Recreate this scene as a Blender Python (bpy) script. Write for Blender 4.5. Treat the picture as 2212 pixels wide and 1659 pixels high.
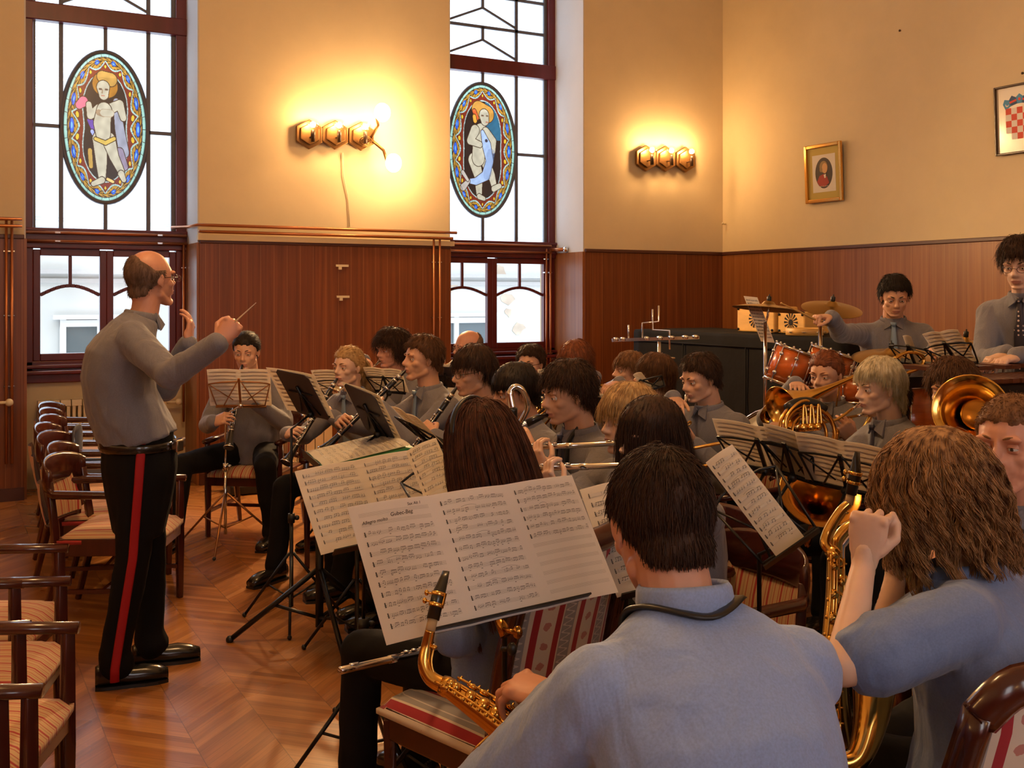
import bpy, bmesh, math, random
import numpy as np
from mathutils import Vector, Matrix, noise
from math import sin, cos, pi, radians as R_
random.seed(7); np.random.seed(7)
for o in list(bpy.data.objects): bpy.data.objects.remove(o)
SC = bpy.context.scene
COL = SC.collection
# ------------------------------------------------------------ camera
FPX, CX, HY, CH, TH = 2300.0, 1106.0, 640.0, 1.6, R_(28.4)
FW = Vector((sin(TH), cos(TH), 0)); RT = Vector((cos(TH), -sin(TH), 0)); UP = Vector((0, 0, 1))
CAM = Vector((0, 0, CH))
cd = bpy.data.cameras.new('camera'); cam = bpy.data.objects.new('camera', cd); COL.objects.link(cam)
cam.location = CAM; cam.rotation_euler = (pi/2, 0, -TH)
cd.sensor_width = 36; cd.lens = FPX/2212*36; cd.shift_y = -(829.5-HY)/2212; cd.clip_start = .05
SC.camera = cam
# ------------------------------------------------------------ world, exposure
wd = bpy.data.worlds.new('sky'); SC.world = wd; wd.use_nodes = True
wn = wd.node_tree.nodes; wl = wd.node_tree.links
bg = wn['Background']; tc = wn.new('ShaderNodeTexCoord'); nz = wn.new('ShaderNodeTexNoise'); cr = wn.new('ShaderNodeValToRGB')
nz.inputs['Scale'].default_value = 2.5; cr.color_ramp.elements[0].color = (.74, .85, 1, 1); cr.color_ramp.elements[1].color = (.9, .95, 1, 1)
wl.new(tc.outputs['Generated'], nz.inputs['Vector']); wl.new(nz.outputs[0], cr.inputs[0]); wl.new(cr.outputs[0], bg.inputs[0])
bg.inputs[1].default_value = 2.6
SC.view_settings.view_transform = 'Standard'; SC.view_settings.look = 'None'
SC.view_settings.exposure = 0.22; SC.view_settings.gamma = 1
SC.view_settings.use_curve_mapping = False
SC.cycles.max_bounces = 6; SC.cycles.diffuse_bounces = 3; SC.cycles.glossy_bounces = 3; SC.cycles.transmission_bounces = 5
SC.cycles.transparent_max_bounces = 12; SC.cycles.sample_clamp_indirect = 4; SC.cycles.caustics_reflective = False; SC.cycles.caustics_refractive = False
# room: wall with windows at y = YA, percussion wall at x = XB
YA, XB, YR, XL, ZC = 9.2, 7.61, -3.4, -3.6, 5.6
def area(name, loc, rot, sx, sy, power, col, portal=False):
    l = bpy.data.lights.new(name, 'AREA'); l.shape = 'RECTANGLE'; l.size = sx; l.size_y = sy; l.energy = power; l.color = col
    o = bpy.data.objects.new(name, l); COL.objects.link(o); o.location = loc; o.rotation_euler = rot
    if portal: l.cycles.is_portal = True
    return o
# rear pair: unseen fill lamps added inside the closed rear wall, tinted like daylight
area('rear_fill', (-.6, YR+.1, 2.6), (pi/2, 0, pi), 1.4, 3.0, 125, (.52, .64, 1))
area('rear_fill', (3.2, YR+.1, 2.6), (pi/2, 0, pi), 1.4, 3.0, 125, (.52, .64, 1))
area('daylight_front', (1.28, YA+.85, 3.0), (-pi/2, 0, 0), 1.3, 3.8, 30, (.62, .78, 1))
area('daylight_front', (5.05, YA+.85, 3.0), (-pi/2, 0, 0), 1.4, 3.8, 26, (.62, .78, 1))
def bulb_light(loc, power, r=.03, col=(1, .56, .22)):
    l = bpy.data.lights.new('bulb_light', 'POINT'); l.energy = power; l.color = col; l.shadow_soft_size = r
    o = bpy.data.objects.new('bulb_light', l); COL.objects.link(o); o.location = loc; return o
bulb_light((1.2, 3.6, 4.7), 160, .25, (1, .58, .26))      # unseen warm fill lamp added above the orchestra, out of frame
# ------------------------------------------------------------ photo geometry helpers
def Wp(px, py, d): return CAM + FW*d + RT*((px-CX)/FPX*d) + UP*(-(py-HY)/FPX*d)
def ray(px, py): return FW + RT*((px-CX)/FPX) + UP*(-(py-HY)/FPX)
def onA(px, py, Y=YA): v = ray(px, py); return CAM + v*(Y/v.y)
def onB(px, py, X=XB): v = ray(px, py); return CAM + v*(X/v.x)
def onZ(px, py, z=0): v = ray(px, py); return CAM + v*((z-CH)/v.z)
def rectfit(c, w, h):
    """pose of a w x h sheet from the places of its corners TL TR BR BL -> centre, right, down axes"""
    src = [(-w/2, -h/2), (w/2, -h/2), (w/2, h/2), (-w/2, h/2)]
    A = []
    for (X, Y), (u, v) in zip(src, c):
        u = (u-CX)/FPX; v = (v-HY)/FPX
        A.append([X, Y, 1, 0, 0, 0, -u*X, -u*Y, -u]); A.append([0, 0, 0, X, Y, 1, -v*X, -v*Y, -v])
    H = np.linalg.svd(np.array(A))[2][-1].reshape(3, 3)
    if H[2, 2] < 0: H = -H
    lam = 2/(np.linalg.norm(H[:, 0])+np.linalg.norm(H[:, 1])); H = H*lam
    r1 = H[:, 0]/np.linalg.norm(H[:, 0]); r2 = H[:, 1]/np.linalg.norm(H[:, 1])
    m = (r1+r2); m /= np.linalg.norm(m); q = (r1-r2); q -= m*(q@m); q /= np.linalg.norm(q)
    r1 = (m+q)/math.sqrt(2); r2 = (m-q)/math.sqrt(2)
    tw = lambda a: RT*a[0] + UP*(-a[1]) + FW*a[2]
    return CAM+tw(H[:, 2]), tw(r1).normalized(), tw(r2).normalized()
def afffit(corn, h, d, back):
    """pose of a right-angled sheet of height h whose centre is d metres away along the view axis"""
    s = FPX/d; c = [np.array(q, float) for q in corn]; a = ((c[1]-c[0])+(c[2]-c[3]))/2; b = ((c[3]-c[0])+(c[2]-c[1]))/2; a /= s; b /= s; m = sum(c)/4
    h = max(h, np.linalg.norm(b)/.94); z2 = math.sqrt(h*h-b@b)*(1 if back else -1); z1 = -(a@b)/z2; z1 = max(-.8*np.linalg.norm(a), min(.8*np.linalg.norm(a), z1))
    r = RT*a[0]-UP*a[1]+FW*z1; w = r.length; r = r.normalized(); dd = RT*b[0]-UP*b[1]+FW*z2; dd = (dd-r*dd.dot(r)).normalized()
    return Wp(m[0], m[1], d), r, dd, w, h
# ------------------------------------------------------------ materials
MATS = {}
def mat(name, col=(.5, .5, .5), rough=.5, metal=0, **k):
    if name in MATS: return MATS[name]
    m = bpy.data.materials.new(name); m.use_nodes = True; n = m.node_tree.nodes; l = m.node_tree.links
    b = n['Principled BSDF']; b.inputs['Base Color'].default_value = (*col, 1); b.inputs['Roughness'].default_value = rough; b.inputs['Metallic'].default_value = metal
    if 'spec' in k: b.inputs['Specular IOR Level'].default_value = k['spec']
    if 'sss' in k: b.inputs['Subsurface Weight'].default_value = k['sss']; b.inputs['Subsurface Radius'].default_value = (.02, .008, .004); b.inputs['Subsurface Scale'].default_value = .6
    if 'coat' in k: b.inputs['Coat Weight'].default_value = k['coat']; b.inputs['Coat Roughness'].default_value = .12
    if 'sheen' in k: b.inputs['Sheen Weight'].default_value = k['sheen']
    if 'emit' in k: b.inputs['Emission Color'].default_value = (*k['emit'][:3], 1); b.inputs['Emission Strength'].default_value = k['emit'][3]
    if 'var' in k:   # colour variation: (amount, scale vector)
        amt, sc = k['var']; t = n.new('ShaderNodeTexCoord'); mp = n.new('ShaderNodeMapping'); mp.inputs['Scale'].default_value = sc
        z = n.new('ShaderNodeTexNoise'); z.inputs['Scale'].default_value = 1; z.inputs['Detail'].default_value = 5
        r = n.new('ShaderNodeValToRGB'); r.color_ramp.elements[0].position = .3; r.color_ramp.elements[1].position = .7
        r.color_ramp.elements[0].color = (*[c*(1-amt) for c in col], 1); r.color_ramp.elements[1].color = (*[min(1, c*(1+amt)) for c in col], 1)
        l.new(t.outputs['Object'], mp.inputs[0]); l.new(mp.outputs[0], z.inputs['Vector']); l.new(z.outputs[0], r.inputs[0]); l.new(r.outputs[0], b.inputs['Base Color'])
        if 'bump' in k:
            bp = n.new('ShaderNodeBump'); bp.inputs['Strength'].default_value = k['bump'][0]; bp.inputs['Distance'].default_value = k['bump'][1]
            l.new(z.outputs[0], bp.inputs['Height']); l.new(bp.outputs[0], b.inputs['Normal'])
    elif 'bump' in k:
        t = n.new('ShaderNodeTexCoord'); z = n.new('ShaderNodeTexNoise'); z.inputs['Scale'].default_value = k['bump'][2]; z.inputs['Detail'].default_value = 4
        bp = n.new('ShaderNodeBump'); bp.inputs['Strength'].default_value = k['bump'][0]; bp.inputs['Distance'].default_value = k['bump'][1]
        l.new(t.outputs['Object'], z.inputs['Vector']); l.new(z.outputs[0], bp.inputs['Height']); l.new(bp.outputs[0], b.inputs['Normal'])
    MATS[name] = m; return m
def N(m, typ, **kw):
    x = m.node_tree.nodes.new(typ)
    for a, v in kw.items():
        if a.startswith('i'): x.inputs[int(a[1:])].default_value = v
        else: setattr(x, a, v)
    return x
def chain_math(m, op, a, b=None):
    x = m.node_tree.nodes.new('ShaderNodeMath'); x.operation = op
    for i, v in enumerate((a, b)):
        if v is None: continue
        if isinstance(v, (int, float)): x.inputs[i].default_value = v
        else: m.node_tree.links.new(v, x.inputs[i])
    return x.outputs[0]
def ramp(m, src, stops, interp='LINEAR'):
    r = m.node_tree.nodes.new('ShaderNodeValToRGB'); r.color_ramp.interpolation = interp
    e = r.color_ramp.elements
    while len(e) > 1: e.remove(e[-1])
    e[0].position = stops[0][0]; e[0].color = (*stops[0][1], 1)
    for p, c in stops[1:]: q = e.new(p); q.color = (*c, 1)
    m.node_tree.links.new(src, r.inputs[0]); return r.outputs[0]
def mixc(m, f, a, b, typ='MIX'):
    x = m.node_tree.nodes.new('ShaderNodeMixRGB'); x.blend_type = typ
    for i, v in enumerate((f, a, b)):
        if isinstance(v, (int, float)): x.inputs[i].default_value = v
        elif isinstance(v, tuple): x.inputs[i].default_value = (*v, 1)
        else: m.node_tree.links.new(v, x.inputs[i])
    return x.outputs[0]
# parquet
def parquet():
    m = mat('oak_parquet', (.45, .2, .06), .3); n = m.node_tree.nodes; l = m.node_tree.links; b = n['Principled BSDF']
    t = N(m, 'ShaderNodeTexCoord'); s = N(m, 'ShaderNodeSeparateXYZ'); l.new(t.outputs['Object'], s.inputs[0])
    rx = chain_math(m, 'MULTIPLY', s.outputs[0], 1/.27); ry = s.outputs[1]
    band = chain_math(m, 'FLOOR', rx); fr = chain_math(m, 'FRACT', rx)
    par = chain_math(m, 'PINGPONG', rx, 1.0)          # rising and falling across alternate bands
    v = chain_math(m, 'MULTIPLY', chain_math(m, 'ADD', ry, chain_math(m, 'MULTIPLY', par, .27)), 1/.052)
    pid = chain_math(m, 'FLOOR', v); pf = chain_math(m, 'FRACT', v)
    cb = N(m, 'ShaderNodeCombineXYZ'); l.new(band, cb.inputs[0]); l.new(pid, cb.inputs[1])
    wn_ = N(m, 'ShaderNodeTexWhiteNoise'); wn_.noise_dimensions = '3D'; l.new(cb.outputs[0], wn_.inputs['Vector'])
    # grain along the plank
    cg = N(m, 'ShaderNodeCombineXYZ'); l.new(chain_math(m, 'MULTIPLY', v, 3.2), cg.inputs[0]); l.new(chain_math(m, 'MULTIPLY', rx, 1.2), cg.inputs[1]); l.new(wn_.outputs[0], cg.inputs[2])
    g = N(m, 'ShaderNodeTexNoise'); g.inputs['Scale'].default_value = 1.5; g.inputs['Detail'].default_value = 6; l.new(cg.outputs[0], g.inputs['Vector'])
    base = ramp(m, wn_.outputs[0], [(0, (.34, .125, .03)), (.5, (.46, .18, .045)), (1, (.56, .25, .075))])
    gr = ramp(m, g.outputs[0], [(.3, (.62, .62, .62)), (.7, (1, 1, 1))])
    c = mixc(m, .8, base, gr, 'MULTIPLY')
    big = N(m, 'ShaderNodeTexNoise'); big.inputs['Scale'].default_value = 1.1; big.inputs['Detail'].default_value = 3; l.new(t.outputs['Object'], big.inputs['Vector'])
    c = mixc(m, .5, c, ramp(m, big.outputs[0], [(.35, (.7, .66, .62)), (.65, (1, 1, 1))]), 'MULTIPLY')
    e1 = chain_math(m, 'LESS_THAN', pf, .03); e2 = chain_math(m, 'LESS_THAN', fr, .012); e = chain_math(m, 'MAXIMUM', e1, e2)
    c = mixc(m, chain_math(m, 'MULTIPLY', e, .55), c, (.07, .03, .01))
    l.new(c, b.inputs['Base Color'])
    rr = ramp(m, big.outputs[0], [(.3, (.2, .2, .2)), (.7, (.38, .38, .38))]); l.new(rr, b.inputs['Roughness'])
    bp = N(m, 'ShaderNodeBump'); bp.inputs['Strength'].default_value = .12; bp.inputs['Distance'].default_value = .002; l.new(g.outputs[0], bp.inputs['Height']); l.new(bp.outputs[0], b.inputs['Normal'])
    return m
def panelling(name, axis, col1, col2, step=.118):
    m = mat(name, col1, .38); n = m.node_tree.nodes; l = m.node_tree.links; b = n['Principled BSDF']
    t = N(m, 'ShaderNodeTexCoord'); s = N(m, 'ShaderNodeSeparateXYZ'); l.new(t.outputs['Object'], s.inputs[0])
    q = chain_math(m, 'MULTIPLY', s.outputs[axis], 1/step); fr = chain_math(m, 'FRACT', q); fl = chain_math(m, 'FLOOR', q)
    mp = N(m, 'ShaderNodeMapping'); mp.inputs['Scale'].default_value = (38, 38, 1.1); l.new(t.outputs['Object'], mp.inputs[0])
    g = N(m, 'ShaderNodeTexNoise'); g.inputs['Scale'].default_value = 1; g.inputs['Detail'].default_value = 5; l.new(mp.outputs[0], g.inputs['Vector'])
    w = N(m, 'ShaderNodeTexWhiteNoise'); w.noise_dimensions = '1D'; l.new(fl, w.inputs['W'])
    c = ramp(m, g.outputs[0], [(.3, col1), (.7, col2)])
    c = mixc(m, .35, c, ramp(m, w.outputs[0], [(0, (.6, .6, .6)), (1, (1, 1, 1))]), 'MULTIPLY')
    e = chain_math(m, 'LESS_THAN', fr, .035)
    c = mixc(m, chain_math(m, 'MULTIPLY', e, .45), c, (.5, .24, .09)); l.new(c, b.inputs['Base Color'])
    return m
def plaster(name, col):
    m = mat(name, col, .85, bump=(.25, .004, 9)); n = m.node_tree.nodes; l = m.node_tree.links; b = n['Principled BSDF']
    t = N(m, 'ShaderNodeTexCoord'); z = N(m, 'ShaderNodeTexNoise'); z.inputs['Scale'].default_value = .9; z.inputs['Detail'].default_value = 6; z.inputs['Roughness'].default_value = .65
    l.new(t.outputs['Object'], z.inputs['Vector'])
    l.new(ramp(m, z.outputs[0], [(.3, tuple(c*.88 for c in col)), (.7, col)]), b.inputs['Base Color']); return m
PARQ = parquet()
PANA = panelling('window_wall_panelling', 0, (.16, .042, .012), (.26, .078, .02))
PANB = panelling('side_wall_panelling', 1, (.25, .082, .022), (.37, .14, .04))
PLAS = plaster('cream_plaster', (.80, .66, .43)); PLASW = plaster('white_plaster', (.72, .70, .68)); PLASN = plaster('niche_plaster', (.72, .58, .36))
def stripes(name, kind):
    m = mat(name, (.7, .5, .3), .8, sheen=.2); n = m.node_tree.nodes; l = m.node_tree.links; b = n['Principled BSDF']
    t = N(m, 'ShaderNodeTexCoord'); s = N(m, 'ShaderNodeSeparateXYZ'); l.new(t.outputs['Object'], s.inputs[0])
    if kind == 'fine':
        q = chain_math(m, 'FRACT', chain_math(m, 'MULTIPLY', s.outputs[0], 1/.062))
        r = (.42, .03, .025); c0 = (.62, .40, .20)
        c = ramp(m, q, [(0, r), (.14, c0), (.26, (.45, .09, .05)), (.32, c0), (.6, (.45, .09, .05)), (.66, c0), (.78, (.5, .3, .15)), (.86, c0)], 'CONSTANT')
    else:
        q = chain_math(m, 'FRACT', chain_math(m, 'MULTIPLY', s.outputs[0], 1/.15))
        r = (.38, .02, .035); c0 = (.74, .66, .56); c1 = (.36, .35, .36)
        c = ramp(m, q, [(0, r), (.13, c0), (.47, r), (.6, c0), (.63, c1), (.92, c0)], 'CONSTANT')
        # flower sprigs in the pale stripe, lattice in the grey one
        q1 = chain_math(m, 'SUBTRACT', q, .30); yy = chain_math(m, 'SUBTRACT', chain_math(m, 'FRACT', chain_math(m, 'MULTIPLY', s.outputs[2], 1/.055)), .5)
        z = N(m, 'ShaderNodeTexNoise'); z.inputs['Scale'].default_value = 90; l.new(t.outputs['Object'], z.inputs['Vector'])
        d2 = chain_math(m, 'ADD', chain_math(m, 'POWER', chain_math(m, 'MULTIPLY', q1, 9.0), 2), chain_math(m, 'POWER', chain_math(m, 'MULTIPLY', yy, 3.6), 2))
        fl = chain_math(m, 'LESS_THAN', chain_math(m, 'ADD', d2, chain_math(m, 'MULTIPLY', z.outputs[0], 1.3)), 1.15)
        c = mixc(m, chain_math(m, 'MULTIPLY', fl, .75), c, (.45, .09, .09))
        sn = chain_math(m, 'MULTIPLY', chain_math(m, 'SINE', chain_math(m, 'MULTIPLY', s.outputs[2], 300)), .09)
        ln = chain_math(m, 'LESS_THAN', chain_math(m, 'ABSOLUTE', chain_math(m, 'SUBTRACT', chain_math(m, 'ADD', q, sn), .77)), .03)
        c = mixc(m, chain_math(m, 'MULTIPLY', ln, .8), c, (.75, .7, .65))
    l.new(c, b.inputs['Base Color']); return m
FAB_F = stripes('striped_seat_fabric', 'fine'); FAB_W = stripes('floral_striped_fabric', 'wide')
WOODD = mat('dark_red_wood', (.06, .012, .008), .22, coat=.5, var=(.4, (9, 9, 2)))
WOODF = mat('window_frame_wood', (.12, .012, .013), .35, var=(.25, (8, 8, 2)))
LEAD = mat('glazing_bar', (.12, .12, .14), .5)
COPPER = mat('copper_pipe', (.5, .2, .09), .35, .8); WHITEM = mat('radiator_enamel', (.78, .68, .48), .4)
BRASS = mat('brass', (.83, .5, .13), .16, 1); BRASSD = mat('dark_brass', (.5, .24, .05), .2, 1); SILVER = mat('silver', (.85, .84, .82), .14, 1); CHROME = mat('chrome', (.8, .8, .8), .12, 1)
BLACKW = mat('black_grenadilla', (.012, .011, .011), .3, coat=.3); BLACKM = mat('black_metal', (.015, .015, .016), .35, .3); BLACKP = mat('black_plastic', (.012, .012, .012), .4)
GREYDESK = mat('desk_lacquer', (.05, .045, .06), .45); TANM = mat('copper_coloured_metal', (.45, .2, .07), .35, .7)
PAPER = mat('paper', (.84, .78, .70), .8); PAPERW = mat('white_paper', (.86, .83, .82), .8); INK = mat('ink', (.05, .045, .045), .8); STAFF = mat('printed_staff', (.56, .51, .46), .8)
for m_ in (PAPER, PAPERW):
    n_ = m_.node_tree.nodes; l_ = m_.node_tree.links; tl_ = n_.new('ShaderNodeBsdfTranslucent'); tl_.inputs[0].default_value = (.92, .84, .72, 1); mx_ = n_.new('ShaderNodeMixShader'); mx_.inputs[0].default_value = .48
    l_.new(n_['Principled BSDF'].outputs[0], mx_.inputs[1]); l_.new(tl_.outputs[0], mx_.inputs[2]); l_.new(mx_.outputs[0], n_['Material Output'].inputs[0])
LEATHER = mat('black_shoe_leather', (.015, .013, .012), .22, coat=.4); TROUS = mat('black_trouser_cloth', (.006, .0055, .006), .85, spec=.2, bump=(.5, .004, 22)); REDST = mat('red_braid', (.42, .006, .01), .7)
BULBG = bpy.data.materials.new('bulb_glass'); BULBG.use_nodes = True
nn = BULBG.node_tree.nodes; nn.remove(nn['Principled BSDF']); a = nn.new('ShaderNodeBsdfTransparent'); b_ = nn.new('ShaderNodeBsdfGlossy'); b_.inputs['Roughness'].default_value = .1; mx = nn.new('ShaderNodeMixShader'); mx.inputs[0].default_value = .12
BULBG.node_tree.links.new(a.outputs[0], mx.inputs[1]); BULBG.node_tree.links.new(b_.outputs[0], mx.inputs[2]); BULBG.node_tree.links.new(mx.outputs[0], nn['Material Output'].inputs[0])
# ------------------------------------------------------------ mesh builder
WMS = {}
class MB:
    def __init__(s): s.v = []; s.f = []; s.m = []; s.sm = []
    def add(s, vs, fs, mi=0, smooth=True):
        o = len(s.v); s.v.extend([tuple(v) for v in vs]); s.f.extend([tuple(i+o for i in f) for f in fs]); s.m.extend([mi]*len(fs)); s.sm.extend([smooth]*len(fs)); return s
    def box(s, c, size, M=None, mi=0, taper=1.0):
        x, y, z = [a/2 for a in size]; vs = []
        for k in (-1, 1):
            t = taper if k > 0 else 1
            for (a, b) in ((-1, -1), (1, -1), (1, 1), (-1, 1)):
                p = Vector((a*x*t, b*y*t, k*z)); p = (M @ p) if M else p; vs.append(p+Vector(c))
        return s.add(vs, [(3, 2, 1, 0), (4, 5, 6, 7), (0, 1, 5, 4), (1, 2, 6, 5), (2, 3, 7, 6), (3, 0, 4, 7)], mi, False)
    def b2(s, a, b, mi=0):
        a = Vector(a); b = Vector(b); return s.box((a+b)/2, [abs(q) for q in (b-a)], None, mi)
    def bar(s, a, b, w, t, up=(0, 0, 1), mi=0):
        a = Vector(a); b = Vector(b); d = b-a; L = d.length; d.normalize(); u = Vector(up)
        if abs(d.dot(u)) > .98: u = Vector((0, 1, 0))
        x = d.cross(u).normalized(); y = x.cross(d).normalized(); M = Matrix((x, d, y)).transposed()
        return s.box((a+b)/2, (w, L, t), M, mi)
    def tube(s, pts, r, seg=8, mi=0, closed=False, flat=None):
        pts = [Vector(p) for p in pts]; n = len(pts); rs = r if isinstance(r, (list, tuple)) else [r]*n
        vs = []; prev = None
        for i, p in enumerate(pts):
            if closed: d = pts[(i+1) % n]-pts[i-1]
            else: d = pts[min(i+1, n-1)]-pts[max(i-1, 0)]
            d.normalize()
            if prev is None:
                u = Vector((0, 0, 1)) if abs(d.z) < .9 else Vector((1, 0, 0)); u = (u-d*u.dot(d)).normalized()
            else:
                u = prev-d*prev.dot(d); u.normalize()
            prev = u; w = d.cross(u)
            fu, fw_ = flat if flat else (1, 1)
            for k in range(seg):
                a = 2*pi*k/seg; vs.append(p+u*(cos(a)*rs[i]*fu)+w*(sin(a)*rs[i]*fw_))
        fs = []
        for i in range(n if closed else n-1):
            j = (i+1) % n
            for k in range(seg):
                k2 = (k+1) % seg; fs.append((i*seg+k, i*seg+k2, j*seg+k2, j*seg+k))
        if not closed: fs.append(tuple(range(seg-1, -1, -1))); fs.append(tuple((n-1)*seg+k for k in range(seg)))
        return s.add(vs, fs, mi)
    def lathe(s, prof, seg=16, M=None, mi=0, cap=True):
        vs = []; n = len(prof); M = M or Matrix.Identity(4)
        for r, z in prof:
            for k in range(seg):
                a = 2*pi*k/seg; vs.append(M @ Vector((r*cos(a), r*sin(a), z)))
        fs = [(i*seg+k, i*seg+(k+1) % seg, (i+1)*seg+(k+1) % seg, (i+1)*seg+k) for i in range(n-1) for k in range(seg)]
        if cap: fs.append(tuple(range(seg-1, -1, -1))); fs.append(tuple((n-1)*seg+k for k in range(seg)))
        return s.add(vs, fs, mi)
    def ball(s, c, r, seg=12, M=None, mi=0):
        r = (r, r, r) if isinstance(r, (int, float)) else r; vs = []; n = max(4, seg*2//3); c = Vector(c)
        for i in range(1, n):
            for k in range(seg):
                a = 2*pi*k/seg; t = pi*i/n; p = Vector((r[0]*sin(t)*cos(a), r[1]*sin(t)*sin(a), r[2]*cos(t))); vs.append((M @ p if M else p)+c)
        for sg in (1, -1): p = Vector((0, 0, r[2]*sg)); vs.append((M @ p if M else p)+c)
        fs = [((i+1)*seg+k, (i+1)*seg+(k+1) % seg, i*seg+(k+1) % seg, i*seg+k) for i in range(n-2) for k in range(seg)]
        T = (n-1)*seg; fs += [(T, k, (k+1) % seg) for k in range(seg)]; fs += [(T+1, (n-2)*seg+(k+1) % seg, (n-2)*seg+k) for k in range(seg)]
        return s.add(vs, fs, mi)
    def loft(s, secs, seg=16, mi=0):
        """secs: (centre, u-axis*ru, w-axis*rw)"""
        vs = []; n = len(secs)
        for c, u, w in secs:
            c = Vector(c); u = Vector(u); w = Vector(w)
            for k in range(seg):
                a = 2*pi*k/seg; vs.append(c+u*cos(a)+w*sin(a))
        fs = [(i*seg+k, i*seg+(k+1) % seg, (i+1)*seg+(k+1) % seg, (i+1)*seg+k) for i in range(n-1) for k in range(seg)]
        fs.append(tuple(range(seg-1, -1, -1))); fs.append(tuple((n-1)*seg+k for k in range(seg)))
        return s.add(vs, fs, mi)
    def cap(s, a, b, ra, rb, seg=12, mi=0):
        """rounded tapered limb"""
        a = Vector(a); b = Vector(b); d = (b-a); L = d.length; d = d/L if L > 1e-6 else Vector((0, 0, 1))
        u = Vector((0, 0, 1)) if abs(d.z) < .9 else Vector((1, 0, 0)); u = (u-d*u.dot(d)).normalized(); w = d.cross(u)
        secs = []
        for t in (-.97, -.7, -.35, 0): q = math.sqrt(1-t*t); secs.append((a+d*(ra*t), u*ra*q, w*ra*q))
        for t in (0, .35, .7, .97): q = math.sqrt(1-t*t); secs.append((b+d*(rb*t), u*rb*q, w*rb*q))
        return s.loft(secs, seg, mi)
    def prism(s, poly, h, M, mi=0, smooth=False):
        """flat polygon (x,y) extruded along local z by h, placed by M"""
        n = len(poly); vs = [M @ Vector((x, y, 0)) for x, y in poly]+[M @ Vector((x, y, h)) for x, y in poly]
        fs = [tuple(range(n-1, -1, -1)), tuple(range(n, 2*n))]+[(i, (i+1) % n, n+(i+1) % n, n+i) for i in range(n)]
        return s.add(vs, fs, mi, smooth)
    def mesh(s, name='m'):
        me = bpy.data.meshes.new(name); me.from_pydata(s.v, [], s.f); return me
    def build(s, name, mats, parent=None, bevel=0, local=False):
        vs = s.v
        if parent is not None and not local:
            Mi = WMS[parent.name].inverted(); vs = [tuple(Mi @ Vector(v)) for v in vs]
        me = bpy.data.meshes.new(name); me.from_pydata(vs, [], s.f)
        mats = mats if isinstance(mats, (list, tuple)) else [mats]
        for m in mats: me.materials.append(m)
        me.polygons.foreach_set('material_index', s.m); me.polygons.foreach_set('use_smooth', s.sm); me.update()
        o = bpy.data.objects.new(name, me); COL.objects.link(o)
        if bevel: b = o.modifiers.new('bevel', 'BEVEL'); b.width = bevel; b.segments = 2; b.limit_method = 'ANGLE'
        if parent is not None: o.parent = parent; WMS[o.name] = WMS[parent.name]
        else: WMS[o.name] = Matrix.Identity(4)
        return o
def npobj(name, v, f, mats, parent=None, mi=None, smooth=True):
    """v: world-less local numpy verts; f: Nx3 or Nx4 arrays (list of arrays)"""
    me = bpy.data.meshes.new(name); fl = f if isinstance(f, list) else [f]; fl = [np.asarray(a) for a in fl if len(a)]
    me.vertices.add(len(v)); me.vertices.foreach_set('co', np.asarray(v, dtype=np.float32).ravel())
    loops = np.concatenate([a.ravel() for a in fl]); sizes = np.concatenate([np.full(len(a), a.shape[1]) for a in fl])
    me.loops.add(len(loops)); me.loops.foreach_set('vertex_index', loops.astype(np.int32))
    me.polygons.add(len(sizes)); st = np.concatenate([[0], np.cumsum(sizes)[:-1]]); me.polygons.foreach_set('loop_start', st.astype(np.int32))
    for m in (mats if isinstance(mats, (list, tuple)) else [mats]): me.materials.append(m)
    if mi is not None: me.polygons.foreach_set('material_index', np.asarray(mi, dtype=np.int32))
    me.polygons.foreach_set('use_smooth', np.full(len(sizes), smooth)); me.update(calc_edges=True); me.validate()
    o = bpy.data.objects.new(name, me); COL.objects.link(o)
    if parent is not None: o.parent = parent; WMS[o.name] = WMS[parent.name]
    else: WMS[o.name] = Matrix.Identity(4)
    return o
def thing(name, label, cat, loc=(0, 0, 0), rz=0, group=None):
    o = bpy.data.objects.new(name, None); COL.objects.link(o); o.empty_display_size = .1
    o.location = loc; o.rotation_euler = (0, 0, rz); o['label'] = label; o['category'] = cat
    if group: o['group'] = group
    WMS[o.name] = Matrix.Translation(Vector(loc)) @ Matrix.Rotation(rz, 4, 'Z'); return o
def tag(o, label, cat, group=None):
    o['label'] = label; o['category'] = cat
    if group: o['group'] = group
    return o
def struct(o): o['kind'] = 'structure'; return o
def frameM(o, y, z):
    """4x4 with y axis along y, z axis near z"""
    y = Vector(y).normalized(); z = Vector(z); z = (z-y*z.dot(y)).normalized(); x = y.cross(z)
    M = Matrix((x, y, z)).transposed().to_4x4(); M.translation = Vector(o); return M
# ============================================================ ROOM
W1 = (onA(52, 500).x, onA(430, 500).x); W2 = (onA(970, 500).x, onA(1262, 500).x)
YF1 = 9.72; YF2 = 9.82; ZD = 2.055; ZT = 5.2
struct(MB().b2((XL-.3, YR-.3, -.1), (XB+.3, YA+.95, 0)).build('floor', PARQ))
struct(MB().b2((XL-.3, YR-.3, ZC), (XB+.3, YA+.95, ZC+.1)).build('ceiling', PLAS))
b = MB()
for a, c in ((XL-.3, W1[0]), (W1[1], W2[0]), (W2[1], XB+.3)): b.b2((a, YA, 0), (c, YA+.9, ZC), 0)
for w in (W1, W2): b.b2((w[0], YA, ZT), (w[1], YA+.9, ZC), 0)
struct(b.build('wall_front', [PLAS]))
struct(MB().b2((XB, YR-.3, 0), (XB+.3, YA, ZC)).build('wall_right', PLAS))
struct(MB().b2((XL-.3, YR-.3, 0), (XL, YA, ZC)).build('wall_left', PLAS))
struct(MB().b2((XL, YR-.3, 0), (XB, YR, ZC)).build('wall_rear', PLAS))
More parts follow.
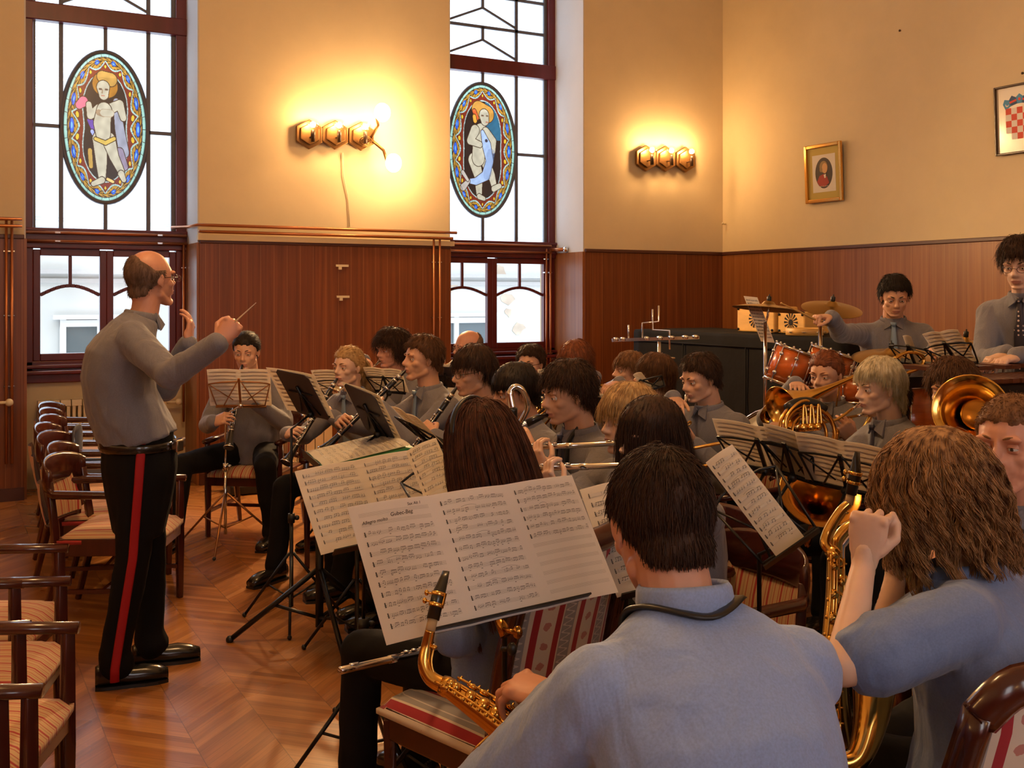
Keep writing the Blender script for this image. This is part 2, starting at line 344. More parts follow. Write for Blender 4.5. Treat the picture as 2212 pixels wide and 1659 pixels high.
# white plaster linings of the window reveals and the niche below each window
n = 1
for w, yf in ((W1, YF1), (W2, YF2)):
    t = MB()
    t.b2((w[1]-.012, YA+.001, ZD), (w[1], yf, ZT)); t.b2((w[0], YA+.001, ZD), (w[0]+.012, yf, ZT))
    struct(t.build('trim_%d' % n, PLASW)); n += 1
    t = MB(); t.b2((w[0], yf-.05, 0), (w[1], yf+.25, .95)); struct(t.build('trim_%d' % n, PLASN)); n += 1
    t = MB(); t.b2((w[1]-.02, YA+.001, 0), (w[1], yf-.05, ZD)); t.b2((w[0], YA+.001, 0), (w[0]+.02, yf-.05, ZD)); struct(t.build('trim_%d' % n, PANB)); n += 1
# panelling and dado caps
t = MB()
for a, c in ((XL, W1[0]-.0), (W1[1], W2[0]), (W2[1], XB)): t.b2((a, YA-.02, 0), (c, YA, ZD))
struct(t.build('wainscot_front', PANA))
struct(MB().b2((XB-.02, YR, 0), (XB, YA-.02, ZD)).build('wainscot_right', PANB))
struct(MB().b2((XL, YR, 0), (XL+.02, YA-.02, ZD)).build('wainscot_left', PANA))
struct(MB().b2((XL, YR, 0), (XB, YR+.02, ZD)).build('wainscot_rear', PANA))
CAPM = mat('dado_cap_wood', (.09, .03, .02), .4)
t = MB()
for a, c in ((XL, W1[0]), (W1[1], W2[0]), (W2[1], XB)): t.b2((a, YA-.035, ZD-.005), (c, YA, ZD+.03))
t.b2((XB-.035, YR, ZD-.005), (XB, YA-.03, ZD+.03)); struct(t.build('trim_7', CAPM, bevel=.006))
t = MB()
for a, c in ((XL, W1[0]), (W1[1], W2[0]), (W2[1], XB)): t.b2((a, YA-.035, 0), (c, YA-.019, .1))
struct(t.build('baseboard_front', CAPM)); struct(MB().b2((XB-.035, YR, 0), (XB-.019, YA-.035, .1)).build('baseboard_right', CAPM))
# plaster ledge above the panelling between the windows
struct(MB().b2((W1[1]-.02, YA-.06, ZD+.02), (W2[0]+.03, YA, ZD+.065)).build('trim_8', PLAS))
# ---------------------------------------------------------------- windows
def glassmat(name, tint, rough_tex, trans=.35):
    m = bpy.data.materials.new(name); m.use_nodes = True; nn = m.node_tree.nodes; l = m.node_tree.links; nn.remove(nn['Principled BSDF']); out = nn['Material Output']
    tr = N(m, 'ShaderNodeBsdfTransparent'); tr.inputs[0].default_value = (*tint, 1); tl = N(m, 'ShaderNodeBsdfTranslucent'); tl.inputs[0].default_value = (*tint, 1)
    gl = N(m, 'ShaderNodeBsdfGlossy'); gl.inputs['Roughness'].default_value = .08
    m1 = N(m, 'ShaderNodeMixShader', i0=trans); l.new(tr.outputs[0], m1.inputs[1]); l.new(tl.outputs[0], m1.inputs[2])
    m2 = N(m, 'ShaderNodeMixShader', i0=.05); l.new(m1.outputs[0], m2.inputs[1]); l.new(gl.outputs[0], m2.inputs[2]); l.new(m2.outputs[0], out.inputs[0])
    if rough_tex:
        tcx = N(m, 'ShaderNodeTexCoord'); v = N(m, 'ShaderNodeTexVoronoi'); v.inputs['Scale'].default_value = 55; l.new(tcx.outputs['Object'], v.inputs['Vector'])
        c = ramp(m, v.outputs[0], [(.0, tuple(x*.86 for x in tint)), (.6, tint)]); l.new(c, tr.inputs[0]); l.new(c, tl.inputs[0])
        bp = N(m, 'ShaderNodeBump'); bp.inputs['Strength'].default_value = .6; l.new(v.outputs[0], bp.inputs['Height']); l.new(bp.outputs[0], gl.inputs['Normal'])
    return m
GTEX = glassmat('textured_glass', (.93, .97, 1), True, .5); GCLR = glassmat('clear_glass', (.97, .98, .98), False, .0)
def polyM(yp): # local (x,y)->world (x, yp, z)
    return Matrix(((1, 0, 0, 0), (0, 0, 1, yp), (0, 1, 0, 0), (0, 0, 0, 1)))
def window(idx, w, yf, ovx, ovc, ovr, stained):
    x0, x1 = w; W = x1-x0; wood = MB(); fr = .10 if idx == 1 else .09
    zt0, zt1, zc0, zc1 = 1.99, 2.17, 3.90, 4.05
    y0, y1 = yf-.06, yf+.02
    wood.b2((x0, y0, .95), (x0+fr, y1, ZT)); wood.b2((x1-fr, y0, .95), (x1, y1, ZT)); wood.b2((x0, y0, .95), (x1, y1, 1.06))
    wood.b2((x0, y0-.03, zt0+.01), (x1, y1, zt1)); wood.b2((x0, y0-.015, zc0), (x1, y1, zc1)); wood.b2((x0, y0, ZT-.12), (x1, y1, ZT))
    wood.b2((x0, y0-.045, zt0+.05), (x1, y0-.02, zt0+.075)); wood.b2((x0, y0-.045, zt1-.03), (x1, y0-.02, zt1))
    xm = (x0+x1)/2
    o = struct(wood.build('window_%d' % idx, WOODF, bevel=.008))
    sash = MB(); cw = .13
    # two casements
    for a, c in ((x0+fr, xm), (xm, x1-fr)):
        s_ = .055
        sash.b2((a, y0+.01, 1.06), (a+s_, y1-.01, zt0)); sash.b2((c-s_, y0+.01, 1.06), (c, y1-.01, zt0)); sash.b2((a+s_, y0+.01, 1.06), (c-s_, y1-.01, 1.12)); sash.b2((a+s_, y0+.01, zt0-.05), (c-s_, y1-.01, zt0+.01))
        g0, g1 = a+s_, c-s_; gm = (g0+g1)/2; zs = 1.61; zr = 1.69
        pts = [(g0+(g1-g0)*k/12, yf-.02, zs+(zr-zs)*sin(pi*k/12)) for k in range(13)]
        for p, q in zip(pts[:-1], pts[1:]): sash.bar(p, q, .03, .03, (0, 0, 1))
        sash.b2((gm-.014, yf-.035, zr), (gm+.014, yf-.005, zt0-.05))
    sash.build('casement', WOODF, o, bevel=.005)
    sl = MB(); sl.b2((x0-.0, y0-.13, .955), (x1+.0, y0, .985)); sl.b2((x0, y0-.05, .88), (x1, y0-.0, .955)); sl.b2((x0, y0-.06, 1.0), (x1, y0, 1.03)); sl.build('window_sill', WOODF, o, bevel=.008)
    # glazing bars of the tall light
    bars = MB(); br = .030; yb0, yb1 = yf-.012, yf+.012; cx, cz, rx, rz = ovc[0], ovc[1], ovr[0], ovr[1]
    def vb(x, a, c, r=br): bars.b2((x-r/2, yb0, a), (x+r/2, yb1, c))
    def hb(z, a, c, r=br): bars.b2((a, yb0, z-r/2), (c, yb1, z+r/2))
    xl_, xr_ = cx-rx-.012, cx+rx+.012
    for x in (xl_, xr_): vb(x, zt1, ZT-.12, .034)
    vb(cx, zt1, cz-rz); vb(cx, cz+rz, zc0)
    hb(cz-.02, x0+fr, xl_); hb(cz-.02, xr_, x1-fr)
    # inner dark glazing lath next to the frame
    bars.b2((x1-fr-.035, yf-.02, zt1), (x1-fr, yf+.03, ZT-.12)); bars.b2((x0+fr, yf-.02, zt1), (x0+fr+.02, yf+.03, ZT-.12))
    for zz in (zc1+.03, zc1+.36, zc1+.69):
        bars.bar((xl_, yf, zz), (cx, yf, zz+.17), .022, .022); bars.bar((cx, yf, zz+.17), (xr_, yf, zz), .022, .022); vb(cx, zz+.17, zz+.3)
        hb(zz+.30, x0+fr, x1-fr)
    bars.build('glazing_bars', LEAD, o)
    # panes
    g = MB(); g.b2((x0+fr, yf+.002, zc1), (x1-fr, yf+.006, ZT-.12)); g.build('upper_pane', GTEX, o)
    ov = [(cx+rx*.985*cos(2*pi*k/72), cz+rz*.985*sin(2*pi*k/72)) for k in range(72)]
    # textured pane with an oval opening for the medallion
    g = MB(); vs = []; fs = []
    for k in range(72):
        a = 2*pi*k/72; c_, s_ = cos(a), sin(a); ex = max((x1-fr)-cx if c_ > 0 else cx-(x0+fr), 1e-3); ez = (zc0-cz) if s_ > 0 else (cz-zt1)
        t_ = min(ex/abs(c_) if abs(c_) > 1e-6 else 1e9, ez/abs(s_) if abs(s_) > 1e-6 else 1e9)
        vs += [(ov[k][0], yf+.004, ov[k][1]), (cx+c_*t_, yf+.004, cz+s_*t_)]
    fs = [(2*k, 2*k+1, (2*k+3) % 144, (2*k+2) % 144) for k in range(72)]
    for (xx, zz) in ((x0+fr, zt1), (x1-fr, zt1), (x1-fr, zc0), (x0+fr, zc0)):   # corner pieces
        j = min(range(72), key=lambda k: (vs[2*k+1][0]-xx)**2+(vs[2*k+1][2]-zz)**2); vs[2*j+1] = (xx, yf+.004, zz)
    g.add(vs, fs, 0, False); g.build('textured_pane', GTEX, o)
    g = MB()
    for a, c in ((x0+fr+.05, xm-.05), (xm+.05, x1-fr-.05)): g.b2((a, yf-.02, 1.1), (c, yf-.016, zt0-.03))
    g.build('clear_pane', GCLR, o)
    ring = MB(); ring.tube([(cx+(rx+.008)*cos(2*pi*k/60), yf, cz+(rz+.008)*sin(2*pi*k/60)) for k in range(60)], .019, 6, 0, True); ring.build('medallion_rim', LEAD, o)
    stained(o, cx, cz, rx, rz, yf)
# stained glass medallions: coloured glass pieces laid out on a fine grid
def seg_d(X, Z, a, b):
    ax, az = a; bx, bz = b; dx, dz = bx-ax, bz-az; t = np.clip(((X-ax)*dx+(Z-az)*dz)/(dx*dx+dz*dz+1e-12), 0, 1)
    return np.hypot(X-ax-t*dx, Z-az-t*dz), t
def medallion(fig):
    def go(parent, cx, cz, rx, rz, yf):
        nx, nz = 236, 410
        X, Z = np.meshgrid(np.linspace(-1, 1, nx), np.linspace(1, -1, nz)); Xr = X*rx; Zr = Z*rz
        C = np.zeros((nz, nx, 3)); C[:] = (.02, .012, .01)
        def put(mask, col): C[mask] = col
        rho = np.hypot(X, Z); ang = np.arctan2(Z*rz, X*rx); # true angle
        th = np.arctan2(Z, X)
        # approximate distance inwards from the edge in metres
        d = (1-rho)*np.where(rho > 0, np.hypot(Xr, Zr)/np.maximum(rho, 1e-6), rx)
        red = (.20, .025, .012); put((d < .5), (.02, .012, .01))
        nseg = 14; ph = (th/(2*pi)*nseg+.5) % 1; k8 = np.abs(ph-.5)*2      # 0 centre of segment, 1 at border
        band = (d > .0) & (d < .17); scal = .135-.055*k8**2*1.1
        put(band, red)
        put(band & (d < scal), (.05, .025, .015))
        # acanthus scrolls
        wv = np.sin(th*nseg*3+3*np.cos(d*90))*np.cos(d*75)
        put((d > .042) & (d < scal-.014) & (wv > -.25), (.50, .24, .03)); put((d > .042) & (d < scal-.014) & (wv > .75), (.36, .16, .03))
        put((d > scal-.012) & (d < scal+.002) & (((th*60) % 1) > .16), (.45, .62, .52))
        e = np.hypot((ph-.5)*2*pi/nseg*np.hypot(Xr, Zr)/.030, (d-.072)/.016); put(e < 1.3, (.02, .03, .08)); put(e < 1.1, (.03, .14, .75)); put(e < .5, (.18, .45, 1.0))
        ph2 = (ph+.5) % 1; e2 = np.hypot((ph2-.5)*2*pi/nseg*np.hypot(Xr, Zr), (d-.118))/.014; put(e2 < 1.3, (.05, .02, .01)); put(e2 < 1, (.80, .45, .03))
        put((d < .034) & (d > .008) & (((th/(2*pi)*34) % 1) > .05), (.36, .60, .47))
        put((d > .165) & (d < .176) & (((th*75) % 1) > .2), (.5, .58, .5))
        put(d > .178, (.025, .014, .012))
        # figure
        S = rz/.62
        def limb(pts, rad, col, out=(.05, .02, .01), ow=.007):
            for outl in (1, 0):
                for (a, b_, ra, rb) in [(pts[i], pts[i+1], rad[i], rad[i+1]) for i in range(len(pts)-1)]:
                    dd, t_ = seg_d(Xr/S/.86, Zr/S, a, b_); r_ = (ra+(rb-ra)*t_)*.92
                    if outl: put(dd < r_+ow, out)
                    else: put(dd < r_, col)
        fl = (.56, .46, .31); fs_ = (.36, .22, .12)
        if fig == 1:
            limb([(-.02, .36), (.02, .34)], [.105, .10], (.42, .16, .02)); limb([(-.03, .42), (.05, .40)], [.05, .06], (.55, .28, .06))
            limb([(.10, .22), (.13, .0), (.17, -.2)], [.03, .045, .05], (.34, .32, .36)); limb([(.13, -.2), (.18, -.32)], [.04, .03], (.30, .22, .28))
            limb([(.05, .16), (.13, .20), (.165, .09)], [.045, .040, .030], fl)
            limb([(-.20, .2), (-.235, .17)], [.045, .035], (.75, .16, .22)); limb([(-.14, .05), (-.1, -.02)], [.025, .03], (.14, .06, .32)); limb([(-.12, -.04), (-.11, -.06)], [.016, .014], (.42, .44, .85))
            limb([(-.06, .15), (-.135, .09), (-.15, .18)], [.040, .033, .026], fl)
            limb([(-.05, -.10), (-.035, -.3), (-.03, -.42)], [.07, .052, .034], fl); limb([(-.03, -.44), (-.11, -.475)], [.028, .02], fl)
            limb([(.03, -.1), (.08, -.24), (.145, -.36)], [.065, .045, .032], fl); limb([(.145, -.38), (.17, -.43)], [.03, .022], fl)
            limb([(-.01, .14), (-.03, .03), (-.02, -.05)], [.072, .082, .072], fl); limb([(-.06, .12), (-.02, .11)], [.02, .02], fs_, fs_); limb([(-.02, .12), (.05, .12)], [.03, .03], fl, fs_, .004)
            limb([(-.09, -.1), (.0, -.13), (.08, -.09)], [.014, .018, .016], (.68, .42, .08))
            limb([(-.02, .33), (-.015, .27)], [.062, .045], fl)
            for a_ in (-.045, .01): limb([(a_-.008, .315), (a_+.008, .315)], [.006, .006], (.12, .07, .05), fs_, .004)
            limb([(-.026, .31), (-.03, .285)], [.005, .007], fs_, fs_, 0); limb([(-.035, .262), (-.01, .262)], [.004, .004], (.55, .2, .12), fs_, .002)
            limb([(.02, -.43), (.07, -.45)], [.012, .012], (.85, .5, .15)); limb([(-.14, -.2), (-.13, -.33)], [.02, .018], (.55, .3, .06))
        else:
            put((d > .178) & (Xr > .03*S) & (Zr > .1*S), (.03, .13, .20))
            limb([(-.05, .38), (.06, .34)], [.085, .085], (.60, .27, .05)); limb([(-.1, .36), (-.07, .30)], [.022, .024], (.75, .12, .03)); limb([(-.1, .31), (-.09, .27)], [.02, .022], (.9, .4, .05))
            limb([(-.10, -.1), (-.05, -.24), (-.04, -.42)], [.075, .055, .034], fl); limb([(-.04, -.44), (.02, -.46)], [.028, .02], fl)
            limb([(.03, -.1), (.11, -.23), (.15, -.35)], [.06, .045, .032], fl); limb([(.14, -.36), (.21, -.33)], [.03, .026], fl)
            limb([(-.02, .17), (-.04, .02), (-.05, -.08)], [.085, .085, .08], fl)
            limb([(.04, .17), (.13, .09), (.13, .0)], [.05, .042, .03], fl)
            bl = (.40, .48, .66)
            limb([(.0, .17), (.05, .05), (.09, -.1), (.04, -.24), (-.08, -.3), (-.17, -.3)], [.02, .055, .045, .05, .035, .02], bl); limb([(-.17, -.3), (-.235, -.36)], [.02, .035], (.52, .42, .34)); limb([(-.18, -.29), (-.24, -.22)], [.014, .02], (.52, .42, .34))
            m_ = (seg_d(Xr/S, Zr/S, (.09, -.02), (.05, -.24))[0] < .04) & ((np.sin(Xr*420)*np.sin(Zr*420)) > .1); put(m_, (.16, .22, .36)); limb([(.045, .09), (.05, .09)], [.009, .009], (.05, .05, .08))
            limb([(-.09, .18), (-.15, .08), (-.03, .05)], [.055, .04, .03], fl)
            limb([(.02, .33), (.03, .28)], [.062, .05], fl); limb([(-.01, .325), (.01, .325)], [.005, .005], (.12, .07, .05), fs_, .004); limb([(.05, .325), (.065, .325)], [.005, .005], (.12, .07, .05), fs_, .004); limb([(.045, .265), (.065, .265)], [.005, .005], (.6, .2, .12), fs_, .002)
        rs_ = np.random.RandomState(fig); nz_ = sum(np.sin(X*rs_.uniform(8, 40)+Z*rs_.uniform(-60, 60)+rs_.uniform(0, 6)) for _ in range(7))/7; C = C*(1+.22*nz_[..., None])
        ins = (rho <= 1.0)
        v = np.stack([cx+Xr.ravel(), np.full(X.size, yf), cz+Zr.ravel()], 1)
        ii = np.arange((nz-1)*(nx-1)); r_, c_ = ii//(nx-1), ii % (nx-1); q = np.stack([r_*nx+c_, r_*nx+c_+1, (r_+1)*nx+c_+1, (r_+1)*nx+c_], 1)
        keep = ins.ravel()[q].all(1); q = q[keep]
        m = bpy.data.materials.get('stained_glass')
        if not m:
            m = bpy.data.materials.new('stained_glass'); m.use_nodes = True; nn = m.node_tree.nodes; l = m.node_tree.links; nn.remove(nn['Principled BSDF'])
            at = N(m, 'ShaderNodeAttribute'); at.attribute_name = 'glass_colour'; tr = N(m, 'ShaderNodeBsdfTransparent'); tl = N(m, 'ShaderNodeBsdfTranslucent'); gl = N(m, 'ShaderNodeBsdfGlossy'); gl.inputs['Roughness'].default_value = .25
            dk = mixc(m, 1.0, at.outputs['Color'], (.42, .42, .42), 'MULTIPLY'); l.new(dk, tr.inputs[0]); l.new(at.outputs['Color'], tl.inputs[0])
            a = N(m, 'ShaderNodeMixShader', i0=.35); l.new(tr.outputs[0], a.inputs[1]); l.new(tl.outputs[0], a.inputs[2]); b_ = N(m, 'ShaderNodeMixShader', i0=.06); l.new(a.outputs[0], b_.inputs[1]); l.new(gl.outputs[0], b_.inputs[2]); l.new(b_.outputs[0], nn['Material Output'].inputs[0])
        ob = npobj('stained_glass_medallion', v, q, m, parent)
        ca = ob.data.color_attributes.new('glass_colour', 'FLOAT_COLOR', 'POINT'); ca.data.foreach_set('color', np.concatenate([C.reshape(-1, 3), np.ones((X.size, 1))], 1).astype(np.float32).ravel())
        ob['label'] = 'oval stained glass of a child holding drapery' if fig == 1 else 'oval stained glass of a child holding a fish'
        ld = MB()
        ld.tube([(cx+(rx*.83)*cos(2*pi*k/60), yf-.004, cz+(rz*.895)*sin(2*pi*k/60)) for k in range(60)], .0022, 4, 0, True); ld.build('lead_line', LEAD, parent)
    return go
def ovalat(pxc, pyc, wpx, hpx, yf):
    c = onA(pxc, pyc, yf); l_ = onA(pxc-wpx/2, pyc, yf); r_ = onA(pxc+wpx/2, pyc, yf); t_ = onA(pxc, pyc-hpx/2, yf); b_ = onA(pxc, pyc+hpx/2, yf)
    return ((l_.x+r_.x)/2, (t_.z+b_.z)/2), ((r_.x-l_.x)/2, (t_.z-b_.z)/2)
c_, r_ = ovalat(226, 275, 182, 322, YF1); window(1, W1, YF1, None, c_, r_, medallion(1))
c_, r_ = ovalat(1041, 324, 143, 284, YF2); window(2, W2, YF2, None, c_, r_, medallion(2))
# building across the street
FAC = plaster('street_facade', (.72, .74, .74)); FACT = mat('facade_string_course', (.55, .55, .56), .9, bump=(.5, .01, 20)); SHABBY = mat('bare_plaster_patch', (.66, .55, .45), .95, bump=(.6, .01, 30), var=(.3, (3, 3, 3)))
YS = 15.5
fb = thing('building', 'pale plastered building across the street seen through the lower panes', 'building', (4, YS, 0))
MB().b2((-8, YS, -4), (22, YS+3, 4.6)).build('facade', FAC, fb)
t = MB(); t.b2((-8, YS-.14, 1.90), (22, YS, 1.96)); t.b2((-8, YS-.06, 1.78), (22, YS, 1.84)); t.build('string_course', FACT, fb)
random.seed(3)
t = MB()
for k in range(60):
    x = random.uniform(0, 10); z = random.uniform(-.6, 2.9); n_ = 9; s0 = random.uniform(.03, .20)
    t.prism([(x+s0*random.uniform(.5, 1.2)*cos(2*pi*j/n_), z+s0*.9*random.uniform(.5, 1.2)*sin(2*pi*j/n_)) for j in range(n_)], -.01, polyM(YS-.002))
t.build('bare_patches', SHABBY, fb)
DG = mat('street_window_glass', (.12, .15, .17), .15); WF = mat('street_window_frame', (.8, .82, .83), .6)
for (pa, pb) in (((128, 690), (300, 830)), ((900, 685), (1062, 800))):
    a = onA(pa[0], pa[1], YS); c = onA(pb[0], pb[1], YS); z1 = a.z; z0 = z1-1.75
    x0_, x1_ = a.x, c.x
    g = MB().b2((x0_, YS-.03, z0), (x1_, YS+.0, z1)).build('street_window', DG, fb)
    t = MB()
    for xx in (x0_, (x0_+x1_)/2-.04, x1_-.08): t.b2((xx, YS-.07, z0), (xx+.08, YS-.03, z1))
    for zz in (z0, z1-.1, z1-.75): t.b2((x0_, YS-.075, zz), (x1_, YS-.03, zz+.09))
    t.b2((x0_-.08, YS-.12, z1), (x1_+.08, YS, z1+.06)); t.build('street_window_frame', WF, g)
o = MB(); o.b2((-8, YA+1.2, -4.1), (22, YS+3, -4)); struct(o.build('street_ground', mat('asphalt', (.2, .2, .2), .9)))
cb_ = MB()
for k, (za, zb) in enumerate(((2.72, 2.75), (2.66, 2.78), (2.60, 2.58))): cb_.tube([(-3+20*i/10, YS-1.2-.1*k, za+(zb-za)*i/10-.25*sin(pi*i/10)) for i in range(11)], .012, 5)
tag(cb_.build('overhead_cable', BLACKM), 'dark overhead cables strung across the street outside', 'cable')
# ---------------------------------------------------------------- pipes on the window wall
def pipe(pts, r, label, group=None):
    t = thing('copper_pipe', label, 'pipe', tuple(pts[0]), 0, group); MB().tube(pts, r, 8).build('pipe_run', COPPER, t); return t
def clips(t, pts, r=.016):
    for p in pts: MB().b2((p[0]-.02, p[1]-.012, p[2]-.005), (p[0]+.02, p[1]+.03, p[2]+.005)).build('pipe_clip', CHROME, t)
yp = YA-.085; za, zb = 2.20, 2.145
t = pipe([(W1[1]-.15, YF1-.13, za), (W1[1]-.04, YF1-.3, za), (W1[1]-.03, yp, za), (W2[0]+.04, yp, za)], .014, 'upper copper heating pipe along the top of the panelling between the windows')
clips(t, [(x, yp, za) for x in (2.6, 3.4, 4.1)])
t = pipe([(W1[1]-.02, yp-.0, zb), (W2[0]+.0, yp, zb)], .014, 'lower copper heating pipe along the panelling between the windows'); clips(t, [(x, yp, zb) for x in (2.6, 3.4, 4.1)])
for xx, lab in ((onA(939, 600, yp).x, 'left one of two copper pipes dropping beside the fish window'), (onA(952, 600, yp).x, 'right one of two copper pipes dropping beside the fish window')):
    t = pipe([(xx, yp+.02, zb), (xx, yp+.02, .35)], .011, lab); clips(t, [(xx, yp+.03, z) for z in (1.92, 1.4, .9)])
for zz, lab in ((2.13, 'upper copper pipe crossing the frame of the left window'), (2.06, 'lower copper pipe crossing the frame of the left window')):
    t = pipe([(W1[0]+.02, YF1-.13, zz), (W1[1]-.02, YF1-.13, zz)], .013, lab); clips(t, [(W1[0]+.28, YF1-.13, zz), (W1[1]-.25, YF1-.13, zz)])
t = pipe([(W1[1]-.05, YF1-.13, 2.06), (W1[1]-.05, YF1-.13, .5)], .011, 'copper pipe dropping in the right corner of the left window niche'); clips(t, [(W1[1]-.05, YF1-.12, z) for z in (1.85, 1.2)])
for zz, lab in ((2.13, 'upper copper pipe crossing the frame of the right window'), (2.06, 'lower copper pipe crossing the frame of the right window')):
    t = pipe([(W2[0]+.02, YF2-.13, zz), (W2[1]-.1, YF2-.13, zz)], .013, lab)
for dx, lab in ((.16, 'left copper pipe dropping in the right window niche'), (.11, 'right copper pipe dropping in the right window niche')):
    t = pipe([(W2[1]-dx, YF2-.13, 2.1), (W2[1]-dx, YF2-.13, .5)], .011, lab); clips(t, [(W2[1]-dx, YF2-.12, z) for z in (1.85, 1.0)])
v = thing('pipe_valve', 'brass valve on the reveal right of the fish window', 'valve', (W2[1]-.03, YF2-.2, 2.09)); MB().tube([(W2[1]-.1, YF2-.13, 2.09), (W2[1]-.04, YF2-.3, 2.09)], .02, 8).build('valve_body', COPPER, v); MB().ball((W2[1]-.04, YF2-.32, 2.09), .03).build('valve_knob', CHROME, v)
for xx, lab in ((onA(14, 600, yp).x, 'left one of two copper pipes on the panelling at the left edge'), (onA(26, 600, yp).x, 'right one of two copper pipes on the panelling at the left edge')):
    t = pipe([(xx, yp+.02, 2.2), (xx, yp+.02, .3)], .011, lab); clips(t, [(xx, yp+.03, z) for z in (1.95, 1.45, .9)])
t = pipe([(-1.2, yp, 2.2), (W1[0]-.02, yp, 2.2)], .014, 'upper copper pipe above the panelling at the left edge'); t = pipe([(-1.2, yp, 2.145), (W1[0]-.02, yp, 2.145)], .014, 'lower copper pipe above the panelling at the left edge')
# small hooks on the panelling between the windows
for (px, py, lab) in ((738, 574, 'upper small white metal hook on the panelling between the windows'), (740, 641, 'lower small white metal hook on the panelling between the windows')):
    p = onA(px, py, YA-.02); tag(MB().bar(p+Vector((-.06, -.012, 0)), p+Vector((.06, -.012, 0)), .012, .02).box(p+Vector((-.02, -.01, -.02)), (.03, .02, .03)).build('wall_hook', WHITEM), lab, 'hook')
# ---------------------------------------------------------------- radiators
def radiator(x0, x1, y, z0, z1, label):
    t = thing('radiator', label, 'radiator', ((x0+x1)/2, y, z0)); n_ = max(3, int((x1-x0)/.08)); st = (x1-x0)/n_
    for i in range(n_):
        m_ = MB(); xc = x0+st*(i+.5)
        m_.b2((xc-st*.46, y-.045, z0+.05), (xc+st*.46, y-.038, z1-.16)); m_.b2((xc-st*.40, y-.04, z0+.03), (xc-st*.1, y+.05, z1-.02)); m_.b2((xc+st*.1, y-.04, z0+.03), (xc+st*.40, y+.05, z1-.02)); m_.b2((xc-st*.46, y-.05, z1-.05), (xc+st*.46, y+.05, z1)); m_.b2((xc-st*.46, y-.05, z0), (xc+st*.46, y+.05, z0+.05))
        m_.build('radiator_section', WHITEM, t, bevel=.006)
    k = MB(); k.tube([(x1, y, z1-.06), (x1+.08, y, z1-.06)], .012); k.ball((x1+.1, y, z1-.06), .03); k.build('valve', WHITEM, t)
    f_ = MB(); f_.b2((x0+.05, y-.02, 0), (x0+.08, y+.02, z0+.02)); f_.b2((x1-.08, y-.02, 0), (x1-.05, y+.02, z0+.02)); f_.build('foot', WHITEM, t); return t
radiator(W1[0]+.12, W1[1]-.2, YF1-.17, .12, .74, 'cream ribbed radiator under the left window behind the chairs')
radiator(W2[0]+.12, W2[1]-.2, YF2-.17, .12, .74, 'cream ribbed radiator under the right window')
p = onA(20, 900, YA-.12); radiator(p.x-1.1, p.x-.1, YA-.12, .12, .84, 'cream radiator at the left edge of the picture')
p = onA(600, 900, YA-.14); radiator(onA(560, 900, YA-.14).x, onA(715, 900, YA-.14).x, YA-.14, .12, .66, 'cream ribbed radiator behind the ponytailed clarinetist')
# ---------------------------------------------------------------- wall lamps
GLOW = mat('lamp_filament', (1, .8, .5), .5, emit=(1, .62, .25, 60))
ANT = mat('antique_brass', (.20, .10, .035), .38, .8); SOCK = mat('dark_socket', (.05, .025, .012), .4)
def sconce(pxs, py, label, power, on=(1, 1, 1)):
    ps = [onA(x, y_) for x, y_ in zip(pxs, py)]; t = thing('wall_sconce', label, 'wall lamp', tuple(ps[1]))
    s_ = (ps[1]-ps[0]).length
    for i, p in enumerate(ps):
        h = s_*.56; hw = s_*.5
        poly = [(0, h), (hw, h*.5), (hw, -h*.5), (0, -h), (-hw, -h*.5), (-hw, h*.5)]
        M = Matrix(((1, 0, 0, p.x), (0, 0, -1, YA-.03), (0, 1, 0, p.z), (0, 0, 0, 1)))
        m_ = MB(); m_.prism([(x*.98, y*.98) for x, y in poly], .035, M); m_.prism([(x*.72, y*.72) for x, y in poly], .05, M); m_.build('hexagonal_plate', ANT, t, bevel=.006)
        y_ = YA-.16; k = MB(); k.tube([(p.x, YA-.06, p.z-.03), (p.x, y_, p.z-.03)], .008); k.lathe([(.018, -.06), (.02, 0), (.018, .045)], 12, Matrix.Translation((p.x, y_, p.z-.02))); k.build('lamp_socket', SOCK, t)
        bb = MB().ball((p.x, y_, p.z+.075), .052, 16).build('bulb', BULBG, t); MB().ball((p.x, y_, p.z+.07), (.012, .012, .022), 8).build('filament', GLOW, bb)
        bulb_light((p.x, y_-.0, p.z+.08), power*on[i], .03)
    return t
sconce((664, 720, 776), (292, 293, 296), 'three-lamp brass wall sconce on the pier between the windows, with extra spot bulbs', 11)
sconce((1389, 1431, 1474), (343, 344, 346), 'three-lamp brass wall sconce on the wall right of the fish window', 13)
# clip-on spot bulbs hanging off the right end of the first sconce
WHOT = mat('spot_bulb_glass', (1, .9, .7), .4, emit=(1, .68, .32, 30))
for (px, py, lab, pw) in ((826, 243, 'upper bright spot bulb clamped to the end of the pier sconce', 230), (850, 352, 'lower bright spot bulb clamped to the end of the pier sconce', 260)):
    q = onA(px, py, YA-.22); t = thing('spot_bulb', lab, 'light bulb', tuple(q)); base = onA(800, 300, YA-.1)
    MB().ball(q, (.075, .06, .085), 16).build('bulb', WHOT, t); MB().tube([base, base.lerp(q, .5)+Vector((0, -.04, 0)), q+Vector((-.05, .02, .0))], .014).build('bulb_arm', ANT, t)
    bulb_light(q+Vector((.02, -.14, 0)), 16, .06, (1, .58, .25))
    l_ = bpy.data.lights.new('reflector_beam', 'SPOT'); l_.energy = pw; l_.color = (1, .60, .27); l_.shadow_soft_size = .05; l_.spot_size = R_(150); l_.spot_blend = .6
    lo_ = bpy.data.objects.new('reflector_beam', l_); COL.objects.link(lo_); lo_.location = q+Vector((0, -.12, -.02)); lo_.rotation_euler = Vector((-.12, -1, -.52)).to_track_quat('-Z', 'Y').to_euler()
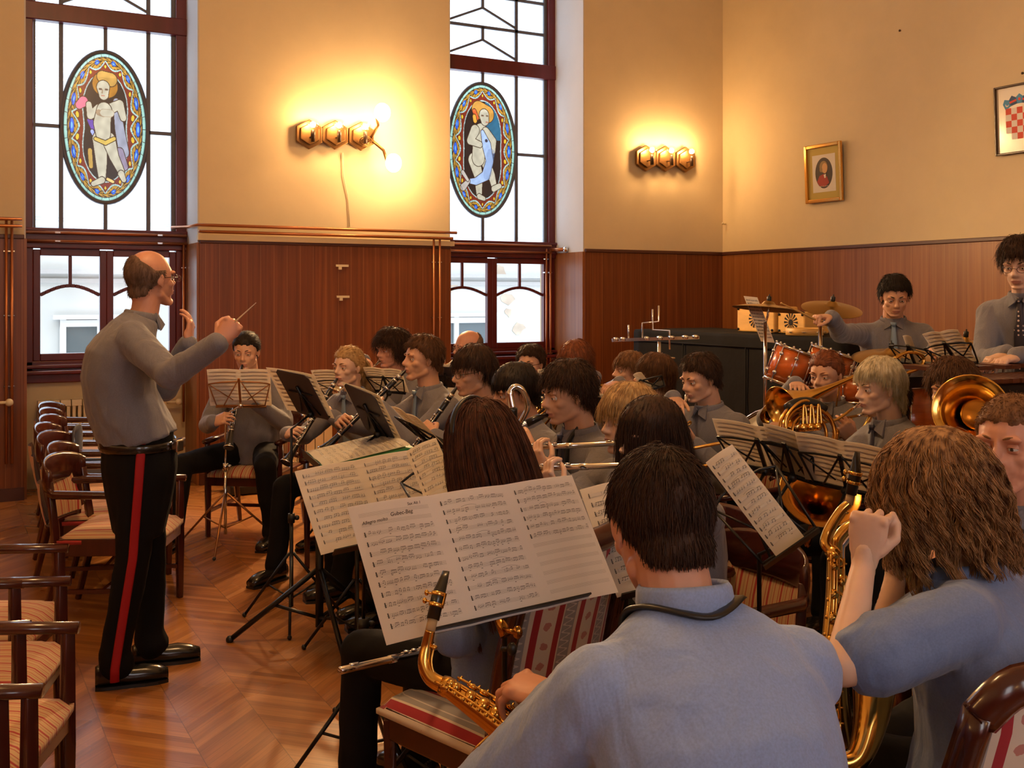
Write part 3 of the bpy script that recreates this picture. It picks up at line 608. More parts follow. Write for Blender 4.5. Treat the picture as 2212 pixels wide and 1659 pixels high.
t = thing('clamp_wiring', 'coiled cable and clamp at the right end of the pier sconce', 'cable', tuple(onA(800, 305)))
pts = [onA(790+16*cos(a_)*(1-a_/30), 305+12*sin(a_)*(1-a_/30), YA-.12) for a_ in np.linspace(0, 14, 40)]; MB().tube(pts, .006, 6).build('coiled_cable', ANT, t)
MB().tube([onA(740, 330, YA-.012), onA(742, 380, YA-.012), onA(752, 430, YA-.01), onA(755, 490, YA-.01)], .005, 6).build('hanging_cable', WHITEM, t)
# unseen warm ambient bulbs added at left and rear walls; more sconces are presumed
for (x, y_) in ((XL+.15, 1.5), (XL+.15, 6.0)): bulb_light((x, y_, 2.9), 20, .06)
for (x, y_) in ((1.2, YR+.2), (5.4, YR+.2)): bulb_light((x, y_, 2.9), 9, .06)
# ---------------------------------------------------------------- pictures on the right wall
def picture(c, w, h, label, name, builder, framem, fw=.03, tilt=.045):
    p = onB(*c); t = thing(name, label, 'picture', tuple(p))
    # local x: along wall to the right as seen (-y world), local y: up, local z: out of wall (-x world)
    M = Matrix.Translation(p+Vector((-.02-h/2*tilt, 0, 0))) @ Matrix(((0, 0, -1, 0), (-1, 0, 0, 0), (0, 1, 0, 0), (0, 0, 0, 1))) @ Matrix.Rotation(tilt, 4, 'X')
    f_ = MB()
    for (a, c_) in (((-w/2, -h/2), (-w/2+fw, h/2)), ((w/2-fw, -h/2), (w/2, h/2)), ((-w/2+fw, h/2-fw), (w/2-fw, h/2)), ((-w/2+fw, -h/2), (w/2-fw, -h/2+fw))):
        f_.prism([(a[0], a[1]), (c_[0], a[1]), (c_[0], c_[1]), (a[0], c_[1])], .025, M)
    f_.build('picture_frame', framem, t, bevel=.006); builder(t, M, w-2*fw, h-2*fw); return t
def ell(cx, cy, rx, ry, n_=32): return [(cx+rx*cos(2*pi*k/n_), cy+ry*sin(2*pi*k/n_)) for k in range(n_)]
def flatpoly(t, name, poly, z, M, m_): return MB().prism(poly, .0012, M @ Matrix.Translation((0, 0, z))).build(name, m_, t)
def portrait(t, M, w, h):
    flatpoly(t, 'mount', [(-w/2, -h/2), (w/2, -h/2), (w/2, h/2), (-w/2, h/2)], .002, M, mat('olive_mount', (.52, .40, .10), .7))
    flatpoly(t, 'print', [(-w*.36, -h*.37), (w*.36, -h*.37), (w*.36, h*.36), (-w*.36, h*.36)], .004, M, mat('print_paper', (.72, .68, .62), .7))
    m_ = MB(); def_ = lambda poly, z, mi: m_.prism(poly, .0006, M @ Matrix.Translation((0, 0, z)), mi)
    def_(ell(0, 0, w*.27, h*.30), .0055, 0)
    def_([(-w*.22, -h*.16), (-w*.14, -h*.05), (0, -h*.02), (w*.10, -h*.08), (w*.16, -h*.2), (0, -h*.28), (-w*.15, -h*.24)], .0064, 1)
    def_(ell(w*.0, h*.12, w*.13, h*.115, 20), .0072, 2); def_(ell(w*.035, h*.09, w*.085, h*.10, 20), .0080, 3)
    def_([(w*.0, -h*.04), (w*.07, -h*.02), (w*.06, -h*.1), (w*.02, -h*.1)], .0088, 4); def_(ell(-w*.08, h*.07, w*.045, h*.05, 12), .0088, 2)
    m_.build('oval_portrait', [mat('portrait_dark', (.03, .02, .02), .6), mat('portrait_coat', (.35, .03, .02), .6), mat('portrait_hair', (.28, .18, .07), .6), mat('portrait_skin', (.62, .36, .16), .6), mat('portrait_lace', (.8, .75, .65), .6)], t)
    sg = MB(); sg.tube([M @ Vector((w*(-.14+.28*k/14), -h*.26+h*.012*sin(k*2.3), .0095)) for k in range(15)], .0022, 4); sg.build('signature', mat('portrait_lace'), t)
GOLD = mat('gilt_frame', (.72, .40, .12), .18, 1); BRNF = mat('brown_frame', (.06, .03, .015), .3)
def wB(pa, pb): a = onB(*pa); b_ = onB(*pb); return abs(a.y-b_.y), abs(a.z-b_.z)
w_, _ = wB((1746, 380), (1826, 380)); _, h_ = wB((1786, 312), (1786, 438)); picture((1786, 374), w_, h_, 'gilt framed oval portrait print in a yellow mount on the right wall', 'framed_portrait', portrait, GOLD, .035)
def crest(t, M, w, h):
    flatpoly(t, 'print', [(-w/2, -h/2), (w/2, -h/2), (w/2, h/2), (-w/2, h/2)], .002, M, mat('crest_paper', (.80, .74, .66), .3, coat=.5))
    m_ = MB(); P = lambda poly, z, mi: m_.prism(poly, .0006, M @ Matrix.Translation((0, 0, z)), mi)
    sw, x0_, ytop = w*.62, -w*.31, h*.18; q = sw/5
    for i in range(5):
        for j in range(5):
            yb = ytop-(j+1)*q
            if j == 4 and i in (0, 4): continue
            P([(x0_+i*q, yb), (x0_+(i+1)*q, yb), (x0_+(i+1)*q, yb+q), (x0_+i*q, yb+q)], .004, 0 if (i+j) % 2 == 0 else 1)
    for i in range(5):   # crown of five little shields
        a_ = (i-2)*.24; cx_ = sin(a_)*sw*.95; cy_ = ytop-sw*.73+cos(a_)*sw*.95; rot = lambda x, y: (cx_+x*cos(a_)+y*sin(a_), cy_-x*sin(a_)+y*cos(a_))
        s_ = q*.62
        P([rot(-s_, -s_*.9), rot(s_, -s_*.9), rot(s_, s_*.8), rot(0, s_*1.6), rot(-s_, s_*.8)], .004, 2 if i % 2 == 0 else 3)
        if i in (0,): P([rot(*c) for c in ell(0, 0, s_*.5, s_*.5, 14)], .005, 1); P([rot(*c) for c in ell(s_*.15, s_*.15, s_*.4, s_*.4, 14)], .0057, 2)
        elif i in (1, 3): P([rot(-s_, -s_*.2), rot(s_, -s_*.2), rot(s_, s_*.3), rot(-s_, s_*.3)], .005, 0)
        else: P([rot(*c) for c in ell(0, s_*.2, s_*.4, s_*.4, 6)], .005, 0)
    m_.build('chequered_shield', [mat('crest_red', (.72, .08, .04), .6), mat('crest_white', (.85, .8, .75), .6), mat('crest_blue', (.08, .32, .60), .6), mat('crest_dark_blue', (.04, .09, .22), .6)], t)
c1 = onB(2157, 265); hh = wB((2157, 190), (2157, 337))[1]; ww = hh*.80
pc = c1.y-ww/2; dd = Vector((XB, pc, c1.z-.0)); vv = dd-CAM; px_ = CX+FPX*vv.dot(RT)/vv.dot(FW); py_ = HY-FPX*vv.z/vv.dot(FW)
picture((px_, py_), ww, hh, 'framed coat of arms with a red and white chequered shield on the right wall', 'framed_coat_of_arms', crest, BRNF, .018)
# wall specks: nails
for (px, py, lab) in ((1943, 66, 'small nail high in the right wall'), (2208, 158, 'small nail above the framed coat of arms')):
    p = onB(px, py, XB-.008); tag(MB().lathe([(.009, -.01), (.011, 0), (.005, .006)], 8, Matrix.Translation(p) @ Matrix.Rotation(-pi/2, 4, 'Y')).build('nail', SOCK), lab, 'nail')
p = onB(1566, 484, XB-.02); tag(MB().tube([p+Vector((.01, 0, 0)), p+Vector((-.04, .0, 0)), p+Vector((-.05, -.03, .01))], .008).build('corner_hook', WHITEM), 'small metal hook near the corner above the panelling', 'hook')
# ============================================================ PEOPLE
def skinmat(name, col): 
    m = mat(name, col, .48, sss=.12, var=(.08, (14, 14, 14)), bump=(.12, .002, 30)); return m
SK = skinmat('warm_skin', (.70, .39, .25)); SKP = skinmat('pale_skin', (.78, .50, .36)); SKR = skinmat('ruddy_skin', (.66, .32, .21))
LIP = mat('lips', (.50, .20, .15), .45); EYEW = mat('eye_white', (.75, .72, .68), .2); IRIS = mat('iris_brown', (.05, .025, .015), .15); BROWM = mat('eyebrow_hair', (.05, .025, .012), .8)
def shirtmat(name, col):
    m = mat(name, col, .8, sheen=.25); n = m.node_tree.nodes; l = m.node_tree.links; b = n['Principled BSDF']
    t = N(m, 'ShaderNodeTexCoord'); z = N(m, 'ShaderNodeTexNoise'); z.inputs['Scale'].default_value = 7; z.inputs['Detail'].default_value = 3; z.inputs['Distortion'].default_value = 1.2
    mp = N(m, 'ShaderNodeMapping'); mp.inputs['Scale'].default_value = (1.6, 1.6, .6); l.new(t.outputs['Object'], mp.inputs[0]); l.new(mp.outputs[0], z.inputs['Vector'])
    bp = N(m, 'ShaderNodeBump'); bp.inputs['Strength'].default_value = .55; bp.inputs['Distance'].default_value = .022; l.new(z.outputs[0], bp.inputs['Height']); l.new(bp.outputs[0], b.inputs['Normal'])
    w = N(m, 'ShaderNodeTexNoise'); w.inputs['Scale'].default_value = 260; l.new(t.outputs['Object'], w.inputs['Vector'])
    l.new(ramp(m, w.outputs[0], [(.3, tuple(c*.9 for c in col)), (.7, tuple(c*1.08 for c in col))]), b.inputs['Base Color']); return m
SHIRT = shirtmat('warm_lit_shirt', (.185, .18, .215)); SHIRTB = shirtmat('daylit_shirt', (.27, .37, .66)); SHIRTC = shirtmat('blue_shirt', (.17, .24, .46)); SHIRTW = shirtmat('pale_shirt', (.62, .58, .52))  # one uniform shirt: warm and daylight tints put into far and near colours
TIEB = mat('light_blue_tie', (.22, .32, .46), .5, bump=(.3, .002, 60)); TIED = mat('dark_tie', (.04, .04, .07), .5); TIEDOT = mat('dark_dotted_tie', (.03, .025, .04), .5)
m = TIEDOT; tcx = N(m, 'ShaderNodeTexCoord'); vo = N(m, 'ShaderNodeTexVoronoi'); vo.inputs['Scale'].default_value = 42; vo.inputs['Randomness'].default_value = .15; m.node_tree.links.new(tcx.outputs['Object'], vo.inputs['Vector'])
m.node_tree.links.new(ramp(m, vo.outputs[0], [(0, (.75, .6, .55)), (.22, (.03, .025, .04))], 'CONSTANT'), m.node_tree.nodes['Principled BSDF'].inputs['Base Color'])
def hairmat(name, a, b):
    m = mat(name, a, .62, spec=.35); n = m.node_tree.nodes; l = m.node_tree.links; bs = n['Principled BSDF']
    t = N(m, 'ShaderNodeTexCoord'); z = N(m, 'ShaderNodeTexNoise'); z.inputs['Scale'].default_value = 1; z.inputs['Detail'].default_value = 4
    mp = N(m, 'ShaderNodeMapping'); mp.inputs['Scale'].default_value = (70, 70, 22); l.new(t.outputs['Object'], mp.inputs[0]); l.new(mp.outputs[0], z.inputs['Vector']); l.new(ramp(m, z.outputs[0], [(.35, a), (.65, b)]), bs.inputs['Base Color']); return m
H_BLACK = hairmat('black_hair', (.008, .005, .004), (.022, .012, .008)); H_DARK = hairmat('dark_brown_hair', (.022, .009, .005), (.06, .024, .011)); H_BROWN = hairmat('brown_hair', (.07, .028, .012), (.15, .065, .026))
H_LIGHT = hairmat('light_brown_hair', (.14, .06, .024), (.27, .13, .055)); H_BLOND = hairmat('blond_hair', (.36, .20, .08), (.58, .38, .17)); H_PLAT = hairmat('platinum_blond_hair', (.42, .34, .2), (.72, .62, .42)); H_RED = hairmat('auburn_hair', (.13, .035, .012), (.26, .075, .025)); H_GREY = hairmat('grey_brown_hair', (.10, .055, .035), (.2, .12, .08))
H_CURL = hairmat('wavy_brown_hair', (.13, .055, .022), (.50, .27, .115)); H_LONG = hairmat('long_reddish_brown_hair', (.035, .009, .004), (.10, .028, .012))
SPEC = mat('spectacle_metal', (.12, .1, .1), .25, .8); LENS = BULBG
_tmp = [0]
def remesh(mb, vox, it=2, fac=.5):
    me = mb.mesh('tmp'); o = bpy.data.objects.new('tmp', me); COL.objects.link(o)
    r = o.modifiers.new('r', 'REMESH'); r.mode = 'VOXEL'; r.voxel_size = vox
    if it: s = o.modifiers.new('s', 'SMOOTH'); s.factor = fac; s.iterations = it
    dg = bpy.context.evaluated_depsgraph_get(); ev = o.evaluated_get(dg); m = ev.to_mesh()
    v = np.empty(len(m.vertices)*3, np.float32); m.vertices.foreach_get('co', v); v = v.reshape(-1, 3).astype(float)
    nr = np.empty(len(m.vertices)*3, np.float32); m.vertices.foreach_get('normal', nr); nr = nr.reshape(-1, 3).astype(float)
    f = np.array([p.vertices[:] for p in m.polygons if len(p.vertices) == 4])
    ev.to_mesh_clear(); bpy.data.objects.remove(o); bpy.data.meshes.remove(me); return v, f, nr
def gpush(v, c, sig, vec): 
    d2 = ((v-np.array(c))**2/np.array(sig)**2).sum(1); return v+np.exp(-d2/2)[:, None]*np.array(vec)
HEADS = {}
def head_template(kind, vox):
    key = (kind, vox)
    if key in HEADS: return HEADS[key]
    fem = kind == 'f'; jw = .9 if fem else 1.0
    m = MB()
    m.ball((0, -.014, .028), (.075, .096, .090), 24); m.ball((0, .012, .012), (.068, .078, .082), 20)
    m.ball((0, .022, -.036), (.060*jw, .066, .066), 20); m.ball((0, .046, -.074), (.041*jw, .038, .034), 16); m.ball((0, .074, -.096), (.022*jw, .017, .017), 12); m.ball((0, .058, -.04), (.044*jw, .036, .045), 16); m.cap((.046*jw, .0, -.066), (.012, .066, -.098), .020, .017, 12); m.cap((-.046*jw, .0, -.066), (-.012, .066, -.098), .020, .017, 12)
    for s in (-1, 1):
        m.ball((.038*s*jw, .049, -.024), (.025, .028, .022), 12)
        m.ball((.030*s, .078, .022), (.026, .012, .0075 if fem else .010), 12)
        m.ball((.0115*s, .090, -.030), (.0085, .012, .008), 10)
        # ear
        m.ball((.077*s, -.010, -.004), (.007, .017, .026), 12, Matrix.Rotation(-.35*s, 3, 'Z') @ Matrix.Rotation(-.2, 3, 'X')); m.ball((.074*s, -.004, -.026), (.006, .009, .012), 10)
    m.loft([((0, .076, .022), (.010, 0, 0), (0, .012, .004)), ((0, .084, .004), (.0105, 0, 0), (0, .014, .004)), ((0, .096, -.018), (.0115, 0, 0), (0, .016, .004)), ((0, .104, -.027), (.0125, 0, 0), (0, .014, .005)), ((0, .090, -.038), (.011, 0, 0), (0, .012, .004))], 10)
    m.ball((0, .103, -.026), (.0115, .011, .010), 10)
    m.ball((0, .082, -.058), (.026, .014, .022), 12)
    m.ball((0, .0935, -.0555), (.021, .0065, .0048), 10); m.ball((0, .0915, -.0655), (.018, .0075, .0058), 10)
    m.cap((0, -.022, -.05), (0, -.045, -.17), .050 if fem else .056, .053 if fem else .060, 16)
    m.ball((0, -.05, -.05), (.055, .045, .06), 14)
    v, f, nr = remesh(m, vox, int(3*(.0045/vox)**1.3)+2)
    for s in (-1, 1):
        v = gpush(v, (.031*s, .088, .001), (.015, .02, .0095), (0, -.0135, 0)); v = gpush(v, (.016*s, .088, .004), (.006, .02, .008), (0, -.005, 0))
        v = gpush(v, (.074*s, -.002, .0), (.008, .008, .011), (-.005*s, 0, 0)); v = gpush(v, (.055*s, .055, -.05), (.016, .02, .018), (-.0015*s, -.001, 0))
    v = gpush(v, (0, .1, -.0605), (.022, .02, .0022), (0, -.0035, 0)); v = gpush(v, (0, .09, -.078), (.02, .02, .006), (0, -.004, 0))
    # eyelids joined to the head mesh
    LV, LF = [v], [f]; n0 = len(v)
    for s in (-1, 1):
        for (a0, a1) in ((14, 95), (-95, -17)):
            aa = np.radians(np.linspace(a0, a1, 7)); bb = np.radians(np.linspace(-78, 78, 13)); A, B = np.meshgrid(aa, bb, indexing='ij')
            r = .0126; edge = (np.abs(B)/np.radians(78))**2; A2 = A*(1-edge*.75) if a0 > 0 else A*(1-edge*.75)
            P_ = np.stack([.031*s+r*1.12*np.sin(B), .0700+r*np.cos(A2)*np.cos(B), .0005+r*np.sin(A2)], -1).reshape(-1, 3)
            ii = np.arange(6*12); q = (ii//12)*13+ii % 12; LV.append(P_); LF.append(np.stack([q, q+1, q+14, q+13], 1)+n0); n0 += len(P_)
    v = np.concatenate(LV); f = np.concatenate(LF)
    c = v[f].mean(1); mi = np.zeros(len(f), int)
    mi[(np.abs(c[:, 0]) < .0225) & (c[:, 1] > .080) & (np.abs(c[:, 2]+.0605) < .0105-.28*np.abs(c[:, 0])) & (c[:, 2] < -.052)] = 1
    HEADS[key] = (v, f, mi); return HEADS[key]
def skull(vox=.007):
    if 'skull' in HEADS: return HEADS['skull']
    m = MB(); m.ball((0, -.014, .028), (.077, .098, .091), 24); m.ball((0, .010, .012), (.070, .078, .083), 20); m.ball((0, .02, -.038), (.060, .062, .066), 20)
    m.cap((0, -.022, -.05), (0, -.045, -.15), .054, .056, 16); m.ball((0, -.05, -.05), (.056, .047, .06), 14)
    v, f, nr = remesh(m, vox, 3); HEADS['skull'] = (v, f, nr); return HEADS['skull']
HANDS = {}
def hand_template(pose, vox):
    key = (pose, vox)
    if key in HANDS: return HANDS[key]
    # right hand: wrist at origin, fingers +y, palm faces -z, thumb on -x
    P = {'hold': ((38, 48, 28), (36, 50, 30), (38, 50, 30), (42, 48, 28)), 'flute': ((25, 55, 25), (28, 55, 25), (30, 55, 25), (25, 45, 20)), 'relax': ((14, 22, 12), (18, 24, 14), (22, 26, 16), (26, 28, 16)),
         'fist': ((72, 85, 45), (76, 88, 45), (80, 88, 45), (82, 84, 45)), 'keys': ((20, 32, 22), (24, 34, 22), (24, 34, 22), (22, 30, 20))}[pose]
    m = MB(); X = Vector((1, 0, 0))
    m.loft([((0, -.022, 0), (.020, 0, 0), (0, 0, .015)), ((0, -.012, 0), (.026, 0, 0), (0, 0, .018)), ((0, .012, 0), (.030, 0, 0), (0, 0, .017)), ((0, .05, 0), (.040, 0, 0), (0, 0, .015)), ((0, .085, 0), (.041, 0, 0), (0, 0, .013)), ((0, .097, 0), (.036, 0, 0), (0, 0, .010))], 16)
    m.ball((-.022, .035, -.008), (.016, .03, .014), 10); m.ball((.024, .03, -.007), (.013, .03, .012), 10)
    for i, (bx, L) in enumerate(((-.031, .074), (-.0105, .082), (.0105, .076), (.030, .060))):
        p = Vector((bx, .088-(.006 if i in (0, 3) else 0)-(.004 if i == 3 else 0), 0)); a = 0; r = (.0092, .0083, .0076, .0066) if i < 3 else (.0082, .0074, .0067, .006)
        m.ball(p+Vector((0, .002, .003)), .0105, 8)
        for j, (deg, fr) in enumerate(zip(P[i], (.46, .30, .24))):
            a += R_(deg); q = p+Vector(((bx)*.12*fr, cos(a)*L*fr, -sin(a)*L*fr)); m.cap(p, q, r[j], r[j+1], 8); p = q
    t0 = Vector((-.026, .022, -.006))
    cl = pose in ('hold', 'flute', 'fist'); t1 = t0+Vector((-.024, .030, -.020 if cl else -.008)); t2 = t1+(Vector((.004, .026, -.016)) if cl else Vector((-.010, .028, -.006))); t3 = t2+(Vector((.012, .018, -.006)) if cl else Vector((-.002, .022, -.003)))
    m.cap(t0, t1, .014, .0115, 8); m.cap(t1, t2, .0108, .0098, 8); m.cap(t2, t3, .0094, .008, 8)
    v, f, nr = remesh(m, vox, 2, .45); HANDS[key] = (v, f); return HANDS[key]
def ik(S, W, a, b, pole):
    d = W-S; L = d.length; k = 1
    if L > (a+b)*.985: k = L/((a+b)*.985); a *= k; b *= k
    if L < abs(a-b)+.02: L = abs(a-b)+.02
    d.normalize(); x = (a*a-b*b+L*L)/(2*L); h = math.sqrt(max(0, a*a-x*x)); pl = pole-d*pole.dot(d)
    if pl.length < 1e-4: pl = Vector((0, 0, -1))
    return S+d*x+pl.normalized()*h, k
def ribbons(paths, w0, w1, seg=3):
    """paths: N x K x 3 -> tapered three-sided strands"""
    Np, K, _ = paths.shape; d = np.gradient(paths, axis=1); d /= np.linalg.norm(d, axis=2, keepdims=True)+1e-9
    ref = np.random.normal(size=(Np, 1, 3)); u = np.cross(d, ref); u /= np.linalg.norm(u, axis=2, keepdims=True)+1e-9; w = np.cross(d, u)
    t = np.linspace(0, 1, K)[None, :, None]; r = (w0+(w1-w0)*t)*np.random.uniform(.7, 1.2, (Np, 1, 1))
    V = np.stack([paths+r*(u*cos(2*pi*k/seg)+w*sin(2*pi*k/seg)) for k in range(seg)], 2)   # N K seg 3
    idx = np.arange(Np*K*seg).reshape(Np, K, seg); fs = []
    for k in range(seg):
        k2 = (k+1) % seg; fs.append(np.stack([idx[:, :-1, k], idx[:, :-1, k2], idx[:, 1:, k2], idx[:, 1:, k]], -1).reshape(-1, 4))
    return V.reshape(-1, 3), np.concatenate(fs)
STY = {  # th thickness, n strands, L length, g gravity, wave amp, lift, hairline pieces (y,z), part
 'short': dict(th=.010, n=1500, L=.028, g=.25, wave=.0, lift=.55), 'crop': dict(th=.006, n=1500, L=.016, g=.2, wave=0, lift=.5),
 'bowl': dict(th=.018, n=1800, L=.035, g=.9, wave=.0, lift=.15, bang=.028), 'messy': dict(th=.020, n=2200, L=.045, g=.5, wave=.006, lift=.35, bang=.05, back=-.075),
 'curly': dict(th=.030, n=2400, L=.070, g=.7, wave=.012, lift=.45, bang=.05, back=-.12, side=-.04), 'tied': dict(th=.007, n=900, L=.03, g=.0, wave=0, lift=.03),
 'fringe': dict(th=.016, n=1800, L=.05, g=.6, wave=.002, lift=.25, bang=.035, back=-.08), 'bobshort': dict(th=.020, n=2200, L=.055, g=.7, wave=.003, lift=.3, bang=.035, back=-.09, side=-.03),
 'pixie': dict(th=.018, n=2400, L=.042, g=.7, wave=.001, lift=.22, bang=.050, back=-.10, side=.0), 'bob': dict(th=.014, n=2600, L=.15, g=2.0, wave=.002, lift=.0, bang=.045, back=-.10, side=-.06), 'bald': dict(th=.0035, n=900, L=.009, g=.3, wave=0, lift=.4, top=.035),
 'thinning': dict(th=.004, n=1700, L=.015, g=.12, wave=0, lift=.16, front=.03, back=-.075, side=.012), 'shaved': dict(th=.0022, n=1500, L=.006, g=.1, wave=0, lift=.8)}
def make_hair(style, vox, dense=1.0, wid=1.0):
    s = dict(STY[style]); sv, sf, sn = skull(); x, y, z = sv.T
    bang = s.get('bang', .062); side = s.get('side', -.012); back = s.get('back', -.07)
    ypts = [-.12, -.07, -.035, -.01, .015, .030, .05, .075, .11]
    zpts = [back-.01, back, min(side-.02, back*.5), side, side+.005 if side < -.02 else .012, .040 if side > -.02 else side+.03, max(bang-.008, .02), bang, bang]
    line = np.interp(y, ypts, zpts); h = z-line
    h = h+.004*np.sin(x*160)*(y > .03)
    if 'top' in s: h = np.minimum(h, np.where(y > -.075, s['top']-z+np.maximum(0, -y-.03)*.9, .03))
    if 'front' in s: h = np.minimum(h, np.where(z > .055, s['front']-y, .03))
    k = np.clip(h/.022, -.4, 1); th = s['th']*(.72 if s['th'] > .012 else 1)
    prof = np.where(k > 0, k**.6, k*1.5); nzv = np.array([noise.noise(Vector(p)*38) for p in sv])
    off = prof*th*(1+.25*nzv)*(1+.25*np.clip((z-.03)/.09, 0, 1))+np.where(k > 0, .002, 0)
    cv = sv+sn*np.where(k > 0, off, -.006)[:, None]
    kf = k[sf].max(1) > -.2; f = sf[kf]
    used = np.unique(f); mp = -np.ones(len(cv), int); mp[used] = np.arange(len(used)); V = [cv[used]]; Fq = [mp[f]]
    roots = np.where(k > .12)[0]; n = int(s['n']*dense*1.5)
    if len(roots) and n:
        r = np.random.choice(roots, n); p = cv[r]+np.random.normal(0, .0025, (n, 3)); nn_ = sn[r]; crown = np.array((.01, -.055, .125)); K = 5 if s['L'] < .1 else 12
        d = p-crown; d -= nn_*(d*nn_).sum(1)[:, None]; d /= np.linalg.norm(d, axis=1)[:, None]+1e-6
        if style == 'tied': tgt = np.array((0, -.115, -.01)); d = tgt-p; d -= nn_*(d*nn_).sum(1)[:, None]; d /= np.linalg.norm(d, axis=1)[:, None]+1e-6
        d = d+np.random.normal(0, .22 if style in ('messy', 'curly') else .1, (n, 3)); dirn = d+nn_*s['lift']; L = s['L']*np.random.uniform(.6, 1.25, n)*np.clip(k[r]*1.6, .35, 1)
        paths = [p-nn_*.002]; st = (L/(K-1))[:, None]; ph = np.random.uniform(0, 6.3, (n, 1)); ax = np.random.normal(size=(n, 3))
        for i in range(K-1):
            t = (i+1)/(K-1); dd = dirn*(1-.5*t)+np.array((0, 0, -1))*s['g']*t*1.6; dd /= np.linalg.norm(dd, axis=1)[:, None]+1e-6
            q = paths[-1]+dd*st
            if s['wave']: q = q+np.cross(dd, ax)*s['wave']*np.sin(ph+i*1.6)*.45
            e = (q-np.array((0, -.012, .025)))/np.array((.078, .099, .094)); el = np.linalg.norm(e, axis=1)[:, None]; q = np.where(el < 1.02, (e/np.maximum(el, 1e-6)*1.03)*np.array((.078, .099, .094))+np.array((0, -.012, .025)), q)
            paths.append(q)
        vv, ff = ribbons(np.stack(paths, 1), .0010*wid if dense > 1.2 else .0014*wid, .0004); ff = ff+sum(len(a) for a in V); V.append(vv); Fq.append(ff)
    return np.concatenate(V), np.concatenate(Fq)
def flow_hair(root_sel, n, L, K, wave, wlen, collide, wid, outward=.35, cone=None, seed=1, crown=(.0, -.02, .125), guides=240, clump=.55, back=0.0):
    """long strands gathered in locks that start over the scalp and fall over head and shoulders (head-local)"""
    rs = np.random.RandomState(seed); sv, sf, sn = skull(); ok = np.where(root_sel(sv))[0]; r = rs.choice(ok, guides); p = sv[r]+sn[r]*.010; nn_ = sn[r]
    c = np.array(crown); d = p-c; d[:, 2] *= .3; d -= nn_*(d*nn_).sum(1)[:, None]; d /= np.linalg.norm(d, axis=1)[:, None]+1e-6
    m = guides; LL = L*rs.uniform(.8, 1.08, m); st = (LL/(K-1))[:, None]; paths = [p]; ph = rs.uniform(0, 6.3, (m, 1)); a_ = rs.uniform(0, 6.3, m); ax = np.stack([np.cos(a_), np.sin(a_), np.zeros(m)], 1); bx = np.stack([-np.sin(a_), np.cos(a_), np.zeros(m)], 1)
    vel = d+nn_*outward; thick = rs.uniform(0, .012, (m, 1))
    for i in range(K-1):
        vel = vel*.72+np.array((0, -back, -1.0))*.38; q = paths[-1]+vel/np.linalg.norm(vel, axis=1)[:, None]*st
        if wave: q = q+(ax*np.cos(ph+(i*st)*6.28/wlen)+bx*.7*np.sin(ph+(i*st)*6.28/wlen))*wave*min(1, i/4)
        for (cc, rr) in collide:
            cc = np.array(cc); rr = np.array(rr)+thick; e = (q-cc)/rr; el = np.linalg.norm(e, axis=1)[:, None]; q = np.where(el < 1, cc+e/np.maximum(el, 1e-6)*rr, q)
        paths.append(q)
    G = np.stack(paths, 1); r = rs.choice(ok, n); p = sv[r]+sn[r]*.009+rs.normal(0, .002, (n, 3)); g = np.argmin(((p[:, None]-G[None, :, 0])**2).sum(2), 1)
    t = np.linspace(0, 1, K)[None, :, None]; off = (p-G[g, 0])[:, None, :]; P_ = G[g]+off*(1-clump*t)+rs.normal(0, .0035, (n, 1, 3))*t+rs.normal(0, .0006, (n, K, 3))
    return ribbons(P_, wid, wid*.45)
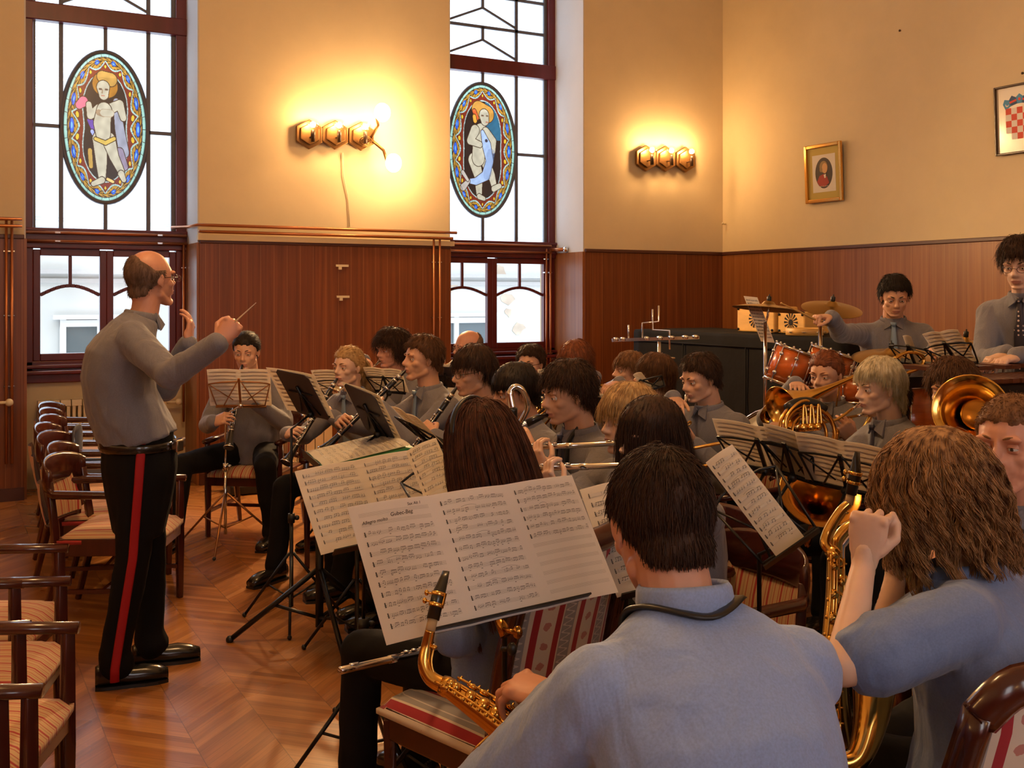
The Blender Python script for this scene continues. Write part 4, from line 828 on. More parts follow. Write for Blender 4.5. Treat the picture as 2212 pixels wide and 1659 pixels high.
def person(name_label, H, face, lean=8, tilt=(0, 0, 0), scale=1.0, fat=1.0, kind='m', skin=None, shirt=None, hair=('short', None), hands=(None, None), vox=.012, hvox=.0045, tie=None, seated=True,
           legs=None, extra_hair=None, glasses=False, sleeve=1.0, gap=.0, hunch=0.0, dens=1.0, collar=True, eyes=True, group=None, waist=1.0, legfwd=1.0, neckfwd=0, stand_legs=None, hipz=.55, base=0.0, shoulder=1.0, poles=None, braid=False, spread=1.0, shrug=0.0, neck=.150, sf=1.0, elbows=None, cz=.012):
    """H world head centre, face = facing angle (0 toward the camera, + toward image left), hands: (left, right) = (grip point, finger dir, palm dir, pose)"""
    skin = skin or SK; shirt = shirt or SHIRT; s = scale
    fa = R_(face); fdir = (-FW)*cos(fa)+(-RT)*sin(fa); rz = math.atan2(fdir.y, fdir.x)-pi/2
    # local head position and spine
    hz = H.z; nz_ = hz-neck*s; le = R_(lean); hip = hipz if seated else .97*s+base
    ny = math.tan(le)*(nz_-hip); hy = ny+.040*s+neckfwd
    Mr = Matrix.Rotation(rz, 4, 'Z'); off = Mr @ Vector((0, hy, 0)); base_w = Vector((H.x-off.x, H.y-off.y, base))
    t = thing('person', name_label, 'person', tuple(base_w), rz, group); Mi = WMS[t.name].inverted()
    hz -= base; nz_ -= base; hip -= base
    Nk = Vector((0, ny, nz_)); HC = Vector((0, hy, hz)); P = Vector((0, 0, hip))
    def spine(u):
        b = -.035*sin(pi*min(max(u, 0), 1))*(1+hunch*2.2); q = P.lerp(Nk, u); return Vector((0, q.y+b, q.z))
    sl = (Nk-P).length; k = s*fat
    prof = [(-.10, .172*k*waist, .118*k), (.0, .176*k*waist, .122*k), (.14, .168*k*waist, .118*k), (.32, .158*k, .112*k), (.50, .165*k, .116*k), (.66, .178*k*shoulder, .117*k), (.78, .186*k*shoulder, .105*s), (.86, .178*s*shoulder, .088*s), (.93, .125*s, .068*s), (.99, .066*s, .058*s)]
    X = Vector((1, 0, 0))
    def secs(grow=0, lo=-1, hi=2):
        out = []
        for (u, rx, ry) in prof:
            if u < lo or u > hi: continue
            a = spine(u-.02); b = spine(u+.02); dv = (b-a).normalized(); f_ = X.cross(dv)*-1; out.append((spine(u), X*(rx+grow), f_*(ry+grow)))
        return out
    sh = []; el = []; wr = []; hd = []
    for i, sd in enumerate((-1, 1)):      # -1: the person's left is +x when facing +y? (x right) -> index 0 left hand at -x
        S = spine(.82)+Vector((sd*.166*s*shoulder*(1+(fat-1)*.5), .0, shrug)); sh.append(S); h = hands[i]
        if h is None: h = (None,)
        if h[0] is None:
            G = Vector((sd*.11, ny*.4+.26, hip+.13)); fy = Vector((-sd*.5, .8, -.25)); pz = Vector((0, 0, -1)); pose = 'relax'
        else:
            G = Mi @ Vector(h[0]) if len(h[0]) == 3 else Vector(h[0][:3]); fy = (Mi.to_3x3() @ Vector(h[1])).normalized(); pz = (Mi.to_3x3() @ Vector(h[2])).normalized(); pose = h[3]
        pz = (pz-fy*pz.dot(fy)).normalized(); W_ = G-fy*.085*s-pz*.02*s
        pole = Vector((sd*.75, -.35, -1)) if not (poles and poles[i]) else Vector(poles[i])
        E, kk = ik(S, W_, .285*s, .255*s, pole); E = Mi @ elbows[i] if (elbows and elbows[i] is not None) else E; el.append(E); wr.append(W_); hd.append((W_, fy, pz, pose, sd))
    # ---- body (skin): head, neck, arms, hands, hidden core
    core = MB(); core.loft(secs(-.028*s, .0, .9), 16); core.cap(spine(.86), Nk+Vector((0, .005, .03)), .062*s, .05*s, 12); core.cap(spine(.2), spine(.0), .11*s, .12*s, 12)
    for i in (0, 1):
        core.cap(sh[i], el[i], .045*s*(.85 if kind == 'f' else 1), .036*s, 10); core.cap(el[i], wr[i]-hd[i][1]*.01, .037*s, .026*s*(.9 if kind == 'f' else 1), 10)
        core.cap(wr[i]-hd[i][1]*.02, wr[i]+hd[i][1]*.02, .025*s, .0215*s, 10); core.cap(spine(.8), sh[i], .055*s, .05*s, 10)
    # legs
    hx = .092*s; lg = []; L1, L2 = .43*s, .43*s
    for i, sd in enumerate((-1, 1)):
        if seated:
            A = Vector((sd*hx, .02, hip-.005)); spx = (legs or (.10, .10))[i]*spread; Kn = Vector((sd*(hx+spx), .44*s*legfwd, max(.50, hip-.03)-base*0)); An = Vector((Kn.x+sd*.01, Kn.y+(stand_legs or (0.02, 0.06))[i], .09))
        else:
            st_ = (stand_legs or ((0, 0), (0, 0)))[i]; A = Vector((sd*hx, .0, hip-.02)); An = Vector((sd*(hx+.01)+st_[0], st_[1], .09)); Kn = A.lerp(An, .5)+Vector((0, .02, 0))
        lg.append((A, Kn, An)); core.cap(A, Kn, .07*s, .05*s, 10); core.cap(Kn, An, .05*s, .035*s, 10); core.cap(An, An+Vector((0, .02, -.02)), .034, .034, 8)
    cv, cf, _ = remesh(core, max(.010, vox), 1); Vs = [cv]; Fs = [cf]; MI = [np.zeros(len(cf), int)]
    tv, tf, tmi = head_template(kind, hvox); yaw, pit, rol = [R_(a) for a in tilt]
    Rm = (Matrix.Rotation(yaw, 3, 'Z') @ Matrix.Rotation(-pit, 3, 'X') @ Matrix.Rotation(rol, 3, 'Y')); Rn = np.array(Rm)
    # blend: neck follows less than the head
    piv = np.array((0, -.03, -.09)); wgt = np.clip((tv[:, 2]+.17)/.09, 0, 1)[:, None]; hv = tv-piv; hv = (hv @ Rn.T)*wgt+hv*(1-wgt)+piv
    HM = lambda a: ((a-piv) @ Rn.T+piv)*s+np.array(HC)
    n0 = len(cv); Vs.append(hv*s+np.array(HC)); Fs.append(tf+n0); MI.append(tmi); n0 += len(tv)
    for (W_, fy, pz, pose, sd) in hd:
        bv, bf = hand_template(pose, max(.0035, hvox*.8)); xx = fy.cross(-pz); B = np.array([xx, fy, -pz])      # rows
        lv = bv.copy()*s*(.93 if kind == 'f' else 1)
        if sd < 0: lv[:, 0] *= -1; bf = bf[:, ::-1]
        Vs.append(lv @ B+np.array(W_)); Fs.append(bf+n0); MI.append(np.zeros(len(bf), int)); n0 += len(bv)
    body = npobj('body', np.concatenate(Vs), np.concatenate(Fs), [skin, LIP], t, np.concatenate(MI))
    HMp = lambda p: Vector(HM(np.array([p]))[0])
    R4 = Rm.to_4x4()
    if eyes:
        for sd in (-1, 1):
            c_ = HMp((.031*sd, .0698, .0003)); e = MB().ball(c_, .0116*s, 12, None, 0); ir = HMp((.031*sd, .0783, -.0003)); e.ball(ir, (.0052*s, .0042*s, .0052*s), 8, Rm, 1)
            lid = [HMp((.031*sd+.0128*cos(a_)*1.0, .0822-.0085*abs(cos(a_))**2, .0012+.0030*sin(a_))) for a_ in np.linspace(0.1, pi-.1, 7)]; e.tube(lid, .0009*s, 5, 1); e.build('eye', [EYEW, IRIS], body, local=True)
            e = MB(); e.tube([HMp((sd*(.014+.034*u), .0885-.016*u*u, .0235+.006*sin(pi*u*.8)-.002*u)) for u in np.linspace(0, 1, 6)], [.0018, .0032, .0032, .0028, .002, .001], 5, 0); e.build('eyebrow', hair[1] if hair[1] not in (H_BLOND, H_PLAT) else H_BROWN, body, local=True)
    # ---- hair
    hs, hm = hair
    HV = []; HF = []; n1 = 0
    if hs:
        a, b = make_hair(hs, vox, dens); HV.append(a); HF.append(b); n1 = len(a)
    if extra_hair:
        for (a, b) in extra_hair: HV.append(a); HF.append(b+n1); n1 += len(a)
    if HV: npobj('hair', HM(np.concatenate(HV)), np.concatenate(HF), hm, t)
    if glasses:
        g = MB()
        for sd in (-1, 1):
            g.tube([HMp((sd*.033+.021*cos(a_), .098-.010*max(0, sd*cos(a_)), -.001+.015*sin(a_))) for a_ in np.linspace(0, 2*pi, 17)[:-1]], .0013*s if hvox > .003 else .0011, 5, 0, True); g.tube([HMp((sd*.054, .090, .002)), HMp((sd*.070, .04, .004)), HMp((sd*.078, -.005, .004))], .0014, 5)
        g.tube([HMp((-.012, .099, .003)), HMp((0, .103, .006)), HMp((.012, .099, .003))], .0013, 5); gl = g.build('spectacles', SPEC, t, local=True)
        for sd in (-1, 1): MB().prism([(sd*.033+.0205*cos(a_), -.001+.0145*sin(a_)) for a_ in np.linspace(0, 2*pi, 17)[:-1]], .001, Matrix.Translation(HC) @ (R4 @ Matrix.Translation((0, 0, 0))) @ Matrix(((s, 0, 0, 0), (0, 0, -s, .097*s), (0, s, 0, 0), (0, 0, 0, 1)))).build('lens', LENS, gl, local=True)
    # ---- shirt
    sm_ = MB(); sm_.loft(secs(.012, lo=-1 if seated else -.05), 20)
    for i in (0, 1):
        S, E, W_ = sh[i], el[i], wr[i]; sm_.cap(spine(.84)+Vector((0, .0, 0)), S, .07*s, .070*s, 12); q = S.lerp(E, .5)
        sm_.cap(S, q, .070*s, .062*s*sf, 12)
        if sleeve > .6: sm_.cap(q, E, .062*s*sf, .053*s*sf, 12); z_ = E.lerp(W_, sleeve*.98-.02); sm_.cap(E, z_, .055*s*sf, .043*s*sf, 12)
        else: z_ = S.lerp(E, .5+sleeve); sm_.cap(q, z_, .064*s*sf, .064*s*sf, 12)
    v, f, nr = remesh(sm_, vox, 2)
    # folds: ridged noise, stronger low on the torso and at the elbows
    el_ = [np.array(e) for e in el]; low = np.clip(1-(v[:, 2]-hip)/.25, 0, 1)*.8+.45
    for e in el_: low = np.maximum(low, 1.5*np.exp(-((v-e)**2).sum(1)/.012))
    for e in sh: low = np.maximum(low, .9*np.exp(-((v-np.array(e))**2).sum(1)/.012))
    seed = random.uniform(0, 50); d_ = np.array([(.5-abs(noise.noise(Vector((p[0]*11+p[2]*4+seed, p[1]*11, p[2]*5-p[0]*3)))))*1.3+.6*noise.noise(Vector((p[0]*26+seed, p[1]*26, p[2]*17))) for p in v])
    v = v+nr*(d_*low*.0085*s)[:, None]
    shirt_o = npobj('shirt', v, f, shirt, t)
    # placket, collar
    if collar:
        c = MB(); R0 = spine(.965); ax = (HC-spine(.9)).normalized()
        r0 = .064*s
        base_ = spine(.955)+Vector((0, -.4*(cz-.012), cz)); pts = [base_+Vector((cos(a_)*r0*1.10, sin(a_)*r0*1.02+.003, -.012*sin(a_)+.004)) for a_ in np.linspace(0, 2*pi, 25)[:-1]]; c.tube(pts, .012*s, 8, 0, True, flat=(2.0, .55))
        for sd in (-1, 1):
            a_ = Vector((sd*.006, r0*1.10+.004, -.008)); b_ = Vector((sd*.048, r0*.80, .020)); d0 = Vector((sd*.052, r0*1.12, -.052)); e0 = Vector((sd*.018, r0*1.35, -.030))
            vs = [base_+q*s for q in (a_, b_, d0, e0)]; vs2 = [p+Vector((0, .007, .004)) for p in vs]; c.add(vs+vs2, [(0, 1, 2, 3), (7, 6, 5, 4), (0, 4, 5, 1), (1, 5, 6, 2), (2, 6, 7, 3), (3, 7, 4, 0)], 0, False)
        c.build('collar', shirt, shirt_o, local=True)
    fr = lambda u, x=0, g=.018: (lambda a, r: Vector((x, a.y+r+g, a.z)))(spine(u), np.interp(u, [p[0] for p in prof], [p[2] for p in prof])*math.sqrt(max(.1, 1-(x/.17)**2)))
    if tie:
        c = MB(); us = [.965, .93, .90, .7, .5, .3, .2, .16]; ws = [.014, .013, .012, .022, .028, .034, .036, .008]
        c.loft([(fr(u, 0, .030 if u < .9 else .022-.0), Vector((w*s, 0, 0)), Vector((0, .006, .001))) for u, w in zip(us, ws)], 10); c.loft([(fr(.968, 0, .030), Vector((.019*s, 0, 0)), Vector((0, .010, 0))), (fr(.93, 0, .032), Vector((.012*s, 0, 0)), Vector((0, .009, 0)))], 8); c.build('tie', tie, t, local=True)
    # ---- trousers and shoes
    tr = MB(); tr.cap(P+Vector((-.06, .0, .0)), P+Vector((.06, 0, 0)), .115*k, .115*k, 14)
    if seated: tr.cap(P+Vector((-.07, .0, -.02)), P+Vector((.07, .0, -.02)), .095*s, .095*s, 14)
    else: tr.loft([(Vector((0, 0, hip+z_)), (w_*s*fat*waist, 0, 0), (0, d2*s*fat, 0)) for z_, w_, d2 in ((-.40, .150, .088), (-.30, .160, .102), (-.22, .168, .115), (-.12, .178, .128), (-.03, .176, .124), (.02, .160, .110))], 18)
    for A, Kn, An in lg:
        th = .090*s*(.92 if kind == 'f' else 1)
        tr.cap(A, A.lerp(Kn, .5), th, .078*s, 12); tr.cap(A.lerp(Kn, .5), Kn, .078*s, .067*s, 12); tr.cap(Kn, Kn.lerp(An, .5), .066*s, .060*s, 12); tr.cap(Kn.lerp(An, .5), An+Vector((0, -.005, .04)), .060*s, .056*s, 12)
        if seated: tr.cap(An+Vector((0, -.005, .04)), An+Vector((0, 0, -.0)), .058*s, .060*s, 12)
        else: tr.cap(An+Vector((0, -.005, .04)), An+Vector((0, .005, -.0)), .060*s, .067*s, 12)
    v, f, nr = remesh(tr, max(vox, .012), 2); d_ = np.array([.5-abs(noise.noise(Vector((p[0]*9+seed, p[1]*9, p[2]*7)))) for p in v]); v = v+nr*(d_*.010)[:, None]; v[:, 2] = np.maximum(v[:, 2], .028)
    tro = npobj('trousers', v, f, TROUS, t)
    if braid:
        A, Kn, An = lg[1]; b_ = MB(); sx = []
        pts = [Vector((A.x, A.y, A.z+.10)), A, A.lerp(Kn, .5), Kn, Kn.lerp(An, .5), An, Vector((An.x, An.y, .035))]; rr = [.088, .096, .083, .072, .065, .071, .080]
        sec = [(p+Vector((r_*s+.006, -.004, 0)), Vector((.007, 0, 0)), Vector((0, .0175, 0))) for p, r_ in zip(pts, rr)]
        # snap the braid on to the trouser surface
        out = []
        for u in np.linspace(0, 1, 60):
            q = u*(len(sec)-1); i_ = min(int(q), len(sec)-2); c_ = sec[i_][0].lerp(sec[i_+1][0], q-i_); near = v[(np.abs(v[:, 2]-c_.z) < .012) & (np.abs(v[:, 1]-c_.y) < .022) & (v[:, 0] > 0)]
            xs = near[:, 0].max() if len(near) else c_.x; out.append([xs, c_])
        xsm = np.convolve(np.pad([o_[0] for o_ in out], 3, 'edge'), np.ones(7)/7, 'valid')
        b_.loft([(Vector((xm+.004, o_[1].y, o_[1].z)), Vector((.005, 0, 0)), Vector((0, .018, 0))) for xm, o_ in zip(xsm, out)], 8); b_.build('red_stripe', REDST, tro, local=True)
    for i, (A, Kn, An) in enumerate(lg):
        x_, y_ = An.x, An.y; so = MB(); q = [(-.075, .030, .05, .040), (-.05, .036, .055, .050), (.0, .038, .055, .05), (.06, .041, .042, .035), (.11, .046, .044, .036), (.16, .043, .038, .031), (.20, .030, .030, .022)]
        so.loft([((x_, y_+yy*s, zz), (w_*s, 0, 0), (0, 0, hh)) for yy, w_, zz, hh in q], 14)
        sv_ = so.v; so.v = [(a_, b__, max(c_, .012)) for a_, b__, c_ in sv_]; sh_o = so.build('shoe', LEATHER, t, local=True)
        ol = [(x_+s_*w_*1.04*s, y_+yy*s) for yy, w_, _, _ in q for s_ in (1,)]+[(x_-w_*1.04*s, y_+yy*s) for yy, w_, _, _ in reversed(q)]
        MB().prism(ol, .014, Matrix.Identity(4)).build('sole', BLACKP, sh_o, local=True)
    info = dict(t=t, HM=lambda p: WMS[t.name] @ HMp(p), mouth=WMS[t.name] @ HMp((0, .097, -.061)), fdir=fdir, Rm=Rm, Mw=WMS[t.name], spine=spine, fr=fr, hd=hd, sh=sh, el=el, wr=wr, HC=HC)
    return info
def left_of(face): fa = R_(face); f_ = (-FW)*cos(fa)+(-RT)*sin(fa); return f_, f_.cross(UP)   # forward, right
# ============================================================ PROPS
def axisM(o, d, up=(0, 0, 1)):
    """z axis along d, y near up"""
    z = Vector(d).normalized(); u = Vector(up); u = (u-z*u.dot(z)); u = u.normalized() if u.length > 1e-4 else Vector((1, 0, 0)); x = u.cross(z)
    M = Matrix((x, u, z)).transposed().to_4x4(); M.translation = Vector(o); return M
def bez(p, n=8):
    """smooth a polyline (Catmull-Rom)"""
    p = [Vector(q) for q in p]; out = []
    for i in range(len(p)-1):
        a, b, c, d = p[max(i-1, 0)], p[i], p[i+1], p[min(i+2, len(p)-1)]
        for k in range(n):
            t = k/n; out.append(.5*((2*b)+(c-a)*t+(2*a-5*b+4*c-d)*t*t+(3*b-a-3*c+d)*t**3))
    return out+[p[-1]]
# ---------------------------------------------------------------- chairs
def side_chair(label, loc, rz):
    """armless chair: curved wooden back frame round an upholstered floral panel"""
    t = thing('side_chair', label, 'chair', loc, rz); w, dp = .50, .48
    for sx in (-1, 1):
        MB().tube([(sx*(w/2-.03), dp/2-.04, 0), (sx*(w/2-.03), dp/2-.04, .40)], [.017, .026], 4).build('front_leg', WOODD, t, .004, local=True)
        MB().tube(bez([(sx*(w/2-.05), -dp/2-.07, 0), (sx*(w/2-.04), -dp/2+.0, .25), (sx*(w/2-.035), -dp/2+.02, .45), (sx*(w/2-.035), -dp/2-.02, .68), (sx*(w/2-.05), -dp/2-.09, .93)], 4), .026, 6, flat=(.8, 1.1)).build('back_leg', WOODD, t, local=True)
    MB().tube(bez([(-(w/2-.05), -dp/2-.09, .92), (-.15, -dp/2-.125, .975), (0, -dp/2-.135, .96), (.15, -dp/2-.125, .975), (w/2-.05, -dp/2-.09, .92)], 5), .030, 8, flat=(1.1, .7)).build('crest_rail', WOODD, t, local=True)
    ap = MB(); e = .385
    for a_, b_ in (((-w/2+.03, dp/2-.03), (w/2-.03, dp/2-.03)), ((-w/2+.03, -dp/2+.02), (w/2-.03, -dp/2+.02)), ((-w/2+.03, -dp/2+.02), (-w/2+.03, dp/2-.03)), ((w/2-.03, -dp/2+.02), (w/2-.03, dp/2-.03))): ap.bar((*a_, e), (*b_, e), .028, .09)
    ap.build('seat_frame', WOODD, t, .006, local=True)
    n = 14; vs = []
    for j in range(n+1):
        for i in range(n+1):
            u, v = i/n*2-1, j/n*2-1; edge = max(abs(u), abs(v))**6; vs.append((u*(w/2-.01), v*(dp/2-.0)+.02*(1-u*u)*(v > 0), .42+.065*(1-edge)*(1-.3*(u*u+v*v)/2)))
    c = MB(); c.add(vs, [(j*(n+1)+i, j*(n+1)+i+1, (j+1)*(n+1)+i+1, (j+1)*(n+1)+i) for j in range(n) for i in range(n)]); c.add([(x, y, .405) for x, y, z in vs], [(j*(n+1)+i, (j+1)*(n+1)+i, (j+1)*(n+1)+i+1, j*(n+1)+i+1) for j in range(n) for i in range(n)])
    m = (n+1)**2; rim = [i for i in range(n+1)]+[(j+1)*(n+1)-1 for j in range(1, n+1)]+[n*(n+1)+i for i in range(n-1, -1, -1)]+[j*(n+1) for j in range(n-1, 0, -1)]
    c.f += [(rim[k], rim[k]+m, rim[(k+1) % len(rim)]+m, rim[(k+1) % len(rim)]) for k in range(len(rim))]; c.m += [0]*len(rim); c.sm += [True]*len(rim); c.build('seat_cushion', FAB_W, t, local=True)
    bp = MB(); k2, J = 12, 8; P_ = []
    for s_, off in ((1, .016), (-1, -.016)):
        vs = []
        for j in range(J+1):
            v = j/J; z = .50+.44*v; y0_ = -dp/2+.02-.115*v**1.4; top = 1-.10*v*v
            for i in range(k2+1): u = i/k2*2-1; vs.append((u*(w/2-.055)*top, y0_+off*(1-u**6)*(1-(2*v-1)**6)-.03*(1-u*u), z))
        q = [(j*(k2+1)+i, j*(k2+1)+i+1, (j+1)*(k2+1)+i+1, (j+1)*(k2+1)+i) for j in range(J) for i in range(k2)]; bp.add(vs, [f[::-1] for f in q] if s_ > 0 else q)
    bp.build('backrest_panel', FAB_W, t, local=True)
    MB().tube([(-w/2+.04, -dp/2+.015, .49), (0, -dp/2-.015, .485), (w/2-.04, -dp/2+.015, .49)], .018, 6).build('back_rail', WOODD, t, local=True)
    return t
def make_chair(label, loc, rz, fab=None, group=None, wide=False):
    if wide: return side_chair(label, loc, rz)
    fab = fab or FAB_F; t = thing('armchair', label, 'chair', loc, rz, group); B = lambda: MB()
    w, dp, sh = .54, .50, .43
    for sx in (-1, 1):
        fl = B(); fl.tube([(sx*(w/2-.025), dp/2-.03, .0), (sx*(w/2-.025), dp/2-.03, .30), (sx*(w/2-.02), dp/2-.03, .625)], [.020, .026, .022], 4); fl.build('front_leg', WOODD, t, .004, local=True)
        bl = B(); bl.tube([(sx*(w/2-.03), -dp/2-.06, .0), (sx*(w/2-.03), -dp/2+.01, .30), (sx*(w/2-.03), -dp/2+.0, .46), (sx*(w/2-.04), -dp/2-.03, .70)], [.018, .025, .025, .02], 4); bl.build('back_leg', WOODD, t, .004, local=True)
        a = B(); a.loft([((sx*(w/2-.02), dp/2+.0, .635), (.026, 0, 0), (0, 0, .018)), ((sx*(w/2-.015), .05, .637), (.028, 0, 0), (0, 0, .019)), ((sx*(w/2-.02), -dp/2+.0, .64), (.024, 0, 0), (0, 0, .022)), ((sx*(w/2-.03), -dp/2-.03, .65), (.018, 0, 0), (0, 0, .024))], 8); a.build('armrest', WOODD, t, local=True)
    ap = B(); 
    for a_, b_ in (((-w/2+.03, dp/2-.03), (w/2-.03, dp/2-.03)), ((-w/2+.03, -dp/2+.02), (w/2-.03, -dp/2+.02)), ((-w/2+.03, -dp/2+.02), (-w/2+.03, dp/2-.03)), ((w/2-.03, -dp/2+.02), (w/2-.03, dp/2-.03))): ap.bar((*a_, .385), (*b_, .385), .025, .085)
    ap.build('seat_frame', WOODD, t, .003, local=True)
    st = B(); st.bar((-w/2+.03, -.02, .17), (w/2-.03, -.02, .17), .02, .02); st.bar((-w/2+.03, -dp/2-.02, .17), (-w/2+.03, dp/2-.03, .17), .02, .02); st.bar((w/2-.03, -dp/2-.02, .17), (w/2-.03, dp/2-.03, .17), .02, .02); st.build('stretcher', WOODD, t, local=True)
    # cushion: domed grid
    n = 14; vs = []; fs = []
    for j in range(n+1):
        for i in range(n+1):
            u, v = i/n*2-1, j/n*2-1; edge = max(abs(u), abs(v))**6; x = u*(w/2-.02)*(1-.02*v); y = v*(dp/2-.01)+.012*(1-u*u)*(v > 0); vs.append((x, y, sh-.01+.055*(1-edge)*(1-.35*(u*u+v*v)/2)))
    fs = [(j*(n+1)+i, j*(n+1)+i+1, (j+1)*(n+1)+i+1, (j+1)*(n+1)+i) for j in range(n) for i in range(n)]
    c = MB(); c.add(vs, fs); c.add([(x, y, sh-.03) for x, y, z in vs], [f[::-1] for f in fs]); m = (n+1)**2
    rim = [i for i in range(n+1)]+[(j+1)*(n+1)-1 for j in range(1, n+1)]+[n*(n+1)+i for i in range(n-1, -1, -1)]+[j*(n+1) for j in range(n-1, 0, -1)]
    c.f += [(rim[k], rim[k]+m, rim[(k+1) % len(rim)]+m, rim[(k+1) % len(rim)]) for k in range(len(rim))]; c.m += [0]*len(rim); c.sm += [True]*len(rim)
    c.build('seat_cushion', fab, t, local=True)
    # curved crest rail
    cr_ = B(); secs = []
    for k in range(15):
        a = pi*(k/14); x = -(w/2-.03)*cos(a); y = -dp/2-.02-.085*sin(a); zc = .70+.030*sin(a); hh = .055+.022*sin(a); secs.append(((x, y, zc), (0.0, 0, hh), (-.012*cos(a)*1.0, -.014*max(.4, sin(a)), 0)))
    cr_.loft(secs, 10); cr_.build('crest_rail', WOODD, t, local=True)
    bp = B(); k2 = 10; g0 = []
    for k in range(k2+1):
        a = pi*(.10+.80*k/k2); x = -(w/2-.06)*cos(a); g0.append((x, -dp/2-.0-.075*sin(a)))
    for (dy, flip) in ((.0, 0), (-.03, 1)):
        vs = []; 
        for j in range(5):
            z = .48+.20*j/4
            for (x, y) in g0: vs.append((x*(1-.03*j), y+dy-.05*j/4*0.9+.02*(1-((j-2)/2)**2)*(1 if not flip else -1)*.4, z))
        q = [(j*(k2+1)+i, j*(k2+1)+i+1, (j+1)*(k2+1)+i+1, (j+1)*(k2+1)+i) for j in range(4) for i in range(k2)]; bp.add(vs, [f[::-1] if not flip else f for f in q])
    bp.build('backrest_panel', FAB_W if wide else fab, t, local=True)
    rl = B(); rl.tube([(x, y-.014, .475) for x, y in g0], .018, 6); rl.build('back_rail', WOODD, t, local=True)
    return t
def copy_tree(o, parent=None):
    c = o.copy(); COL.objects.link(c)
    if parent is not None: c.parent = parent
    for ch in list(o.children): copy_tree(ch, c)
    return c
CH0 = {}
def chair(label, loc, rz, wide=False, group=None):
    k = wide
    if k not in CH0: CH0[k] = make_chair(label, loc, rz, FAB_W if wide else FAB_F, group, wide); return CH0[k]
    c = copy_tree(CH0[k]); c.location = loc; c.rotation_euler = (0, 0, rz); c['label'] = label
    if group: c['group'] = group
    elif 'group' in c: del c['group']
    return c
